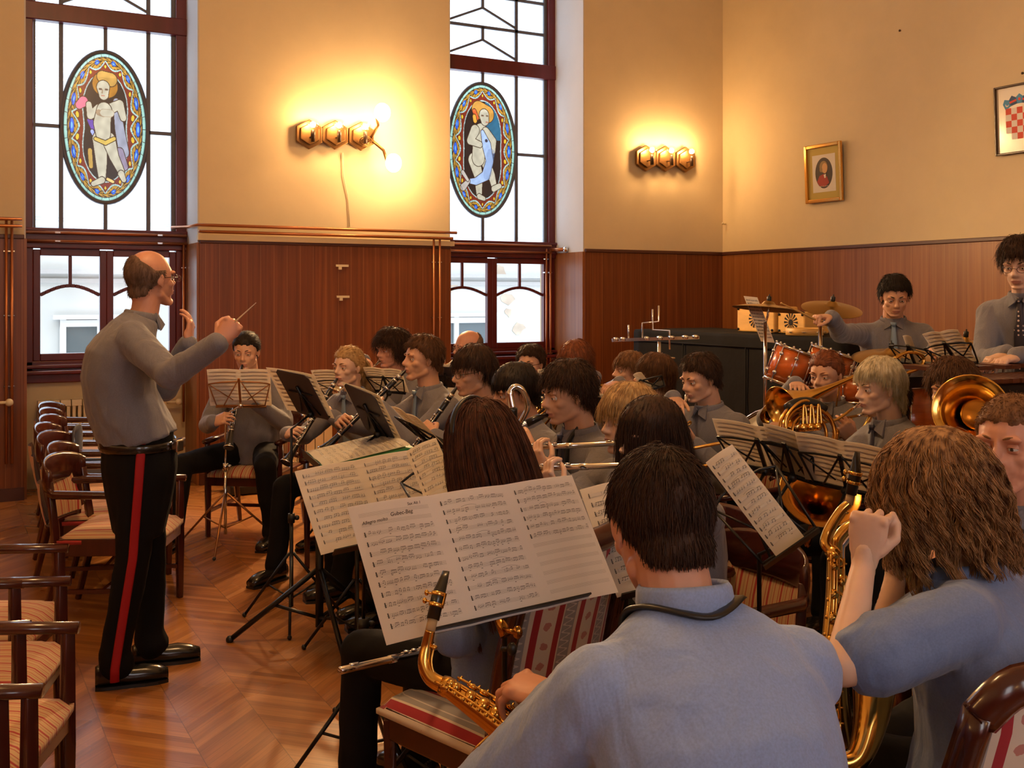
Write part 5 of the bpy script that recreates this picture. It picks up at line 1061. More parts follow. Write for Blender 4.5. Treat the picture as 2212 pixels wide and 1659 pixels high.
# ---------------------------------------------------------------- sheets and stands
def sheet(C, r, d, w, h, label, pages=1, staves=10, fine=False, notes=True, back=False, seed=0, paper=None, empty_from=99, cat='sheet music', group=None, title=False):
    """page centred at C, r across, d down; visible side is the one turned away from r x d"""
    rnd = random.Random(seed); n = -(r.cross(d)); M = Matrix((r, -d, n)).transposed().to_4x4(); M.translation = C
    t = MB(); pw = w/pages; N_ = 8
    def bend(x, y): return .006*sin((x+w/2)/pw*pi % pi)*1.0+.004*sin(y*9)
    # bent paper with thickness
    nx = pages*N_; vs = []; 
    for sgn in (0, -.0012):
        for j in (0, 1, 2):
            for i in range(nx+1): x = -w/2+w*i/nx; y = h/2-h*j/2; vs.append(M @ Vector((x, y, bend(x, y)+sgn)))
    L = nx+1; q = [(j*L+i, (j+1)*L+i, (j+1)*L+i+1, j*L+i+1) for j in range(2) for i in range(nx)]; t.add(vs, q+[tuple(a+3*L for a in f[::-1]) for f in q], 0)
    def quad(x0, y0, x1, y1, mi, z=.0009, sk=0):
        x0, x1 = min(x0, x1), max(x0, x1); k = max(1, int((x1-x0)/(pw/6)+.99)); 
        for i in range(k):
            a, b = x0+(x1-x0)*i/k, x0+(x1-x0)*(i+1)/k; t.add([M @ Vector((a, y0+sk*(a-x0), bend(a, y0)+z)), M @ Vector((b, y0+sk*(b-x0), bend(b, y0)+z)), M @ Vector((b, y1+sk*(b-x0), bend(b, y1)+z)), M @ Vector((a, y1+sk*(a-x0), bend(a, y1)+z))], [(0, 1, 2, 3)], mi, False)
    if not back:
        for p in range(pages):
            x0 = -w/2+p*pw+pw*.09; x1 = -w/2+(p+1)*pw-pw*.06; top = h/2-h*.07; stp = h*.88/staves; sh_ = stp*(.34 if fine else .36)
            for s in range(staves):
                yt = top-s*stp
                if fine:
                    for l in range(5): quad(x0, yt-sh_*l/4, x1, yt-sh_*l/4-.00055, 1)
                else: quad(x0, yt, x1, yt-sh_, 1)
                blank = (p*staves+s) >= empty_from or (title and p == 0 and s < 2)
                if blank or not notes: continue
                quad(x0+.001, yt+sh_*.25, x0+.0035, yt-sh_*1.2, 2, .0012); quad(x0-.0005, yt-sh_*.5, x0+.005, yt-sh_*.62, 2, .0012); quad(x0, yt-sh_*.95, x0+.0045, yt-sh_*1.05, 2, .0012)
                x = x0+.010; st_ = .0036 if fine else .007
                while x < x1-.004:
                    if rnd.random() < .12: quad(x, yt, x+.0006, yt-sh_, 2, .0012); x += st_; continue
                    if rnd.random() < .22: x += st_*2; continue
                    g = rnd.choice((2, 3, 4, 4)); yb = yt+sh_*rnd.uniform(-.1, .45); x_s = x; dy = rnd.uniform(-.06, .06)*sh_
                    for k in range(g):
                        if x > x1-.003: break
                        yn = yb-sh_*rnd.uniform(.55, .95); hw = st_*.36; quad(x, yn, x+hw*1.4, yn-sh_*.20, 2, .0013); quad(x+hw*1.2, yb, x+hw*1.2+st_*.14, yn, 2, .0013); x += st_
                    if g > 1 and rnd.random() < .75: quad(x_s+st_*.4, yb+sh_*.02, x-st_*.35, yb-sh_*.11, 2, .0014)
                    if rnd.random() < .2: quad(x_s, yt-sh_*1.35, x_s+.004, yt-sh_*1.5, 2, .0013)
                    x += st_*.6
                if rnd.random() < .45:   # slur
                    xa = rnd.uniform(x0+.02, x1-.06); xb = xa+rnd.uniform(.02, .045)
                    for k in range(8):
                        a = k/8; b = (k+1)/8; ya = yt+sh_*(.35+.4*sin(pi*a)); yb_ = yt+sh_*(.35+.4*sin(pi*b)); xa_, xb_ = xa+(xb-xa)*a, xa+(xb-xa)*b; t.add([M @ Vector((xa_, ya, bend(xa_, ya)+.0013)), M @ Vector((xb_, yb_, bend(xb_, yb_)+.0013)), M @ Vector((xb_, yb_+.0005, bend(xb_, yb_)+.0013)), M @ Vector((xa_, ya+.0005, bend(xa_, ya)+.0013))], [(0, 1, 2, 3)], 2, False)
    o = t.build('sheet_music', [paper or PAPER, STAFF, INK]); tag(o, label, cat, group)
    if title:
        for (txt, x, y, sz) in (('Gubec-Beg', -w/2+pw*.44, h/2-h*.125, .0125), ('Sax Alt 1', -w/2+pw*.68, h/2-h*.06, .0095), ('Allegro molto', -w/2+pw*.10, h/2-h*.155, .0105)):
            cu = bpy.data.curves.new('handwriting', 'FONT'); cu.body = txt; cu.size = sz; cu.shear = .25; cu.offset = .00012; ob = bpy.data.objects.new('handwriting', cu); COL.objects.link(ob); ob.matrix_world = M
            me = bpy.data.meshes.new_from_object(ob.evaluated_get(bpy.context.evaluated_depsgraph_get())); bpy.data.objects.remove(ob)
            for v_ in me.vertices: v_.co = M @ (Vector((v_.co.x+x, v_.co.y+y+.03*v_.co.x, 0))+Vector((0, 0, bend(v_.co.x+x, y)+.0014)))
            me.materials.clear(); me.materials.append(INK); ho = bpy.data.objects.new('handwriting', me); COL.objects.link(ho); ho.parent = o
    return o
def stand(C, r, d, w, h, label, kind='wire', colm=None, back=False, foot=None, yaw=0.0, off=.010, spread=.27, pole_r=.010, legr=.0075, knob=False, floor=True):
    """music stand whose desk lies behind a sheet at C"""
    colm = colm or BLACKM; away = (r.cross(d)).normalized(); n = away if not back else -away; Cd = C+n*off; dm = Vector((d.x, d.y, d.z))
    bx, by = (foot if foot else (Cd+n*.05)[:2]); t = thing('music_stand', label, 'music stand', (bx, by, 0))
    P = lambda x, y, z=0: Cd+r*x+d*y+n*z
    if kind == 'plate':
        q = MB(); M = Matrix((r, -d, r.cross(-d))).transposed().to_4x4(); M.translation = P(0, 0, .004); th = .003
        M2 = M.copy(); sg = 1 if (r.cross(-d)).dot(n) > 0 else -1; q.prism([(-w/2+.01, -h/2), (w/2-.01, -h/2), (w/2, -h/2+.01), (w/2, h/2-.02), (w/2-.02, h/2), (-w/2+.02, h/2), (-w/2, h/2-.02), (-w/2, -h/2+.01)], th*sg, M2); q.build('desk', GREYDESK, t)
    q = MB(); b_ = .004
    if kind == 'plate':
        q.tube([P(-w*.36, -h*.05, .012), P(w*.36, -h*.05, .012)], b_, 6); q.tube([P(-w*.3, h*.42, .012), P(0, -h*.08, .014), P(w*.3, h*.42, .012)], b_, 6); q.tube([P(0, -h*.2, .014), P(0, h*.5, .014)], .008, 6)
    else:
        q.tube([P(-w*.5, -h*.14, .002), P(-w*.3, -h*.20, .004), P(0, -h*.22, .004), P(w*.3, -h*.20, .004), P(w*.5, -h*.14, .002)], b_, 6); q.tube([P(-w*.5, -h*.14, .002), P(-w*.40, h*.47, .002)], b_, 6); q.tube([P(w*.5, -h*.14, .002), P(w*.40, h*.47, .002)], b_, 6)
        q.tube([P(-w*.40, h*.47, .002), P(w*.40, h*.47, .002)], b_*1.3, 6); q.tube([P(-w*.28, h*.47, .003), P(0, -h*.30, .006)], b_, 6); q.tube([P(w*.28, h*.47, .003), P(0, -h*.30, .006)], b_, 6); q.bar(P(0, -h*.32, .01), P(0, h*.52, .01), .014, .008, n)
        q.tube([P(-w*.5, -h*.14, .002), P(-w*.12, h*.3, .004)], b_*.8, 6); q.tube([P(w*.5, -h*.14, .002), P(w*.12, h*.3, .004)], b_*.8, 6)
    q.build('desk_frame', colm, t)
    lg = MB(); lg.loft([(P(-w*.42, h*.5-.002, -.02), r*.002, d*.006), (P(w*.42, h*.5-.002, -.02), r*.002, d*.006)], 4) if False else lg.bar(P(-w*.42, h*.5+.004, -.012), P(w*.42, h*.5+.004, -.012), .035, .004, d); lg.build('sheet_ledge', colm, t)
    top = P(0, h*.42, .02); lo = Vector((bx, by, .46)); 
    if not floor: return t
    p_ = MB(); p_.tube([top, Vector((bx, by, top.z-.06)), Vector((bx, by, .50))], pole_r*.65, 8); p_.tube([Vector((bx, by, .52)), Vector((bx, by, .08))], pole_r, 8); p_.build('pole', CHROME if colm is TANM or colm is CHROME else colm, t)
    k = MB(); k.ball(top, .018, 8); k.lathe([(.017, 0), (.019, .02), (.017, .045)], 10, Matrix.Translation((bx, by, .49))); k.ball((bx+.028, by, .512), .013, 8); k.build('clamp', BLACKP if colm is not TANM else CHROME, t)
    for i in range(3):
        a = yaw+i*2*pi/3; f_ = Vector((bx+cos(a)*spread, by+sin(a)*spread, .010)); l_ = MB(); l_.tube([Vector((bx+cos(a)*.012, by+sin(a)*.012, .34)), f_], legr, 6); l_.tube([Vector((bx, by, .12)), Vector((bx, by, .34)).lerp(f_, .5)], legr*.7, 6); l_.ball(f_+Vector((0, 0, .002)), legr*1.6, 8, None, 1); l_.build('leg', [colm, BLACKP], t)
    return t
# ---------------------------------------------------------------- wind instruments
def keys(t, pts, side, r=.006, m=None, every=.03, parent_name='key'):
    pass
def clarinet(A, B, label, ring=.0145, fdir=None):
    A = Vector(A); B = Vector(B); d = (B-A); L = d.length; M = axisM(A, d, fdir or FW*-1); t = thing('clarinet', label, 'clarinet', tuple(A.lerp(B, .5)))
    MB().lathe([(.004, -.005), (.007, .005), (.011, .05), (.0125, .075)], 12, M).build('mouthpiece', BLACKW, t)
    MB().lathe([(.0135, .04), (.0135, .06)], 12, M).build('ligature', SILVER, t)
    MB().lathe([(.0135, .075), (.0145, .10), (.0135, .135), (.0125, .14), (.0130, L*.55), (.0138, L-.12), (.018, L-.06), (.026, L-.02), (.033, L)], 14, M).build('joints', BLACKW, t)
    rg = MB(); [rg.lathe([(.0155, z), (.0158, z+.006), (.0155, z+.008)], 12, M) for z in (.074, .135, L*.5, L-.125)]; rg.lathe([(.033, L-.005), (.0345, L), (.033, L+.002)], 14, M, cap=False); rg.build('rings', SILVER, t)
    k = MB(); 
    for sx in (-1, 1): k.tube([M @ Vector((sx*.013, .008, .16)), M @ Vector((sx*.013, .008, L*.48))], .0022, 5); k.tube([M @ Vector((sx*.013, .008, L*.54)), M @ Vector((sx*.013, .008, L-.13))], .0022, 5)
    for z in np.linspace(.17, L-.14, 11):
        k.lathe([(.0075, 0), (.0085, .003), (.002, .0045)], 8, M @ Matrix.Translation((0, .0125, z)) @ Matrix.Rotation(-pi/2, 4, 'X')); k.tube([M @ Vector((0, .015, z)), M @ Vector((.014, .008, z))], .0018, 4)
    for z in (.2, L*.6, L*.75): k.loft([(M @ Vector((-.016, .004, z)), M.to_3x3() @ Vector((.005, 0, 0)), M.to_3x3() @ Vector((0, .002, 0))), (M @ Vector((-.018, .0, z+.035)), M.to_3x3() @ Vector((.007, 0, 0)), M.to_3x3() @ Vector((0, .002, 0)))], 6)
    k.build('keywork', SILVER, t); return t
def trumpet(Mth, d, label, m=None, flug=False, up=(0, 0, 1), L=.50):
    m = m or BRASS; M = frameM(Mth, d, up); t = thing('trumpet', label, 'trumpet', tuple(Mth)); P = lambda x, y, z: M @ Vector((x, y, z))
    AX = M @ Matrix.Rotation(-pi/2, 4, 'X')   # local z -> forward
    MB().lathe([(.013, -.004), (.0135, 0), (.008, .018), (.005, .05), (.006, .085)], 12, AX).build('mouthpiece', SILVER, t)
    tb = MB(); r = .0062 if not flug else .008
    tb.tube(bez([P(0, .07, 0), P(0, .36, 0), P(0, .40, -.008), P(0, .425, -.045), P(0, .40, -.085), P(0, .36, -.092), P(0, .22, -.092)]), r, 8); tb.build('leadpipe', m, t)
    b = MB(); b.tube(bez([P(.02, .20, -.092), P(.028, .10, -.092), P(.03, .055, -.075), P(.03, .04, -.045), P(.03, .055, -.012), P(.03, .10, 0), P(.028, .20, 0)]), r, 8); n_ = 9
    pr = [(r, .18), (r*1.2, .28), (.011, .36), (.016, .41), (.024, .45), (.038, .48), (.060, L)]; b.lathe(pr, 20, AX @ Matrix.Translation((.028, 0, 0)), cap=False); b.lathe([(a*.93, z+.001) for a, z in pr], 20, AX @ Matrix.Translation((.028, 0, 0)), cap=False); b.tube([AX @ Matrix.Translation((.028, 0, L)) @ Vector((.06*cos(a), .06*sin(a), 0)) for a in np.linspace(0, 2*pi, 21)[:-1]], .002, 5, 0, True); b.build('bell', m, t)
    for i in range(3):
        v = MB(); y = .17+.028*i; v.lathe([(.0085, -.13), (.0125, -.125), (.0125, -.0), (.0125, .012), (.006, .014), (.003, .016), (.003, .04), (.008, .041), (.008, .045)], 12, M @ Matrix.Translation((.014, y, -.005))); v.build('valve', SILVER if m is BRASS else m, t)
    s = MB(); s.tube(bez([P(.014, .17, -.05), P(-.02, .15, -.05), P(-.035, .13, -.05), P(-.035, .13, -.065), P(.014, .17, -.07)]), .005, 6); s.tube(bez([P(.014, .23, -.04), P(.01, .32, -.035), P(.01, .33, -.06), P(.014, .23, -.066)]), .005, 6); s.build('valve_slide', m, t); return t
def flute(A, B, label):
    A = Vector(A); B = Vector(B); d = B-A; L = d.length; M = axisM(A, d); t = thing('flute', label, 'flute', tuple(A.lerp(B, .5)))
    MB().lathe([(.008, -.05), (.0100, -.048), (.0095, 0), (.0095, .13), (.011, .132), (.011, .16), (.0095, .162), (.0095, L-.12), (.0108, L-.118), (.0108, L-.10), (.0095, L-.098), (.0095, L)], 12, M).build('tube', SILVER, t)
    MB().loft([(M @ Vector((0, .0095, z)), M.to_3x3() @ Vector((w, 0, 0)), M.to_3x3() @ Vector((0, .003, 0))) for z, w in ((-.015, .004), (-.008, .009), (.008, .009), (.015, .004))], 8).build('lip_plate', SILVER, t)
    k = MB(); k.tube([M @ Vector((.011, .006, .19)), M @ Vector((.011, .006, L-.13))], .0022, 5)
    for z in np.linspace(.2, L-.03, 14): k.lathe([(.007, 0), (.0085, .002), (.0085, .004), (.003, .005)], 10, M @ Matrix.Translation((0, .0095, z)) @ Matrix.Rotation(-pi/2, 4, 'X')); k.tube([M @ Vector((0, .012, z)), M @ Vector((.011, .006, z))], .0018, 4)
    k.build('keywork', SILVER, t); return t
def brass_bell(C, d, R, L, m, inner=None, r0=.010):
    """flaring bell opening toward d with its rim at C"""
    b = MB(); M = axisM(Vector(C)-Vector(d).normalized()*L, d); pr = [(r0+(R-r0)*(max(0, t)**p_), L*t) for t, p_ in [(x, 4.2) for x in np.linspace(0, .9, 9)]]+[(r0+(R-r0)*.74, L*.955), (R*.9, L*.985), (R, L)]
    b.lathe(pr, 32, M, cap=False); b.lathe([(a-.0015, z+.0012) for a, z in pr][::-1], 32, M, 0, cap=False); b.tube([M @ Vector((R*cos(a), R*sin(a), L)) for a in np.linspace(0, 2*pi, 33)[:-1]], .003, 6, 0, True); return b
# ---------------------------------------------------------------- percussion
CYM = mat('cymbal_bronze', (.42, .26, .09), .3, 1); SHELL = mat('orange_lacquered_shell', (.62, .13, .02), .2, coat=.7, var=(.25, (3, 3, 30))); SKIND = mat('drum_head', (.72, .68, .6), .5); TANW = mat('pale_drum_wood', (.72, .42, .12), .45, var=(.12, (4, 4, 20))); COVER = mat('black_cover_cloth', (.007, .006, .006), .8, spec=.12, bump=(.7, .02, 3.5))
def tripod_stand(t, x, y, top, m=CHROME, lean=(0, 0), r=.011, spread=.28, yaw=.3):
    p = MB(); p.tube([Vector((x, y, .1)), Vector((x, y, top*.55))], r*1.2, 8); p.tube([Vector((x, y, top*.5)), Vector((x+lean[0], y+lean[1], top))], r, 8); p.build('stand_tube', m, t)
    c = MB(); 
    for z in (top*.55, top*.35): c.lathe([(r*1.6, 0), (r*1.9, .02), (r*1.6, .045)], 10, Matrix.Translation((x, y, z))); c.tube([(x, y, z+.02), (x+.05, y-.01, z+.02)], .006, 6)
    c.build('height_clamp', m, t)
    for i in range(3):
        a = yaw+i*2*pi/3; l = MB(); l.tube([(x, y, .42), (x+cos(a)*spread, y+sin(a)*spread, .012)], .008, 6); l.tube([(x, y, .14), (x+cos(a)*spread*.55, y+sin(a)*spread*.55, .2)], .005, 6); l.ball((x+cos(a)*spread, y+sin(a)*spread, .014), .014, 8, None, 1); l.build('leg', [m, BLACKP], t)
def cymbal(C, R, nrm, label, foot, lean=None, m=None, name='cymbal'):
    C = Vector(C); t = thing('cymbal_stand', label, 'cymbal', (foot[0], foot[1], 0)); M = axisM(C, nrm, (0, 1, 0))
    pr = [(R, -.012), (R*.7, .004), (R*.3, .014), (R*.2, .018), (R*.14, .034), (R*.03, .042)]; c = MB(); c.lathe(pr, 36, M, cap=False); c.lathe([(a, z-.002) for a, z in pr], 36, M, cap=False); c.lathe([(.012, .03), (.014, .045), (.014, .065), (.004, .07), (.004, .08)], 10, M, 1); c.build('cymbal_plate', [m or CYM, BLACKP], t)
    MB().tube([M @ Vector((0, 0, .05)), M @ Vector((0, 0, -.05)), Vector((foot[0], foot[1], C.z-.10))], .007, 8).build('tilter', CHROME, t)
    tripod_stand(t, foot[0], foot[1], C.z-.09); return t
def drum(t, C, axis, R, H, lugs=8, name='tom', head=SKIND):
    M = axisM(Vector(C)-Vector(axis).normalized()*H/2, axis, (0, 1, 0)); s = MB().lathe([(R*.985, .005), (R*.985, H-.005)], 28, M).build(name, SHELL, t)
    h = MB(); h.lathe([(R*.97, -.002), (R*.97, H+.002)], 28, M); h.build('drum_skin', head, s)
    for z in (0, H): g = MB(); g.tube([M @ Vector((R*1.03*cos(a), R*1.03*sin(a), z)) for a in np.linspace(0, 2*pi, 29)[:-1]], .008, 6, 0, True); g.build('rim', CHROME, s)
    for i in range(lugs):
        a = 2*pi*i/lugs+.2; l = MB(); ca, sa = cos(a), sin(a)
        for z in (H*.22, H*.78): l.ball(M @ Vector((R*1.02*ca, R*1.02*sa, z)), .014, 8)
        l.tube([M @ Vector((R*1.06*ca, R*1.06*sa, -.01)), M @ Vector((R*1.06*ca, R*1.06*sa, H+.01))], .0035, 5); l.ball(M @ Vector((R*1.06*ca, R*1.06*sa, H+.01)), .008, 6); l.ball(M @ Vector((R*1.06*ca, R*1.06*sa, -.01)), .008, 6); l.build('lug', CHROME, s)
    return s
# ============================================================ PLACING PEOPLE AND INSTRUMENTS
PE = {}
def headpt(px, top, d, s=1.0, th=.012): return Wp(px, top, d)-UP*(.118*s+th)
def mouth_of(H, face, s=1.0, yaw=0, pit=0):
    f, r = left_of(face); y = R_(yaw); ff = f*cos(y)-r*sin(y); p = R_(pit)
    q = Vector((0, .127, .029)); q2 = Vector((0, q.y*cos(p)+q.z*sin(p), q.z*cos(p)-q.y*sin(p)))   # mouth relative to the pivot
    return H+(-.03*s)*ff+UP*(-.09*s)+ff*(q2.y*s)+UP*(q2.z*s), ff
def clar_hands(mth, a, face):
    f, r = left_of(face); a = a.normalized(); n = (f-a*f.dot(a)).normalized()
    l_ = mth+a*.25+n*.022-r*.035; q = mth+a*.41+n*.022+r*.035
    return ((l_, r*.8+f*.25+UP*.35, -n, 'hold'), (q, -r*.8+f*.25+UP*.25, -n, 'hold'))
def trum_hands(mth, a, face):
    f, r = left_of(face); a = a.normalized()
    return ((mth+a*.20-UP*.065-r*.03, a*.6+UP*.55+r*.15, r, 'hold'), (mth+a*.17+UP*.045+r*.03, a*.75-r*.45+UP*.05, -UP, 'keys'))
def flute_hands(mth, u, face):
    f, r = left_of(face)
    return ((mth+u*.22+f*.030-UP*.015, UP*.75+u*.35, -f, 'flute'), (mth+u*.42-f*.030-UP*.02, UP*.8-u*.2, f, 'flute'))
def seatedchair(label, info, dy=.03, wide=False, group=None):
    t = info['t']; M = WMS[t.name]; p = M @ Vector((0, dy, 0)); return chair(label, (p.x, p.y, 0), t.rotation_euler.z, wide, group)
SHIRTN = SHIRT
# --- conductor
s_ = 1.03; H = headpt(333, 540, 4.55, s_, .004)
rh = Wp(505, 700, 4.15); lh = Wp(402, 700, 4.75)
C1 = person('man conducting on his feet in grey-blue shirt and black trousers with a red side stripe', H, -112, lean=2, tilt=(32, -4, 0), scale=s_, fat=1.16, kind='m', skin=SKR, hair=('bald', H_GREY), hands=((lh, UP*.8+FW*.3, -RT*.6+UP*.1, 'relax'), (rh, UP*.75+RT*.5+FW*.2, -RT*.4+FW*.5-UP*.5, 'fist')), vox=.009, hvox=.0035, seated=False,
            stand_legs=((.02, .05), (.03, -.10)), glasses=True, braid=True, hunch=.75, dens=1.6, waist=1.0, poles=((-.6, -.3, -1), (.25, -.2, -1)))
b0 = C1['hd'][1]; Mw = C1['Mw']; g = Mw @ (b0[0]+b0[1]*.09); tip = Wp(553, 654, 4.0)
t = thing('baton', 'pale conducting baton pointing up from the conductor\'s raised right hand', 'baton', tuple(g)); MB().tube([g+(g-tip).normalized()*.02, g.lerp(tip, .3), tip], [.004, .003, .0014], 6).build('shaft', PAPER, t); MB().ball(g, (.011, .011, .014), 8).build('cork_grip', TANM, t)
bl = MB(); P_ = C1['spine'](.02); bl.tube([P_+Vector((cos(a)*.180*s_*1.16, sin(a)*.129*s_*1.16, -.035)) for a in np.linspace(0, 2*pi, 33)[:-1]], .016, 6, 0, True, flat=(1.4, .4)); bo = bl.build('belt', LEATHER, C1['t'], local=True)
kq = MB(); bx = P_+Vector((.13, .15, -.035)); kq.box(bx, (.055, .03, .05), Matrix.Rotation(-.6, 3, 'Z')); kq.box(bx+Vector((-.075, .02, 0)), (.05, .03, .045), Matrix.Rotation(-.3, 3, 'Z')); kq.build('belt_pouch', CHROME, bo, bevel=.006, local=True)
# --- ponytailed clarinetist facing us
def clarinetist(key, plab, ilab, px, top, d, face, ang, hs, tilt=(0, 5, 0), L=.60, side=0, **kw):
    s = kw.get('scale', 1.0); H = headpt(px, top, d, s, kw.pop('th', .012)); m_, ff = mouth_of(H, face, s, tilt[0], tilt[1]); f, r = left_of(face)
    a = (ff*cos(R_(ang))-UP*sin(R_(ang))+r*side).normalized(); A = m_-a*.004
    PE[key] = person(plab, H, face, hair=hs, tilt=tilt, hands=clar_hands(m_, a, face), **kw); clarinet(A, A+a*L, ilab, fdir=f); return PE[key]
clarinetist('pony', 'man with black tied-back hair playing clarinet, seated at the left facing the camera', 'clarinet played by the seated man with tied-back black hair', 532, 712, 7.1, 8, 56, ('tied', H_BLACK), tilt=(8, 12, 0), scale=1.06, skin=SK, legs=(.16, .2), stand_legs=(-.1, .1), lean=10, shirt=SHIRT, vox=.011)
p = PE['pony']; mb = MB(); HMp = p['HM']
clarinetist('blondgirl', 'young woman with blond ponytail playing clarinet behind a dark desk', 'clarinet played by the blond woman with a ponytail', 752, 745, 6.2, 32, 46, ('tied', H_BLOND), tilt=(0, 2, 0), kind='f', skin=SKP, scale=.98, fat=.86, vox=.011, tie=TIEB, shoulder=.92,
            extra_hair=[flow_hair(lambda v: (v[:, 1] < -.085) & (v[:, 2] > .0) & (v[:, 2] < .05) & (abs(v[:, 0]) < .04), 500, .30, 9, .002, .1, [((0, -.012, .02), (.085, .108, .1))], .0016, .9, seed=2)])
clarinetist('crew', 'young man with short brown hair and light blue tie playing clarinet', 'clarinet played by the young man with a light blue tie', 912, 722, 5.65, 62, 42, ('short', H_BROWN), tilt=(0, 0, 0), skin=SK, vox=.010, tie=TIEB, hvox=.004, side=.05)
clarinetist('specs', 'dark-haired boy in dark spectacles playing clarinet', 'clarinet played by the dark-haired boy in spectacles', 1027, 740, 5.15, 64, 52, ('fringe', H_DARK), tilt=(0, 8, 0), fat=1.06, glasses=True, vox=.010, hvox=.004, th=.018)
clarinetist('bowlcut', 'boy with dark bowl-cut hair blowing a clarinet, left of the bass clarinet', 'clarinet mostly hidden in front of the boy with the bowl cut', 1118, 778, 4.7, 66, 58, ('bowl', H_BLACK), tilt=(0, 10, 0), vox=.010, hvox=.004, th=.018)
# --- trumpet and brass players
def trumpeter(key, plab, ilab, px, top, d, face, down, hs, tilt=(0, 0, 0), side=0, m=None, L=.50, **kw):
    s = kw.get('scale', 1.0); H = headpt(px, top, d, s, kw.pop('th', .012)); m_, ff = mouth_of(H, face, s, tilt[0], tilt[1]); f, r = left_of(face); a = (ff*cos(R_(down))-UP*sin(R_(down))+r*side).normalized(); A = m_+a*.004
    PE[key] = person(plab, H, face, hair=hs, tilt=tilt, hands=trum_hands(m_, a, face), **kw); trumpet(A, a, ilab, m, L=L); return PE[key]
trumpeter('curly', 'man with curly dark hair playing trumpet against the panelled pier', 'trumpet played by the curly-haired man', 848, 706, 6.9, 48, 26, ('curly', H_DARK), tilt=(0, 6, 0), th=.026, m=SILVER, L=.42, side=-.3, skin=SKR)
trumpeter('baldman', 'bald man in spectacles seated in front of the right window', 'trumpet hidden behind a desk, held by the bald man', 1012, 713, 7.4, 60, 35, ('bald', H_GREY), tilt=(0, 4, 0), th=.002, glasses=True, shirt=SHIRTW, skin=SKR, fat=1.1)
trumpeter('specboy', 'young man in thin spectacles with short dark hair below the right window', 'flugelhorn held upright by the young man in thin spectacles', 1145, 742, 6.95, 34, 30, ('short', H_DARK), tilt=(10, 4, 0), glasses=True)
trumpeter('redfringe', 'girl with reddish brown fringe seated right of the window', 'cornet held by the girl with the reddish brown fringe', 1250, 726, 6.1, 45, 30, ('fringe', H_RED), tilt=(5, 22, 0), kind='f', th=.018)
trumpeter('lightboy', 'light-haired boy playing a long trumpet, head against the black covered piano', 'trumpet played by the light-haired boy in front of the piano', 1358, 757, 6.6, 72, 18, ('fringe', H_LIGHT), tilt=(0, 0, 0), th=.014, scale=.96, m=BRASS)
trumpeter('backboy', 'boy with brown hair turned away, beside the light-haired boy', 'trumpet hidden behind the boy who looks away', 1412, 762, 5.8, 98, 22, ('bobshort', H_BROWN), tilt=(0, 0, 0), th=.016, scale=.96)
trumpeter('darktrumpet', 'young man with spiky dark hair and open collar playing trumpet', 'brass trumpet played by the young man with spiky dark hair', 1518, 755, 5.35, 60, 40, ('short', H_DARK), side=-.55, tilt=(0, 14, 0), th=.018, vox=.010, hvox=.004, fat=1.05)
trumpeter('auburn', 'young woman with tied-back auburn hair playing a small trumpet in front of the drums', 'small silver and brass trumpet of the auburn-haired woman', 1785, 753, 5.5, 48, 12, ('tied', H_RED), tilt=(6, 8, 0), kind='f', tie=TIEB, vox=.010, hvox=.004, L=.40)
# trombonist, head hidden behind the platinum-haired woman
f_, r_ = left_of(78); s = 1.0; H = headpt(1912, 806, 5.05, 1); m_, ff = mouth_of(H, 78)
mp = m_.copy(); tbd = (Wp(1500, 968, 4.55)-mp).normalized()
PE['trombonist'] = person('trombone player almost hidden behind the platinum-haired woman', H, 78, hair=('short', H_DARK), hands=((mp+tbd*.16-UP*.03, tbd*.5+UP*.6, FW, 'hold'), (mp+tbd*.55+UP*.0, tbd*.3-r_*.7, -UP, 'hold')))
t = thing('trombone', 'brass trombone with its slide reaching left across the trumpet player', 'trombone', tuple(mp)); up_ = (UP-tbd*UP.dot(tbd)).normalized(); sd_ = tbd.cross(up_)
MB().lathe([(.014, -.004), (.0145, 0), (.009, .03), (.0055, .07)], 12, axisM(mp+tbd*.004, tbd)).build('mouthpiece', SILVER, t)
q = MB(); 
for off in (0, -.085): q.tube([mp+tbd*.06+up_*off, mp+tbd*1.22+up_*off], .0068, 8)
q.tube(bez([mp+tbd*1.22, mp+tbd*1.265+up_*-.012, mp+tbd*1.28+up_*-.0425, mp+tbd*1.265+up_*-.073, mp+tbd*1.22+up_*-.085]), .0072, 8); q.tube([mp+tbd*.5, mp+tbd*.5+up_*-.085], .005, 6); q.tube([mp+tbd*.1, mp+tbd*.1+up_*-.085], .006, 6); q.build('slide', BRASS, t)
bc = Wp(1690, 884, 4.75); bs = Wp(1862, 806, 4.98); bd = (bc-bs).normalized(); bb = brass_bell(bc, bd, .105, .60, BRASS, r0=.010)
back = bs-bd*.12; bb.tube(bez([bs-bd*.22, back-bd*.2, back-bd*.30-up_*.03+UP*-.02, back-bd*.28-UP*.10, back-bd*.1-UP*.11, mp+tbd*.05+up_*-.085]), .0085, 8); bb.build('bell', BRASS, t)
q = MB(); q.tube([bs+bd*.15, bs+bd*.17-UP*.10], .004, 6); q.tube([bs+bd*.32, bs+bd*.33-UP*.12], .004, 6); q.ball(bs-bd*.02-UP*.02, .025, 10); q.build('brace', BRASSD, t)
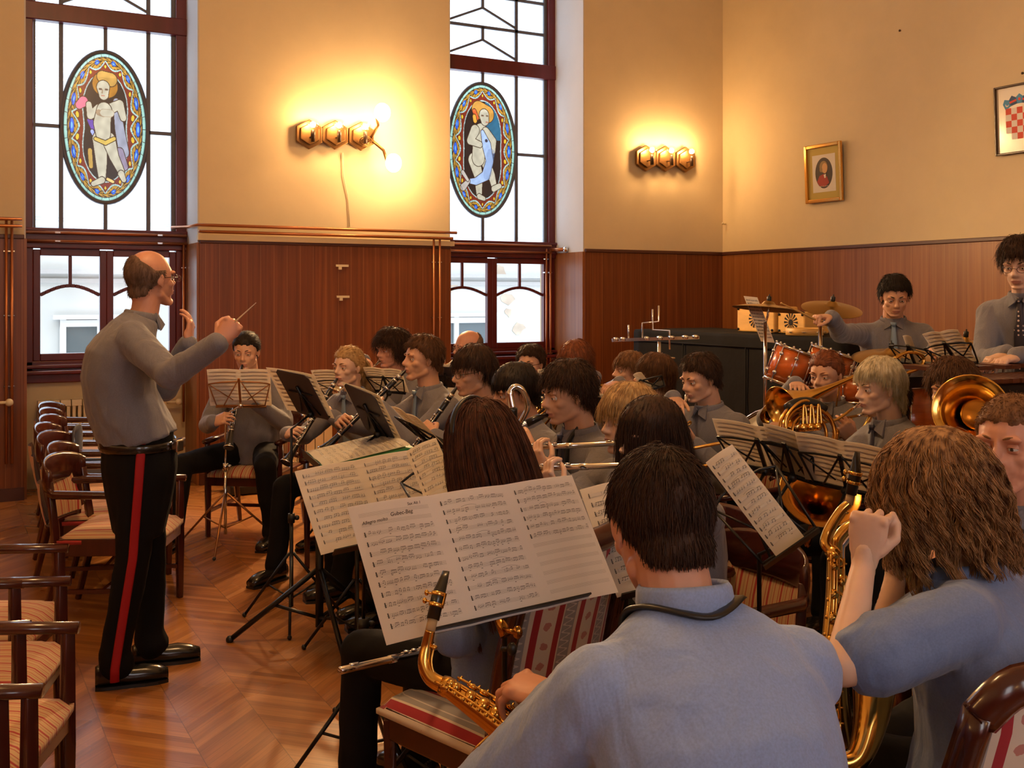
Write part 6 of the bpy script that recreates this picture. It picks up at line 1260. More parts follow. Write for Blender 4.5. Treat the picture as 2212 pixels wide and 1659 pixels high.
# platinum-haired horn player
s = 1.0; face = 76; H = headpt(1903, 765, 4.6, s, .02); m_, ff = mouth_of(H, face, s, 0, 8); f_, r_ = left_of(face)
hc = Wp(1745, 935, 4.35); bellc = Wp(1772, 1062, 4.05)
PE['platinum'] = person('woman with short platinum blond hair playing a horn', H, face, kind='f', hair=('pixie', H_PLAT), tilt=(0, 8, 0), skin=SKP, hands=((hc+Vector((0, 0, -.06))+RT*.03, -RT*.5+UP*.6, FW, 'hold'), (hc+FW*.08-UP*.1, -RT*.6-UP*.3, -FW, 'hold')), vox=.010, hvox=.0038, fat=.95, tie=TIED, shoulder=.94, dens=1.3)
def horn(label, mth, C, axis, bellC, belld, R=.15):
    t = thing('french_horn', label, 'horn', tuple(C)); M = axisM(C, axis, UP); MB().lathe([(.0105, -.004), (.011, 0), (.006, .03), (.0042, .06)], 12, axisM(mth, C-mth)).build('mouthpiece', SILVER, t)
    l = MB(); l.tube(bez([mth+(C-mth).normalized()*.05, mth.lerp(C, .6), M @ Vector((.0, .13, .02)), M @ Vector((-.11, .06, .02)), M @ Vector((-.10, -.07, .01))]), .0062, 8); l.build('leadpipe', BRASS, t)
    for k, (R1, r1, z) in enumerate(((.135, .0085, 0), (.118, .0075, .018), (.10, .007, -.015), (.082, .0065, .012))):
        l = MB(); l.tube([M @ Vector((R1*cos(a), R1*.9*sin(a), z)) for a in np.linspace(0, 2*pi, 37)[:-1]], r1, 8, 0, True); l.build('tubing_loop', BRASSD, t)
    v = MB()
    for i in range(3):
        x = -.04+.035*i; v.lathe([(.014, -.03), (.015, 0), (.015, .03), (.006, .034)], 12, M @ Matrix.Translation((x, .02, .01))); v.tube(bez([M @ Vector((x, .03, .03)), M @ Vector((x+.01, .10, .035)), M @ Vector((x+.02, .10, .035)), M @ Vector((x+.02, .03, .03))]), .005, 6); v.tube([M @ Vector((x, -.02, .03)), M @ Vector((x-.01, -.09, .04))], .0045, 6)
    v.build('valve_cluster', BRASS, t); gd = MB(); gd.tube([M @ Vector((.14*cos(a), .126*sin(a), 0)) for a in np.linspace(.8, 2.2, 9)], .022, 10); gd.build('leather_guard', BLACKP, t)
    b = brass_bell(bellC, belld, R, .34, BRASSD, r0=.014); b.tube(bez([bellC-belld.normalized()*.33, bellC-belld.normalized()*.42+UP*.02, M @ Vector((.12, -.05, 0)), M @ Vector((.135, 0, 0))]), .014, 8); b.build('bell', BRASSD, t)
    return t
horn('french horn played by the platinum-haired woman, its big bell below the desks', m_+f_*.004, hc, (-FW*.8+RT*.3+UP*.2), bellc, (-FW*.72+UP*.62-RT*.1))
# horn or baritone player with big bright bell
s = 1.0; face = 42; H = headpt(2058, 768, 4.25, s, .02); m_, ff = mouth_of(H, face, s, 0, 4)
bc = Wp(2096, 886, 3.8); bd = (-FW*.85+UP*.28-RT*.45)
PE['baritone'] = person('boy with short curly brown hair behind the big bright bell', H, face, hair=('messy', H_BROWN), tilt=(0, 4, 0), hands=((bc-UP*.22-RT*.12+FW*.1, UP*.5-RT*.3, FW, 'hold'), (bc-UP*.12+FW*.12+RT*.08, -RT*.7+UP*.2, -FW, 'hold')), vox=.011, hvox=.004)
t = thing('baritone_horn', 'brass baritone horn whose wide bell faces the camera at the right', 'horn', tuple(bc)); brass_bell(bc, bd, .128, .40, BRASS, r0=.018).build('bell', BRASS, t)
MB().lathe([(.0125, -.004), (.013, 0), (.007, .03), (.005, .06)], 12, axisM(m_+ff*.004, bc-m_)).build('mouthpiece', SILVER, t)
q = MB(); bk = bc-bd.normalized()*.40; q.tube(bez([m_+ff*.004+(bc-m_).normalized()*.05, m_.lerp(bk, .6), bk-UP*.1, bk-UP*.25+RT*.05, bk-UP*.33+RT*.1, bk-UP*.25+RT*.16, bk-UP*.05+RT*.12, bk]), [.008]*8*4+[.010]*8*3+[.01]*1, 8); q.build('main_tubing', BRASS, t)
q = MB()
for i in range(3): c_ = bk-UP*.18+RT*(.02+.035*i)-FW*.03; q.tube([c_-UP*.07, c_+UP*.07], .014, 10); q.tube([c_+UP*.07, c_+UP*.10], .004, 6); q.ball(c_+UP*.10, (.009, .009, .003), 8)
q.build('valve', SILVER, t)
t = thing('straight_mute', 'pale rimmed cup mute inside the bright bell', 'mute', tuple(bc)); MB().lathe([(.028, -.10), (.058, -.03), (.058, -.01), (.05, -.005)], 20, axisM(bc-bd.normalized()*.06+RT*.02, bd)).build('mute_body', BRASSD, t)
# --- bass clarinet player
face = 66; s = 1.02; H = headpt(1232, 770, 4.25, s, .022); m_, ff = mouth_of(H, face, s, 0, 10); f_, r_ = left_of(face)
jt = Wp(1107, 882, 4.08); lo = Wp(1122, 1120, 4.12)
PE['bass'] = person('young man with thick dark hair playing bass clarinet on a black neck strap', H, face, scale=s, hair=('messy', H_DARK), tilt=(0, 10, 0), vox=.009, hvox=.0038, tie=TIED, hands=((jt.lerp(lo, .3)+RT*.035-FW*.02, -RT*.5+FW*.5+UP*.1, -FW*.3+RT*.5, 'hold'), (jt.lerp(lo, .75)+RT*.03+FW*.03, -RT*.6-FW*.3, RT*.4-FW*.4, 'hold')))
t = thing('bass_clarinet', 'black bass clarinet with a curved silver neck', 'bass clarinet', tuple(jt)); a0 = m_-ff*.005
MB().tube([a0, a0+(ff-UP*.25).normalized()*.05, a0+(ff-UP*.32).normalized()*.10], [.006, .015, .016], 10).build('mouthpiece', BLACKW, t)
e = a0+(ff-UP*.32).normalized()*.10; MB().tube(bez([e, e+(ff*.03-UP*.005), Wp(1140, 880, 4.12), Wp(1132, 848, 4.10), Wp(1115, 835, 4.09), Wp(1102, 848, 4.085), jt]), [.0105]*8*2+[.012]*8*3+[.014]*9, 10).build('neck', SILVER, t)
MB().tube([jt, jt+(lo-jt)*.02, jt.lerp(lo, .06), lo], [.019, .019, .0175, .0185], 12).build('joints', BLACKW, t)
k = MB(); ax_ = (lo-jt).normalized(); n_ = (-FW-ax_*(-FW).dot(ax_)).normalized()
for sg in (-1, 1): k.tube([jt.lerp(lo, .1)+n_*.018+RT*.012*sg, jt.lerp(lo, .95)+n_*.018+RT*.012*sg], .003, 5)
for u in np.linspace(.12, .92, 12): k.lathe([(.011, 0), (.0115, .004), (.003, .006)], 10, axisM(jt.lerp(lo, u)+n_*.018, n_))
k.build('keywork', SILVER, t)
b = MB(); b.tube(bez([lo, lo+ax_*.10, lo+ax_*.16-FW*.04, lo+ax_*.12-FW*.10, lo+ax_*.04-FW*.13]), [.019]*16+[.026]*8+[.038]*8+[.055], 14); b.build('bell', SILVER, t)
i_ = PE['bass']; st = MB(); fr = i_['fr']; pts = [Vector((-.045, fr(.97, 0, 0).y-.03, fr(.99).z+.02)), fr(.93, -.055, .022), fr(.78, -.06, .024), fr(.6, -.045, .026), fr(.45, -.02, .028)]; st.tube(bez(pts), .011, 6, flat=(1.0, .35)); st.tube(bez([pts[0], Vector((-.03, fr(.97, 0, 0).y-.11, fr(.99).z+.03)), Vector((.03, fr(.97, 0, 0).y-.11, fr(.99).z+.03)), Vector((.055, fr(.97, 0, 0).y-.03, fr(.99).z+.01)), fr(.85, .03, .022), fr(.6, -.02, .026), pts[-1]]), .009, 6, flat=(1, .35)); st.build('neck_strap', BLACKP, i_['t'], local=True)
# --- flutists
def flutist(key, plab, ilab, px, top, d, face, hs, tilt=(0, 0, 0), droop=.12, **kw):
    s = kw.get('scale', 1.0); H = headpt(px, top, d, s, kw.pop('th', .015)); m_, ff = mouth_of(H, face, s, tilt[0], tilt[1]); f, r = left_of(face+tilt[0]*-1); u = (r*.93+f*kw.pop('fwdk', .35)-UP*droop).normalized()
    PE[key] = person(plab, H, face, hair=hs, tilt=tilt, hands=flute_hands(m_, u, face), kind='f', poles=((-.6, .1, -1), (.9, .1, -.7)), **kw); flute(m_+ff*.012-u*.02-UP*.008, m_+ff*.012+u*.58-UP*.008, ilab); return PE[key]
flutist('blondflute', 'person with straight blond hair playing flute', 'silver flute played by the blond player', 1358, 826, 3.8, 58, ('bobshort', H_BLOND), tilt=(0, 4, 0), skin=SKP, fwdk=.75, vox=.010, hvox=.0038, dens=1.3)
flutist('darkflute', 'woman with dark hair tucked behind playing flute, in front of the blond flutist', 'silver flute played by the dark-haired woman', 1408, 851, 3.35, 62, ('bob', H_DARK), tilt=(0, 6, 0), skin=SKP, fwdk=.75, vox=.010, hvox=.0035, dens=1.6)
# --- girl with very long hair
face = 132; s = .98; H = headpt(1040, 857, 3.10, s, .012); f_, r_ = left_of(face)
fl0 = Wp(764, 1442, 2.72); fl1 = Wp(905, 1410, 2.92); u_ = (fl1-fl0).normalized()
COLL = [((0, -.012, .022), (.084, .104, .100)), ((0, -.065, -.32), (.175, .115, .115)), ((0, -.04, -.55), (.15, .13, .25))]
long_ = [flow_hair(lambda v: (v[:, 2] > .015) & (v[:, 1] < .05), 6000, .60, 18, .0008, .25, COLL, .0015, .25, seed=4, clump=.2, back=.25)]
PE['longhair'] = person('girl with very long reddish brown hair seen from behind', H, face, kind='f', scale=s, skin=SKP, fat=.92, shirt=SHIRTC, hair=('tied', H_LONG), extra_hair=long_, vox=.009, hvox=.0035, tilt=(0, 6, 0), lean=3, legs=(.05, .05), shoulder=.9,
    hands=((fl0+u_*.50+UP*.02, -RT*.5+FW*.5, -UP, 'hold'), (fl0+u_*.40+FW*.03, -RT*.7+FW*.1, -UP, 'hold')))
hb = MB(); i_ = PE['longhair']; Mi_ = WMS[i_['t'].name].inverted(); hb.tube([Mi_ @ i_['HM']((.095*cos(a), .018-.0*sin(a), .018+.116*sin(a))) for a in np.linspace(-.35, pi+.35, 24)], .0055, 6, flat=(1, 2.2)); hb.build('hairband', BLACKP, i_['t'], local=True)
flute(fl0, fl0+u_*.62, 'silver flute resting across the lap of the long-haired girl')
f3 = left_of(135)[0]; p = Wp(1106-.05*2300/3.05, 640, 3.05); chair('armless floral striped chair of the long-haired girl, behind the manuscript stand', (p.x, p.y, 0), math.atan2(f3.y, f3.x)-pi/2, True)
# --- near alto saxophonist, back to camera
face = 163; s = 1.03; H = headpt(1438, 950, 1.76, s, .008); f_, r_ = left_of(face)
gripL = Wp(1118, 1500, 1.93); 
PE['near'] = person('man in blue shirt with thinning dark hair, back to the camera, nearest of all', H, face, scale=s, fat=1.04, shirt=SHIRTB, hair=('thinning', H_DARK), skin=SKR, tilt=(-2, 20, 0), lean=16, hunch=.9, vox=.0075, hvox=.0028, dens=5, shoulder=.95, neck=.125, sf=1.0, cz=.035,
    hands=((gripL, FW*.45-RT*.75+UP*.1, -UP*.8+FW*.2, 'hold'), (Wp(1420, 1640, 2.15), -RT*.7+FW*.4, -FW*.5-UP*.5, 'hold')), poles=((-.95, -.25, -.7), (.95, -.2, -.7)))
i_ = PE['near']; st = MB(); sp = i_['spine']; st.tube(bez([sp(.80)+Vector((-.055, .12, -.03)), sp(.90)+Vector((-.090, .045, .035)), sp(.955)+Vector((-.080, -.035, .042)), sp(.965)+Vector((0, -.098, .030)), sp(.955)+Vector((.080, -.035, .042)), sp(.90)+Vector((.090, .045, .035)), sp(.80)+Vector((.055, .12, -.03))]), .0135, 6, flat=(1.0, .35)); st.build('neck_strap', BLACKP, i_['t'], local=True)
def sax(label, pts, neck, body, bell, keyside, mouthd, m=None, kk=16, bodyr=(.013, .030), bell_dir=None, bellR=.06, cat='saxophone'):
    """pts: mouthpiece tip, mouthpiece end; neck/body/bell polylines"""
    m = m or BRASS; tip, end = pts; t = thing('saxophone', label, cat, tuple(end)); d = (end-tip).normalized(); up = keyside
    L = (end-tip).length; q = MB(); x_ = d.cross(up).normalized(); y_ = x_.cross(d)
    q.loft([(tip+d*(L*a)+y_*o, x_*w, y_*h) for a, w, h, o in ((0, .0075, .0012, -.008), (.15, .0095, .005, -.006), (.42, .0125, .0105, -.001), (.5, .0135, .0132, 0), (.75, .0135, .0135, 0), (.76, .0125, .0125, 0), (1.0, .0125, .0125, 0))], 14); q.build('mouthpiece', BLACKW, t)
    g = MB()
    for a in (.46, .68): g.lathe([(.0148, 0), (.0152, .002), (.0152, .005), (.0148, .007)], 16, axisM(tip+d*(L*a), d))
    g.bar(tip+d*(L*.46)-x_*.0148, tip+d*(L*.70)-x_*.0148, .006, .002, x_); g.bar(tip+d*(L*.46)-y_*.0148, tip+d*(L*.70)-y_*.0148, .006, .002, y_)
    for a in (.5, .66): g.tube([tip+d*(L*a)+x_*.014, tip+d*(L*a)+x_*.024], .002, 6); g.ball(tip+d*(L*a)+x_*.027, (.005, .005, .006), 8)
    g.build('ligature', m, t)
    ck = MB(); ck.tube([end, end+d*.022], .0095, 12); ck.build('cork', mat('cork', (.55, .38, .2), .8), t)
    n_ = bez([end+d*.02]+neck); rr = list(np.linspace(.0095, bodyr[0], len(n_))); nb = MB(); nb.tube(n_, rr, 14); e_ = n_[-1]; dd = (n_[-1]-n_[-3]).normalized(); nb.lathe([(bodyr[0]+.002, -.012), (bodyr[0]+.004, 0), (bodyr[0]+.002, .012)], 16, axisM(e_, dd)); nb.build('neck', m, t)
    ok = MB(); k2 = [p+(-x_*.016 if i < len(n_)*.6 else y_*.02) for i, p in enumerate(n_[len(n_)//4:])]; ok.tube(k2, .0022, 5); ok.ball(k2[0], (.007, .007, .004), 8); ok.build('octave_key', m, t)
    b_ = bez(body); rb = list(np.linspace(bodyr[0]+.001, bodyr[1], len(b_))); bo = MB(); bo.tube(b_, rb, 16); bo.build('body', m, t)
    bl = bez(bell); rl = [bodyr[1]+(bellR-bodyr[1])*(max(0, (i/(len(bl)-1))-.1)/.9)**2.6 for i in range(len(bl))]; bq = MB(); bq.tube(bl, rl, 20)
    ed = (bl[-1]-bl[-3]).normalized(); bq.tube([axisM(bl[-1], ed) @ Vector((bellR*1.01*cos(a), bellR*1.01*sin(a), 0)) for a in np.linspace(0, 2*pi, 25)[:-1]], .003, 6, 0, True); bq.build('bell', m, t)
    ks = up
    n = len(b_); rod = MB(); sdv = (b_[-1]-b_[0]).normalized().cross(ks).normalized(); ks2 = sdv.cross((b_[-1]-b_[0]).normalized())
    for sg, o in ((1, .9), (-1, .9), (.3, 1.2)): rod.tube([b_[i]+ks2*(rb[i]+.006)*o*(.75)+sdv*(rb[i]+.004)*sg for i in range(1, n-1, 2)], .0026, 6)
    for i in range(2, n-1, 3): rod.tube([b_[i]+ks2*rb[i]*.6-sdv*(rb[i]+.004), b_[i]+ks2*rb[i]-sdv*(rb[i]+.012)], .002, 5); rod.ball(b_[i]+ks2*rb[i]*.7+sdv*(rb[i]+.007), .0042, 6)
    rod.build('key_rods', m, t)
    for u in np.linspace(.06, .95, kk):
        i = int(u*(n-1)); r_ = rb[i]; dd = (b_[min(i+1, n-1)]-b_[max(i-1, 0)]).normalized(); sg = (1 if int(u*50) % 2 else -1); dirn = (ks2*.8+sdv*sg*.55).normalized(); cu = MB(); R0_ = .008+.011*u; cu.lathe([(R0_*.8, 0), (R0_, .003), (R0_, .006), (R0_*.5, .0085), (.003, .010)], 14, axisM(b_[i]+dirn*(r_+.001), dirn)); cu.tube([b_[i]+dirn*(r_+.010), b_[i]+sdv*sg*(r_+.004)+ks2*(r_+.006)*.7], .002, 5); cu.build('key_cup', m, t)
    return t
tip = Wp(960, 1231, 2.08); end = Wp(935, 1338, 2.04)
sax('alto saxophone with black mouthpiece held by the man nearest the camera', (tip, end), [Wp(922, 1395, 2.03), Wp(917, 1434, 2.02), Wp(932, 1466, 2.01), Wp(966, 1484, 2.0)],
    [Wp(966, 1484, 2.0), Wp(1010, 1514, 1.98), Wp(1055, 1545, 1.96), Wp(1100, 1578, 1.94), Wp(1150, 1615, 1.92), Wp(1200, 1655, 1.90)], [Wp(1200, 1655, 1.90), Wp(1235, 1700, 1.89), Wp(1210, 1745, 1.90), Wp(1150, 1715, 1.93), Wp(1100, 1660, 1.97), Wp(1070, 1618, 2.0)], UP, None, bodyr=(.016, .038))
# --- woman with wavy hair, bass/baritone saxophone
face = 122; s = 1.03; H = headpt(2035, 902, 2.20, s, .03); f_, r_ = left_of(face)
COLW = [((0, -.012, .022), (.090, .112, .102)), ((0, -.065, -.29), (.18, .11, .10))]
wav = [flow_hair(lambda v: (v[:, 2] > -.01) & (v[:, 1] < .072), 9000, .165, 20, .0052, .075, COLW, .0011, .40, seed=9, guides=300, clump=.7)]
hn = Wp(1885, 1112, 2.12); el_l = Wp(1828, 1440, 1.80)
PE['wavy'] = person('woman with wavy brown hair and rolled blue sleeves, hand raised to her mouth', H, face, kind='f', scale=s, fat=1.12, skin=SKP, shirt=SHIRTC, hair=('bobshort', H_CURL), extra_hair=wav, vox=.008, hvox=.003, dens=.6, sleeve=.22, shrug=.03, sf=1.12, lean=4, elbows=(Wp(1822, 1442, 1.96), Wp(1900, 1420, 2.35)), tilt=(10, 12, 0),
    hands=((hn, UP*.95+RT*.12, RT*.55+FW*.85, 'fist'), (Wp(1945, 1150, 2.42), UP*.9-RT*.1, -FW*.4+RT*.7, 'fist')), poles=((-.55, .1, -1.0), (.5, .2, -1.0)))
f3 = left_of(150)[0]; p = CAM+RT*.76+FW*2.10; chair('armless floral striped chair at the lower right corner, under the wavy-haired woman', (p.x, p.y, 0), math.atan2(f3.y, f3.x)-pi/2, True)
tip = Wp(1857, 978, 2.32); end = Wp(1838, 1068, 2.32)
sax('tall saxophone with looped top standing between the near man and the wavy-haired woman', (tip, end), [Wp(1815, 1105, 2.32), Wp(1790, 1145, 2.32), Wp(1783, 1175, 2.31), Wp(1800, 1195, 2.30)],
    [Wp(1800, 1195, 2.30), Wp(1798, 1300, 2.28), Wp(1790, 1400, 2.24), Wp(1783, 1500, 2.2), Wp(1783, 1580, 2.16)], [Wp(1783, 1580, 2.16), Wp(1800, 1640, 2.15), Wp(1850, 1640, 2.15), Wp(1880, 1560, 2.18), Wp(1890, 1450, 2.25)], (-FW+RT*.4), None, bodyr=(.0125, .020), bellR=.052)
t = thing('baritone_saxophone', 'silver-rimmed looped bow of a baritone saxophone beside the woman\'s raised forearm', 'saxophone', tuple(Wp(1850, 1150, 2.4)))
for k_, (r_k, o) in enumerate(((.014, 0), (.010, .030))):
    MB().tube(bez([Wp(1815+o*300, 1330, 2.42), Wp(1808+o*250, 1200, 2.42), Wp(1815+o*300, 1158+o*400, 2.42), Wp(1855, 1132+o*600, 2.42), Wp(1930, 1150+o*500, 2.42), Wp(1960, 1230, 2.42), Wp(1985, 1400, 2.42)]), r_k, 12).build('looped_tube', SILVER if k_ else BRASS, t)
MB().tube(bez([Wp(1815, 1330, 2.42), Wp(1812, 1500, 2.42), Wp(1830, 1620, 2.42)]), .024, 12).build('body', BRASS, t)
for k_ in range(7): MB().lathe([(.012, 0), (.014, .004), (.004, .008)], 12, axisM(Wp(1812+8*(k_ % 2), 1215+38*k_, 2.39), -FW)).build('key_cup', BRASS, t)
# --- man at the right edge
face = 38; s = 1.04; H = headpt(2190, 850, 2.68, s, .004); 
PE['edge'] = person('man with cropped reddish hair at the right edge looking into the camera', H, face, scale=s, fat=1.15, skin=SKR, hair=('shaved', H_LIGHT), tilt=(-8, 2, 0), vox=.009, hvox=.003, hands=((Wp(2010, 1225, 2.5), -RT*.7-FW*.2, -UP, 'hold'), None), dens=2)
i_ = PE['edge']; st = MB(); fr = i_['fr']; st.tube(bez([Vector((.07, fr(.97).y-.08, fr(.99).z)), Vector((.062, fr(.97).y-.02, fr(.99).z+.015)), fr(.88, .055, .026), fr(.7, .03, .028), fr(.55, .0, .03), fr(.7, -.03, .028), fr(.88, -.06, .026), Vector((-.065, fr(.97).y-.02, fr(.99).z+.015)), Vector((-.07, fr(.97).y-.08, fr(.99).z))]), .014, 6, flat=(1, .3)); st.build('neck_strap', BLACKP, i_['t'], local=True)
t = trumpet(Wp(2035, 1210, 2.5), -RT*.8-FW*.3+UP*-.1, 'small brass horn resting in the hand of the man at the right edge', BRASSD, L=.30) if False else None
# --- drummer and percussionist
H = headpt(1930, 587, 6.2, 1.0, .012); f_, r_ = left_of(18); hR = Wp(1765, 692, 5.75)
PE['drummer'] = person('drummer with short black hair and light blue tie standing behind the cymbals', H, 18, hair=('short', H_BLACK), skin=SK, tie=TIEB, tilt=(6, 20, 0), lean=2, scale=.98, seated=False, hands=((Wp(2030, 770, 5.8), -FW*.8-UP*.3, -UP, 'hold'), (hR, -RT*.85-FW*.2, -UP, 'fist')), vox=.010, hvox=.004, poles=((-.6, -.2, -1), (.7, -.4, -1)))
for (g, tp, lab) in ((hR, Wp(1688, 655, 5.55), 'pale drumstick raised over the thin cymbal by the drummer'), (Wp(2030, 770, 5.8), Wp(1975, 755, 5.5), 'pale drumstick in the drummer\'s other hand')):
    t = thing('drumstick', lab, 'drumstick', tuple(g)); MB().tube([g+(g-tp).normalized()*.1, g, g.lerp(tp, .9), tp], [.007, .0075, .004, .003], 8).build('shaft', TANW, t); MB().ball(tp, .006, 8).build('bead', TANW, t)
H = headpt(2208, 502, 5.3, 1.06, .022)
PE['percussionist'] = person('tall young man in spectacles and dotted dark tie standing at the right edge', H, 42, hair=('messy', H_DARK), skin=SKP, tie=TIEDOT, glasses=True, tilt=(0, 16, 0), lean=7, scale=1.06, seated=False, fat=.92, hands=((Wp(2165, 790, 4.9), -RT*.8-FW*.3-UP*.2, -UP, 'relax'), (Wp(2140, 786, 5.05), -RT*.75-UP*.25, -UP, 'relax')), vox=.010, hvox=.004)
for k_ in ('pony', 'blondgirl', 'crew', 'specs', 'bowlcut', 'bass', 'blondflute', 'darkflute', 'near', 'edge', 'platinum', 'auburn', 'darktrumpet', 'baritone'):
    seatedchair({'pony': 'striped armchair under the ponytailed clarinetist', 'blondgirl': 'armchair under the blond clarinetist', 'crew': 'armchair under the clarinetist with the light blue tie', 'specs': 'armchair under the clarinetist in dark spectacles', 'bowlcut': 'armchair under the boy with the bowl cut',
      'bass': 'armchair under the bass clarinet player', 'blondflute': 'armchair under the blond flutist', 'darkflute': 'armchair under the dark-haired flutist', 'near': 'armchair under the man nearest the camera', 'edge': 'armchair under the man at the right edge', 'platinum': 'armchair under the platinum-haired horn player',
      'auburn': 'armchair under the auburn-haired trumpeter', 'darktrumpet': 'armchair under the trumpeter with spiky hair', 'baritone': 'armchair under the player behind the big bell'}[k_], PE[k_], -.03)
# ============================================================ CHAIR ROWS, STANDS, DRUMS
fr_ang = math.atan2(RT.y, RT.x)-pi/2     # faces image right
pl = ['nearest', 'second nearest', 'third nearest', 'fourth', 'fifth', 'sixth', 'farthest']
rowrz = math.atan2((RT*1+FW*.12).y, (RT*1+FW*.12).x)-pi/2
for i, (px, pyz, d) in enumerate(((266, 0, 5.4), (258, 0, 5.85), (227, 0, 6.3), (210, 0, 6.75), (212, 0, 7.2), (204, 0, 7.65), (198, 0, 8.05))):
    p = Wp(px, 640, d); chair('empty dark wood armchair in the left row behind the conductor, %s of the seven' % pl[i], (p.x, p.y, 0), rowrz+R_((-4, 2, -3, 3, 0, 2, -2)[i]), False, 'empty armchairs in the left row')
for i, (px, d) in enumerate(((-56, 3.8), (-72, 3.32), (-105, 2.83), (-240, 2.32))):
    p = Wp(px, 640, d); chair('empty armchair cut by the left edge, %s of the near four' % ('farthest', 'second farthest', 'second nearest', 'nearest')[i], (p.x, p.y, 0), rowrz+R_((0, 3, -2, 2)[i]), False, 'empty armchairs cut by the left edge')
# grey strap / bag over an armrest of the left row
p = Wp(192, 945, 6.55); b = thing('shoulder_bag', 'grey cloth strap and bag hanging over an armrest in the left row', 'bag', tuple(p)); BAGM = mat('grey_cloth', (.12, .13, .17), .8, bump=(.4, .004, 30))
q = MB()
for off in (-.08, .13): c0 = p+RT*off; q.tube(bez([c0+UP*.02-FW*.04-UP*.14, c0+UP*.03-FW*.04, c0+UP*.05, c0+UP*.03+FW*.04, c0-UP*.14+FW*.04]), .035, 8, flat=(.2, 1))
q.build('strap', BAGM, b); MB().loft([(p-UP*.13+RT*.02, RT*.13, FW*.04), (p-UP*.22+RT*.02, RT*.15, FW*.055), (p-UP*.30+RT*.02, RT*.13, FW*.04)], 12).build('bag_body', BAGM, b)
# ---- sheets and stands
S1 = [(740, 1095), (1238, 1035), (1345, 1280), (832, 1383)]
C, r, d = rectfit(S1, .60, .30)
sheet(C, r, d, .60, .30, 'three-page handwritten manuscript part on the nearest stand', 3, 12, True, seed=5, paper=PAPERW, title=True, empty_from=30)
q = Wp(1090, 1400, 2.52)
stand(C, r, d, .50, .28, 'black folding stand under the big manuscript, nearest the camera', foot=(q.x, q.y), yaw=.4, off=.012)
ms = [o for o in COL.objects if o.get('label', '').startswith('black folding stand under')][0]; kn = MB(); kb = Wp(1088, 1360, 2.47)
kn.tube([Wp(1078, 1335, 2.50), Wp(1092, 1372, 2.47)], .014, 8); kn.tube([kb, Wp(1112, 1366, 2.44)], .006, 6); kn.ball(Wp(1118, 1366, 2.44), (.012, .012, .016), 10); kn.build('tilt_clamp', BRASSD, ms)
kn = MB(); kn.tube([Wp(1086, 1402, 2.5), Wp(1100, 1402, 2.47)], .006, 6); kn.ball(Wp(1106, 1402, 2.46), (.012, .012, .016), 10); kn.build('wing_knob', BLACKP, ms)
def pair(corn, h, d, slab, stlab, pages=1, staves=10, kind='wire', colm=None, back=False, yaw=.2, seed=1, foot=None, paper=None, desk=None, offf=.10, spread=.27):
    """sheet and the stand behind it; desk = corners of the desk where it shows apart from the sheet"""
    C, r, dn, w, h = afffit(corn, h, d, back)
    if back: sheet(C, -r, dn, w, h, slab, pages, staves, seed=seed, paper=paper)
    else: sheet(C, r, dn, w, h, slab, pages, staves, seed=seed, paper=paper)
    if desk: C, r, dn, w, h = afffit(desk, h, d-.02 if back else d+.02, back)
    aw = r.cross(dn); n = aw if not back else -aw
    if foot is None: q = C+n*offf; foot = (q.x, q.y)
    stand(C, r, dn, max(w*.98, .2), h, stlab, kind, colm, back, foot, yaw, spread=spread)
pair([(643, 1017), (880, 990), (965, 1140), (712, 1168)], .30, 3.45, 'two-page printed part left of the manuscript, lower left corner hanging free', 'black stand holding the printed part left of the manuscript', 2, 10, yaw=.9, seed=2)
pair([(870, 990), (935, 960), (1005, 1060), (935, 1090)], .297, 3.2, 'slanting part on the stand beside the long-haired girl', 'stand beside the long-haired girl', 1, 9, seed=3, yaw=.1)
pair([(1255, 1072), (1400, 1046), (1465, 1235), (1325, 1262)], .33, 2.9, 'cream part showing between the manuscript and the near man\'s head', 'stand hidden behind the near man\'s head', 1, 10, seed=4, yaw=.7)
pair([(1538, 1006), (1598, 978), (1718, 1138), (1660, 1192)], .31, 2.75, 'tall narrow part sloping to the right of the near man\'s head', 'stand right of the near man\'s head', 1, 12, yaw=.5, seed=6)
pair([(1536, 909), (1706, 922), (1752, 1032), (1592, 1006)], .26, 3.95, 'left parts of the right-hand group, seen from behind', 'left one of the black wire stands in front of the horn player', 2, 9, back=True, yaw=.3, seed=7)
pair([(1640, 914), (1716, 930), (1772, 1046), (1700, 1024)], .27, 3.85, 'narrow middle part of the right-hand group seen from behind', 'middle one of the black wire stands in front of the horn player', 1, 9, back=True, yaw=.9, seed=8)
pair([(1714, 938), (1880, 955), (1930, 1078), (1772, 1048)], .27, 3.7, 'right parts of the right-hand group seen from behind', 'right one of the black wire stands, beside the tall saxophone', 2, 9, back=True, yaw=1.4, seed=9)
pair([(470, 797), (576, 797), (590, 880), (436, 877)], .30, 6.7, 'parts spread on the copper-coloured stand of the ponytailed man', 'copper-coloured folding stand left of the group', 2, 9, colm=TANM, back=True, yaw=2.2, seed=10, foot=tuple(Wp(487, 640, 6.8)[:2]), spread=.36)
pair([(575, 797), (690, 803), (724, 906), (606, 889)], .29, 5.3, 'pages sticking out at both sides of the first dark desk', 'first dark solid desk from the left', 1, 9, kind='plate', back=True, yaw=.2, seed=11, desk=[(598, 794), (680, 801), (717, 904), (634, 891)])
pair([(672, 800), (800, 798), (812, 862), (690, 862)], .26, 6.75, 'white parts in front of the blond clarinetist', 'wire stand in front of the blond clarinetist', 2, 9, back=True, yaw=.6, seed=12)
pair([(739, 828), (828, 846), (871, 957), (780, 930)], .30, 4.8, 'pages standing out at the side of the second dark desk', 'second dark solid desk, tilted toward the clarinetist in the blue tie', 1, 9, kind='plate', back=True, yaw=.2, seed=13, desk=[(745, 821), (821, 841), (864, 955), (786, 930)])
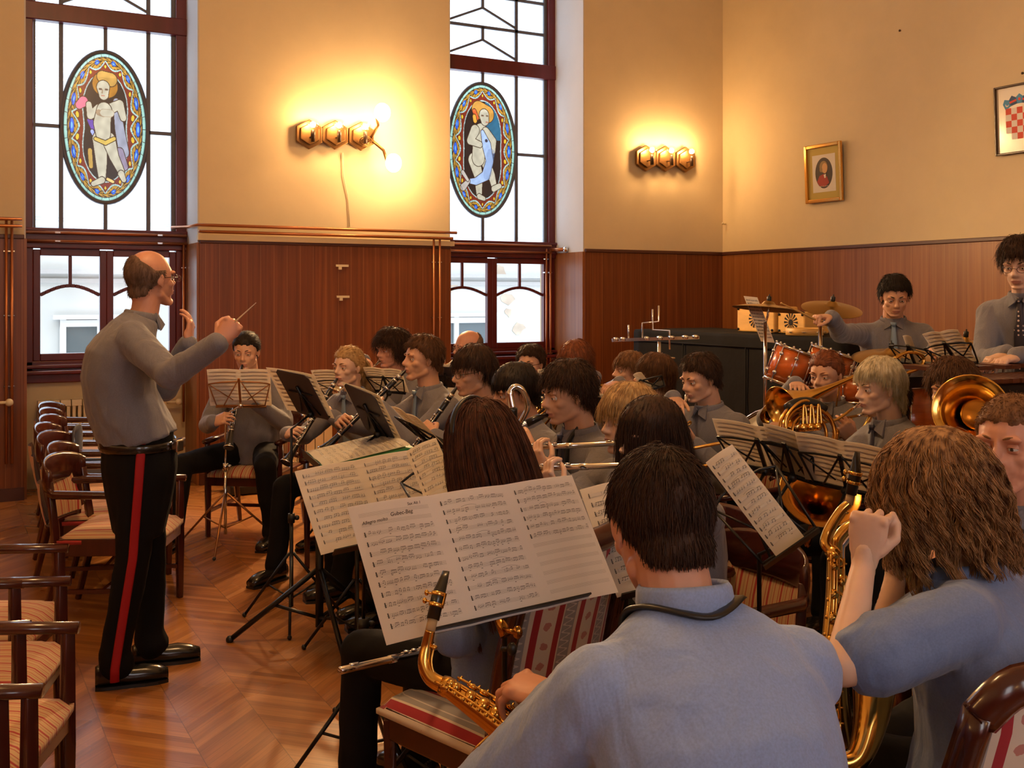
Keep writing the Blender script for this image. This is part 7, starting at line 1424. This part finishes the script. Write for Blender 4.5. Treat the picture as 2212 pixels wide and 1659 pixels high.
pair([(786, 793), (872, 797), (880, 850), (800, 844)], .24, 6.2, 'white parts in front of the curly-haired trumpeter', 'wire stand in front of the curly-haired trumpeter', 2, 9, back=True, yaw=.6, seed=14)
pair([(848, 879), (914, 898), (964, 972), (896, 940)], .24, 4.1, 'parts on the low wire stand left of the long-haired girl', 'low wire stand left of the long-haired girl', 2, 9, back=True, yaw=.5, seed=15)
pair([(935, 785), (992, 787), (990, 835), (930, 832)], .22, 6.6, 'grey backed parts in front of the bald man', 'dark solid desk in front of the bald man', 2, 9, kind='plate', back=True, yaw=.6, seed=16)
pair([(1160, 797), (1225, 802), (1228, 855), (1165, 850)], .22, 5.9, 'pale part in front of the reddish-haired girl', 'wire stand in front of the reddish-haired girl', 2, 9, back=True, yaw=.6, seed=17)
pair([(1270, 850), (1345, 852), (1360, 915), (1285, 905)], .24, 5.0, 'grey part behind the blond flutist', 'dark solid desk behind the blond flutist', 2, 9, kind='plate', back=True, yaw=.6, seed=18, desk=[(1266, 848), (1348, 850), (1364, 918), (1282, 908)])
pair([(1363, 808), (1382, 803), (1414, 838), (1398, 845)], .20, 5.2, 'small white part in front of the boy who looks away', 'stand in front of the boy who looks away', 1, 9, back=True, yaw=.6, seed=19)
pair([(1985, 722), (2040, 712), (2122, 780), (2062, 792)], .28, 4.7, 'parts on the percussionist\'s stand, seen from behind', 'black wire stand of the percussionist', 2, 9, back=True, yaw=.5, seed=20)
pair([(1938, 725), (1952, 727), (2002, 788), (1988, 786)], .24, 5.2, 'narrow white part beside the drummer', 'small stand beside the drummer', 1, 9, back=True, yaw=.5, seed=21)
# conductor's stand: sloping desk with an open score on a green folder, facing the conductor
C = Wp(770, 968, 4.7); rr_ = (-FW*.93+RT*.34).normalized(); dd_ = (-RT*.93-FW*.34-UP*.17); dd_ = (dd_-rr_*dd_.dot(rr_)).normalized(); n_ = -(rr_.cross(dd_))
t = thing('score_folder', 'green folder lying under the open score on the conductor\'s stand', 'folder', tuple(C)); Mf = Matrix((rr_, -dd_, n_)).transposed().to_4x4(); Mf.translation = C-n_*.016
MB().prism([(-.24, -.20), (.24, -.20), (.24, .20), (-.24, .20)], .008, Mf).build('cover', mat('green_card', (.01, .20, .06), .5), t)
sheet(C, rr_, dd_, .45, .38, 'open conductor\'s score on the green folder', 2, 12, seed=30, paper=PAPER)
stand(C-n_*.016, rr_, dd_, .54, .40, 'heavy black stand of the conductor with a solid sloping desk', 'plate', BLACKM, False, tuple(Wp(690, 640, 4.9)[:2]), R_(28), off=.004, spread=.42, pole_r=.019, legr=.012)
# ---- piano under a black cover, with percussion on it
x0, x1, y0, y1, zp = 5.62, 6.5, 5.45, 8.05, 1.30
t = thing('covered_piano', 'upright piano under a black cloth cover along the right wall', 'piano', ((x0+x1)/2, (y0+y1)/2, 0)); n = 26
bb = MB(); random.seed(11)
ring = []
for (a, b_) in (((x0, y0), (x1, y0)), ((x1, y0), (x1, y1)), ((x1, y1), (x0, y1)), ((x0, y1), (x0, y0))):
    for k in range(n): u = k/n; ring.append((a[0]+(b_[0]-a[0])*u, a[1]+(b_[1]-a[1])*u))
cxp, cyp = (x0+x1)/2, (y0+y1)/2; vs = []; lv = [(.05, 1.02), (.4, 1.012), (.8, 1.006), (1.15, 1.0), (zp-.03, .998), (zp-.004, .985), (zp, .96)]
for z, sc_ in lv:
    for i, (x, y) in enumerate(ring):
        wv = .012*sin(i*.9)*(1-z/zp)+.008*noise.noise(Vector((x*4, y*4, z*3))); vs.append((cxp+(x-cxp)*(sc_)+wv, cyp+(y-cyp)*(1+(sc_-1)*.3)+wv, z+.006*noise.noise(Vector((x*5, y*5, 1)))))
m_ = len(ring); fs = [(j*m_+i, j*m_+(i+1) % m_, (j+1)*m_+(i+1) % m_, (j+1)*m_+i) for j in range(len(lv)-1) for i in range(m_)]+[tuple((len(lv)-1)*m_+i for i in range(m_))]
bb.add(vs, fs); bb.build('cloth_cover', COVER, t); sm = MB()
for z in (zp-.10,): sm.tube([(x0-.012, y0, z), (x0-.012, y1, z)], .006, 6)
for y in (y1-.75, y1-1.55): sm.tube([(x0-.014, y, zp-.1), (x0-.016, y, .06)], .006, 6)
sm.build('seam', COVER, t)
for (x, y) in ((x0+.1, y0+.1), (x1-.1, y0+.1), (x0+.1, y1-.1), (x1-.1, y1-.1)): MB().lathe([(.03, 0), (.03, .06)], 10, Matrix.Translation((x, y, 0))).build('castor', BRASSD, t)
def on_top(px, py=None, z=1.30, dx=.3): v = ray(px, 700); k = (x0+dx)/v.x; return Vector((v.x*k, v.y*k, z+.005))
def woodbox(px0, px1, hgt, label, face_dark, dx=.32):
    a = on_top(px0, dx=dx); b = on_top(px1, dx=dx); u = (b-a).normalized(); w_ = UP.cross(u)*-1 if UP.cross(u).dot(FW) < 0 else UP.cross(u); dpt = .26; t = thing('wooden_drum', label, 'drum', tuple((a+b)/2))
    M = Matrix((u, w_, UP)).transposed().to_4x4(); M.translation = a; L = (b-a).length; MB().prism([(0, 0), (L, 0), (L, dpt), (0, dpt)], hgt, M).build('shell', TANW, t, bevel=.012)
    ro = MB(); cM = Matrix((u, UP, -w_)).transposed().to_4x4(); cM.translation = a+u*L*.5+UP*hgt*.52-w_*.001
    for k in range(14): an = 2*pi*k/14; ro.prism([(.02*cos(an), .02*sin(an)), (.075*cos(an+.12), .075*sin(an+.12)), (.075*cos(an-.12), .075*sin(an-.12))], .002, cM)
    ro.prism(ell(0, 0, .024, .024, 16), .003, cM); ro.build('sun_motif', face_dark, t); cn = MB()
    for (x, z) in ((.02, .02), (L-.02, .02), (.02, hgt-.02), (L-.02, hgt-.02)): cn.ball(a+u*x+UP*z-w_*.004, .012, 6)
    cn.build('corner_stud', BLACKM, t); return t
woodbox(1592, 1672, .21, 'pale wooden box drum with a dark sun motif, left one on the covered piano', BLACKM); woodbox(1680, 1738, .17, 'second wooden box drum on the covered piano, behind the raised drumstick', BLACKM, .34)
p = on_top(1738, dx=.18); t = thing('tambourine', 'pale wooden tambourine lying on the covered piano', 'tambourine', tuple(p)); MB().lathe([(.135, 0), (.14, .002), (.14, .052), (.135, .054), (.128, .052), (.128, .002)], 36, Matrix.Translation(p), cap=False).build('hoop', TANW, t)
for k in range(8): a = 2*pi*k/8; MB().lathe([(.018, 0), (.02, .003), (.004, .006)], 12, Matrix.Translation(p+Vector((.139*cos(a), .139*sin(a), .024)))).build('jingle', CHROME, t)
p = on_top(1625, dx=.10); v0 = Wp(1625, 700, 7.6); C = Wp(1642, 692, 7.3)
t = sheet(Wp(1640, 690, 6.55), (RT*.95+UP*-.1).normalized(), (-UP*.93+RT*.35).normalized().cross(Vector((0, 0, 1))).cross(RT) if False else (RT*.36-UP*.93).normalized(), .085, .30, 'narrow white part clipped to the left cymbal stand', 1, 12, seed=40)
# ---- cymbals and drum kit
cymbal(Wp(1660, 664, 6.45), .215, (RT*.10+UP*.99+FW*.06), 'thin crash cymbal seen edge on, left of the drum kit', tuple(Wp(1653, 700, 6.5)[:2]))
cymbal(Wp(1797, 664, 6.35), .178, (UP*.95-FW*.28+RT*.04), 'tilted dark cymbal beside the drummer', tuple(Wp(1772, 700, 6.3)[:2]))
cymbal(Wp(1925, 768, 5.55), .20, (UP*.97-FW*.18-RT*.05), 'low dark cymbal in front of the drummer', tuple(Wp(1932, 700, 5.6)[:2]))
cymbal(Wp(2085, 742, 5.75), .12, (UP*.96-FW*.2), 'small pale cymbal behind the percussionist\'s parts', tuple(Wp(2085, 700, 5.8)[:2]))
t = thing('drum_kit', 'orange lacquered drum kit with chrome rims behind the auburn-haired trumpeter', 'drum kit', tuple(Wp(1740, 640, 6.1)[:2])+(0,))
drum(t, Wp(1707, 792, 6.05), (UP*.93-FW*.05+RT*.33), .112, .20, 8, 'tom'); drum(t, Wp(1790, 800, 6.1), (UP*.94-FW*.05+RT*.30), .13, .22, 8, 'tom')
drum(t, Wp(1860, 838, 6.0), UP, .17, .14, 10, 'snare_drum'); drum(t, Wp(1945, 905, 5.9), UP, .20, .38, 8, 'floor_tom')
bd = Wp(1690, 985, 6.1); ax_ = (-FW*.8-RT*.6).normalized(); drum(t, bd-ax_*.1, ax_, .27, .38, 8, 'bass_drum')
for (c_) in (Wp(1745, 800, 6.2),): MB().tube([bd+UP*.27, Vector((bd.x, bd.y, .99)), c_+UP*.02], .012, 8).build('tom_holder', CHROME, t)
for sg in (-1, 1): l = MB(); q = bd+ax_.cross(UP)*.2*sg; l.tube([q-UP*.12, Vector((q.x, q.y, .01))+ax_.cross(UP)*.08*sg+ax_*.1], .008, 6); l.build('spur', CHROME, t)
for q in (Wp(1860, 838, 6.0), Wp(1945, 905, 5.9)):
    for k in range(3): a = k*2.09; MB().tube([(q.x+.17*cos(a), q.y+.17*sin(a), q.z-.05), (q.x+.22*cos(a), q.y+.22*sin(a), .01)], .008, 6).build('drum_leg', CHROME, t)
# metal rack with bent rods
t = thing('percussion_rack', 'bare chrome percussion rack with upright and bent rods in front of the covered piano', 'rack', tuple(Wp(1424, 640, 6.9)[:2])+(0,)); D = 6.9; P = lambda x, y, dd=0: Wp(x, y, D+dd)
MB().bar(P(1322, 735), P(1510, 729), .022, .02).build('cross_bar', CHROME, t)
for (pts, nm) in (([P(1358, 732), P(1358, 702)], 'rod'), ([P(1388, 732), P(1388, 698), P(1412, 696), P(1423, 694), P(1423, 660)], 'bent_rod'), ([P(1410, 668), P(1410, 712), P(1446, 714), P(1447, 755)], 'bent_rod'), ([P(1421, 770), P(1458, 774)], 'rod')):
    MB().tube(pts, .006, 8).build(nm, CHROME, t)
for x in (1330, 1345, 1396, 1425, 1450, 1480, 1502): MB().lathe([(.012, -.02), (.013, 0), (.012, .02)], 8, Matrix.Translation(P(x, 733-(x-1322)*.03, -.02)) @ Matrix.Rotation(pi/2, 4, 'X')).build('wing_screw', CHROME, t)
q = Wp(1424, 640, 6.9); tripod_stand(t, q.x, q.y, P(1424, 738).z)
# xylophone-like keyboard at the right edge
BARM = mat('rosewood_bar', (.10, .03, .015), .3, coat=.4); c0 = Wp(2190, 830, 4.75); t = thing('xylophone', 'dark keyboard percussion instrument at the right edge under the percussionist\'s hands', 'xylophone', (c0.x, c0.y, 0)); u = (RT*.9+FW*.42).normalized(); w_ = u.cross(UP)*-1
zt = c0.z+.05
fr_ = MB(); 
for sg in (-.28, .02, .30): fr_.bar(c0+u*-.45+w_*sg*.9+UP*0, c0+u*.75+w_*sg+UP*0, .03, .05)
fr_.build('frame', BLACKM, t)
for row in (0, 1):
    for k in range(20):
        if row and k % 7 in (2, 6): continue
        q = c0+u*(-.42+.055*k+(.027 if row else 0))+UP*(.045+.03*row); MB().bar(q+w_*(-.27 if not row else .02), q+w_*(.0 if not row else .27), .04, .018, UP).build('tone_bar', BARM, t)
for a_ in (-.42, .70):
    for b_ in (-.25, .27): q = c0+u*a_+w_*b_; MB().tube([q, Vector((q.x, q.y, .02))], .015, 8).build('leg', BLACKM, t)
# red bag and case on floor behind the ponytailed man, papers
p = onZ(548, 1062, 0); t = thing('instrument_case', 'open black instrument case with red lining on the floor behind the ponytailed man', 'case', (p.x, p.y, 0)); MB().b2((p.x-.22, p.y-.14, .005), (p.x+.22, p.y+.14, .09)).build('case_base', BLACKP, t, bevel=.02); RED = mat('red_plush', (.45, .012, .015), .7, sheen=.4)
MB().b2((p.x-.20, p.y-.12, .085), (p.x+.20, p.y+.12, .10)).build('lining', RED, t, bevel=.006); MB().box((p.x-.02, p.y+.17, .20), (.42, .04, .24), Matrix.Rotation(-.2, 3, 'X')).build('lid', RED, t, bevel=.01); MB().box((p.x+.12, p.y+.04, .17), (.11, .012, .15), Matrix.Rotation(-.3, 3, 'X')).build('white_card', PAPERW, t)
# black plastic tray/desk edge at the ponytailed man's knee
# horizontal low bar at lower left of the near chair: foot of the manuscript stand is built with it
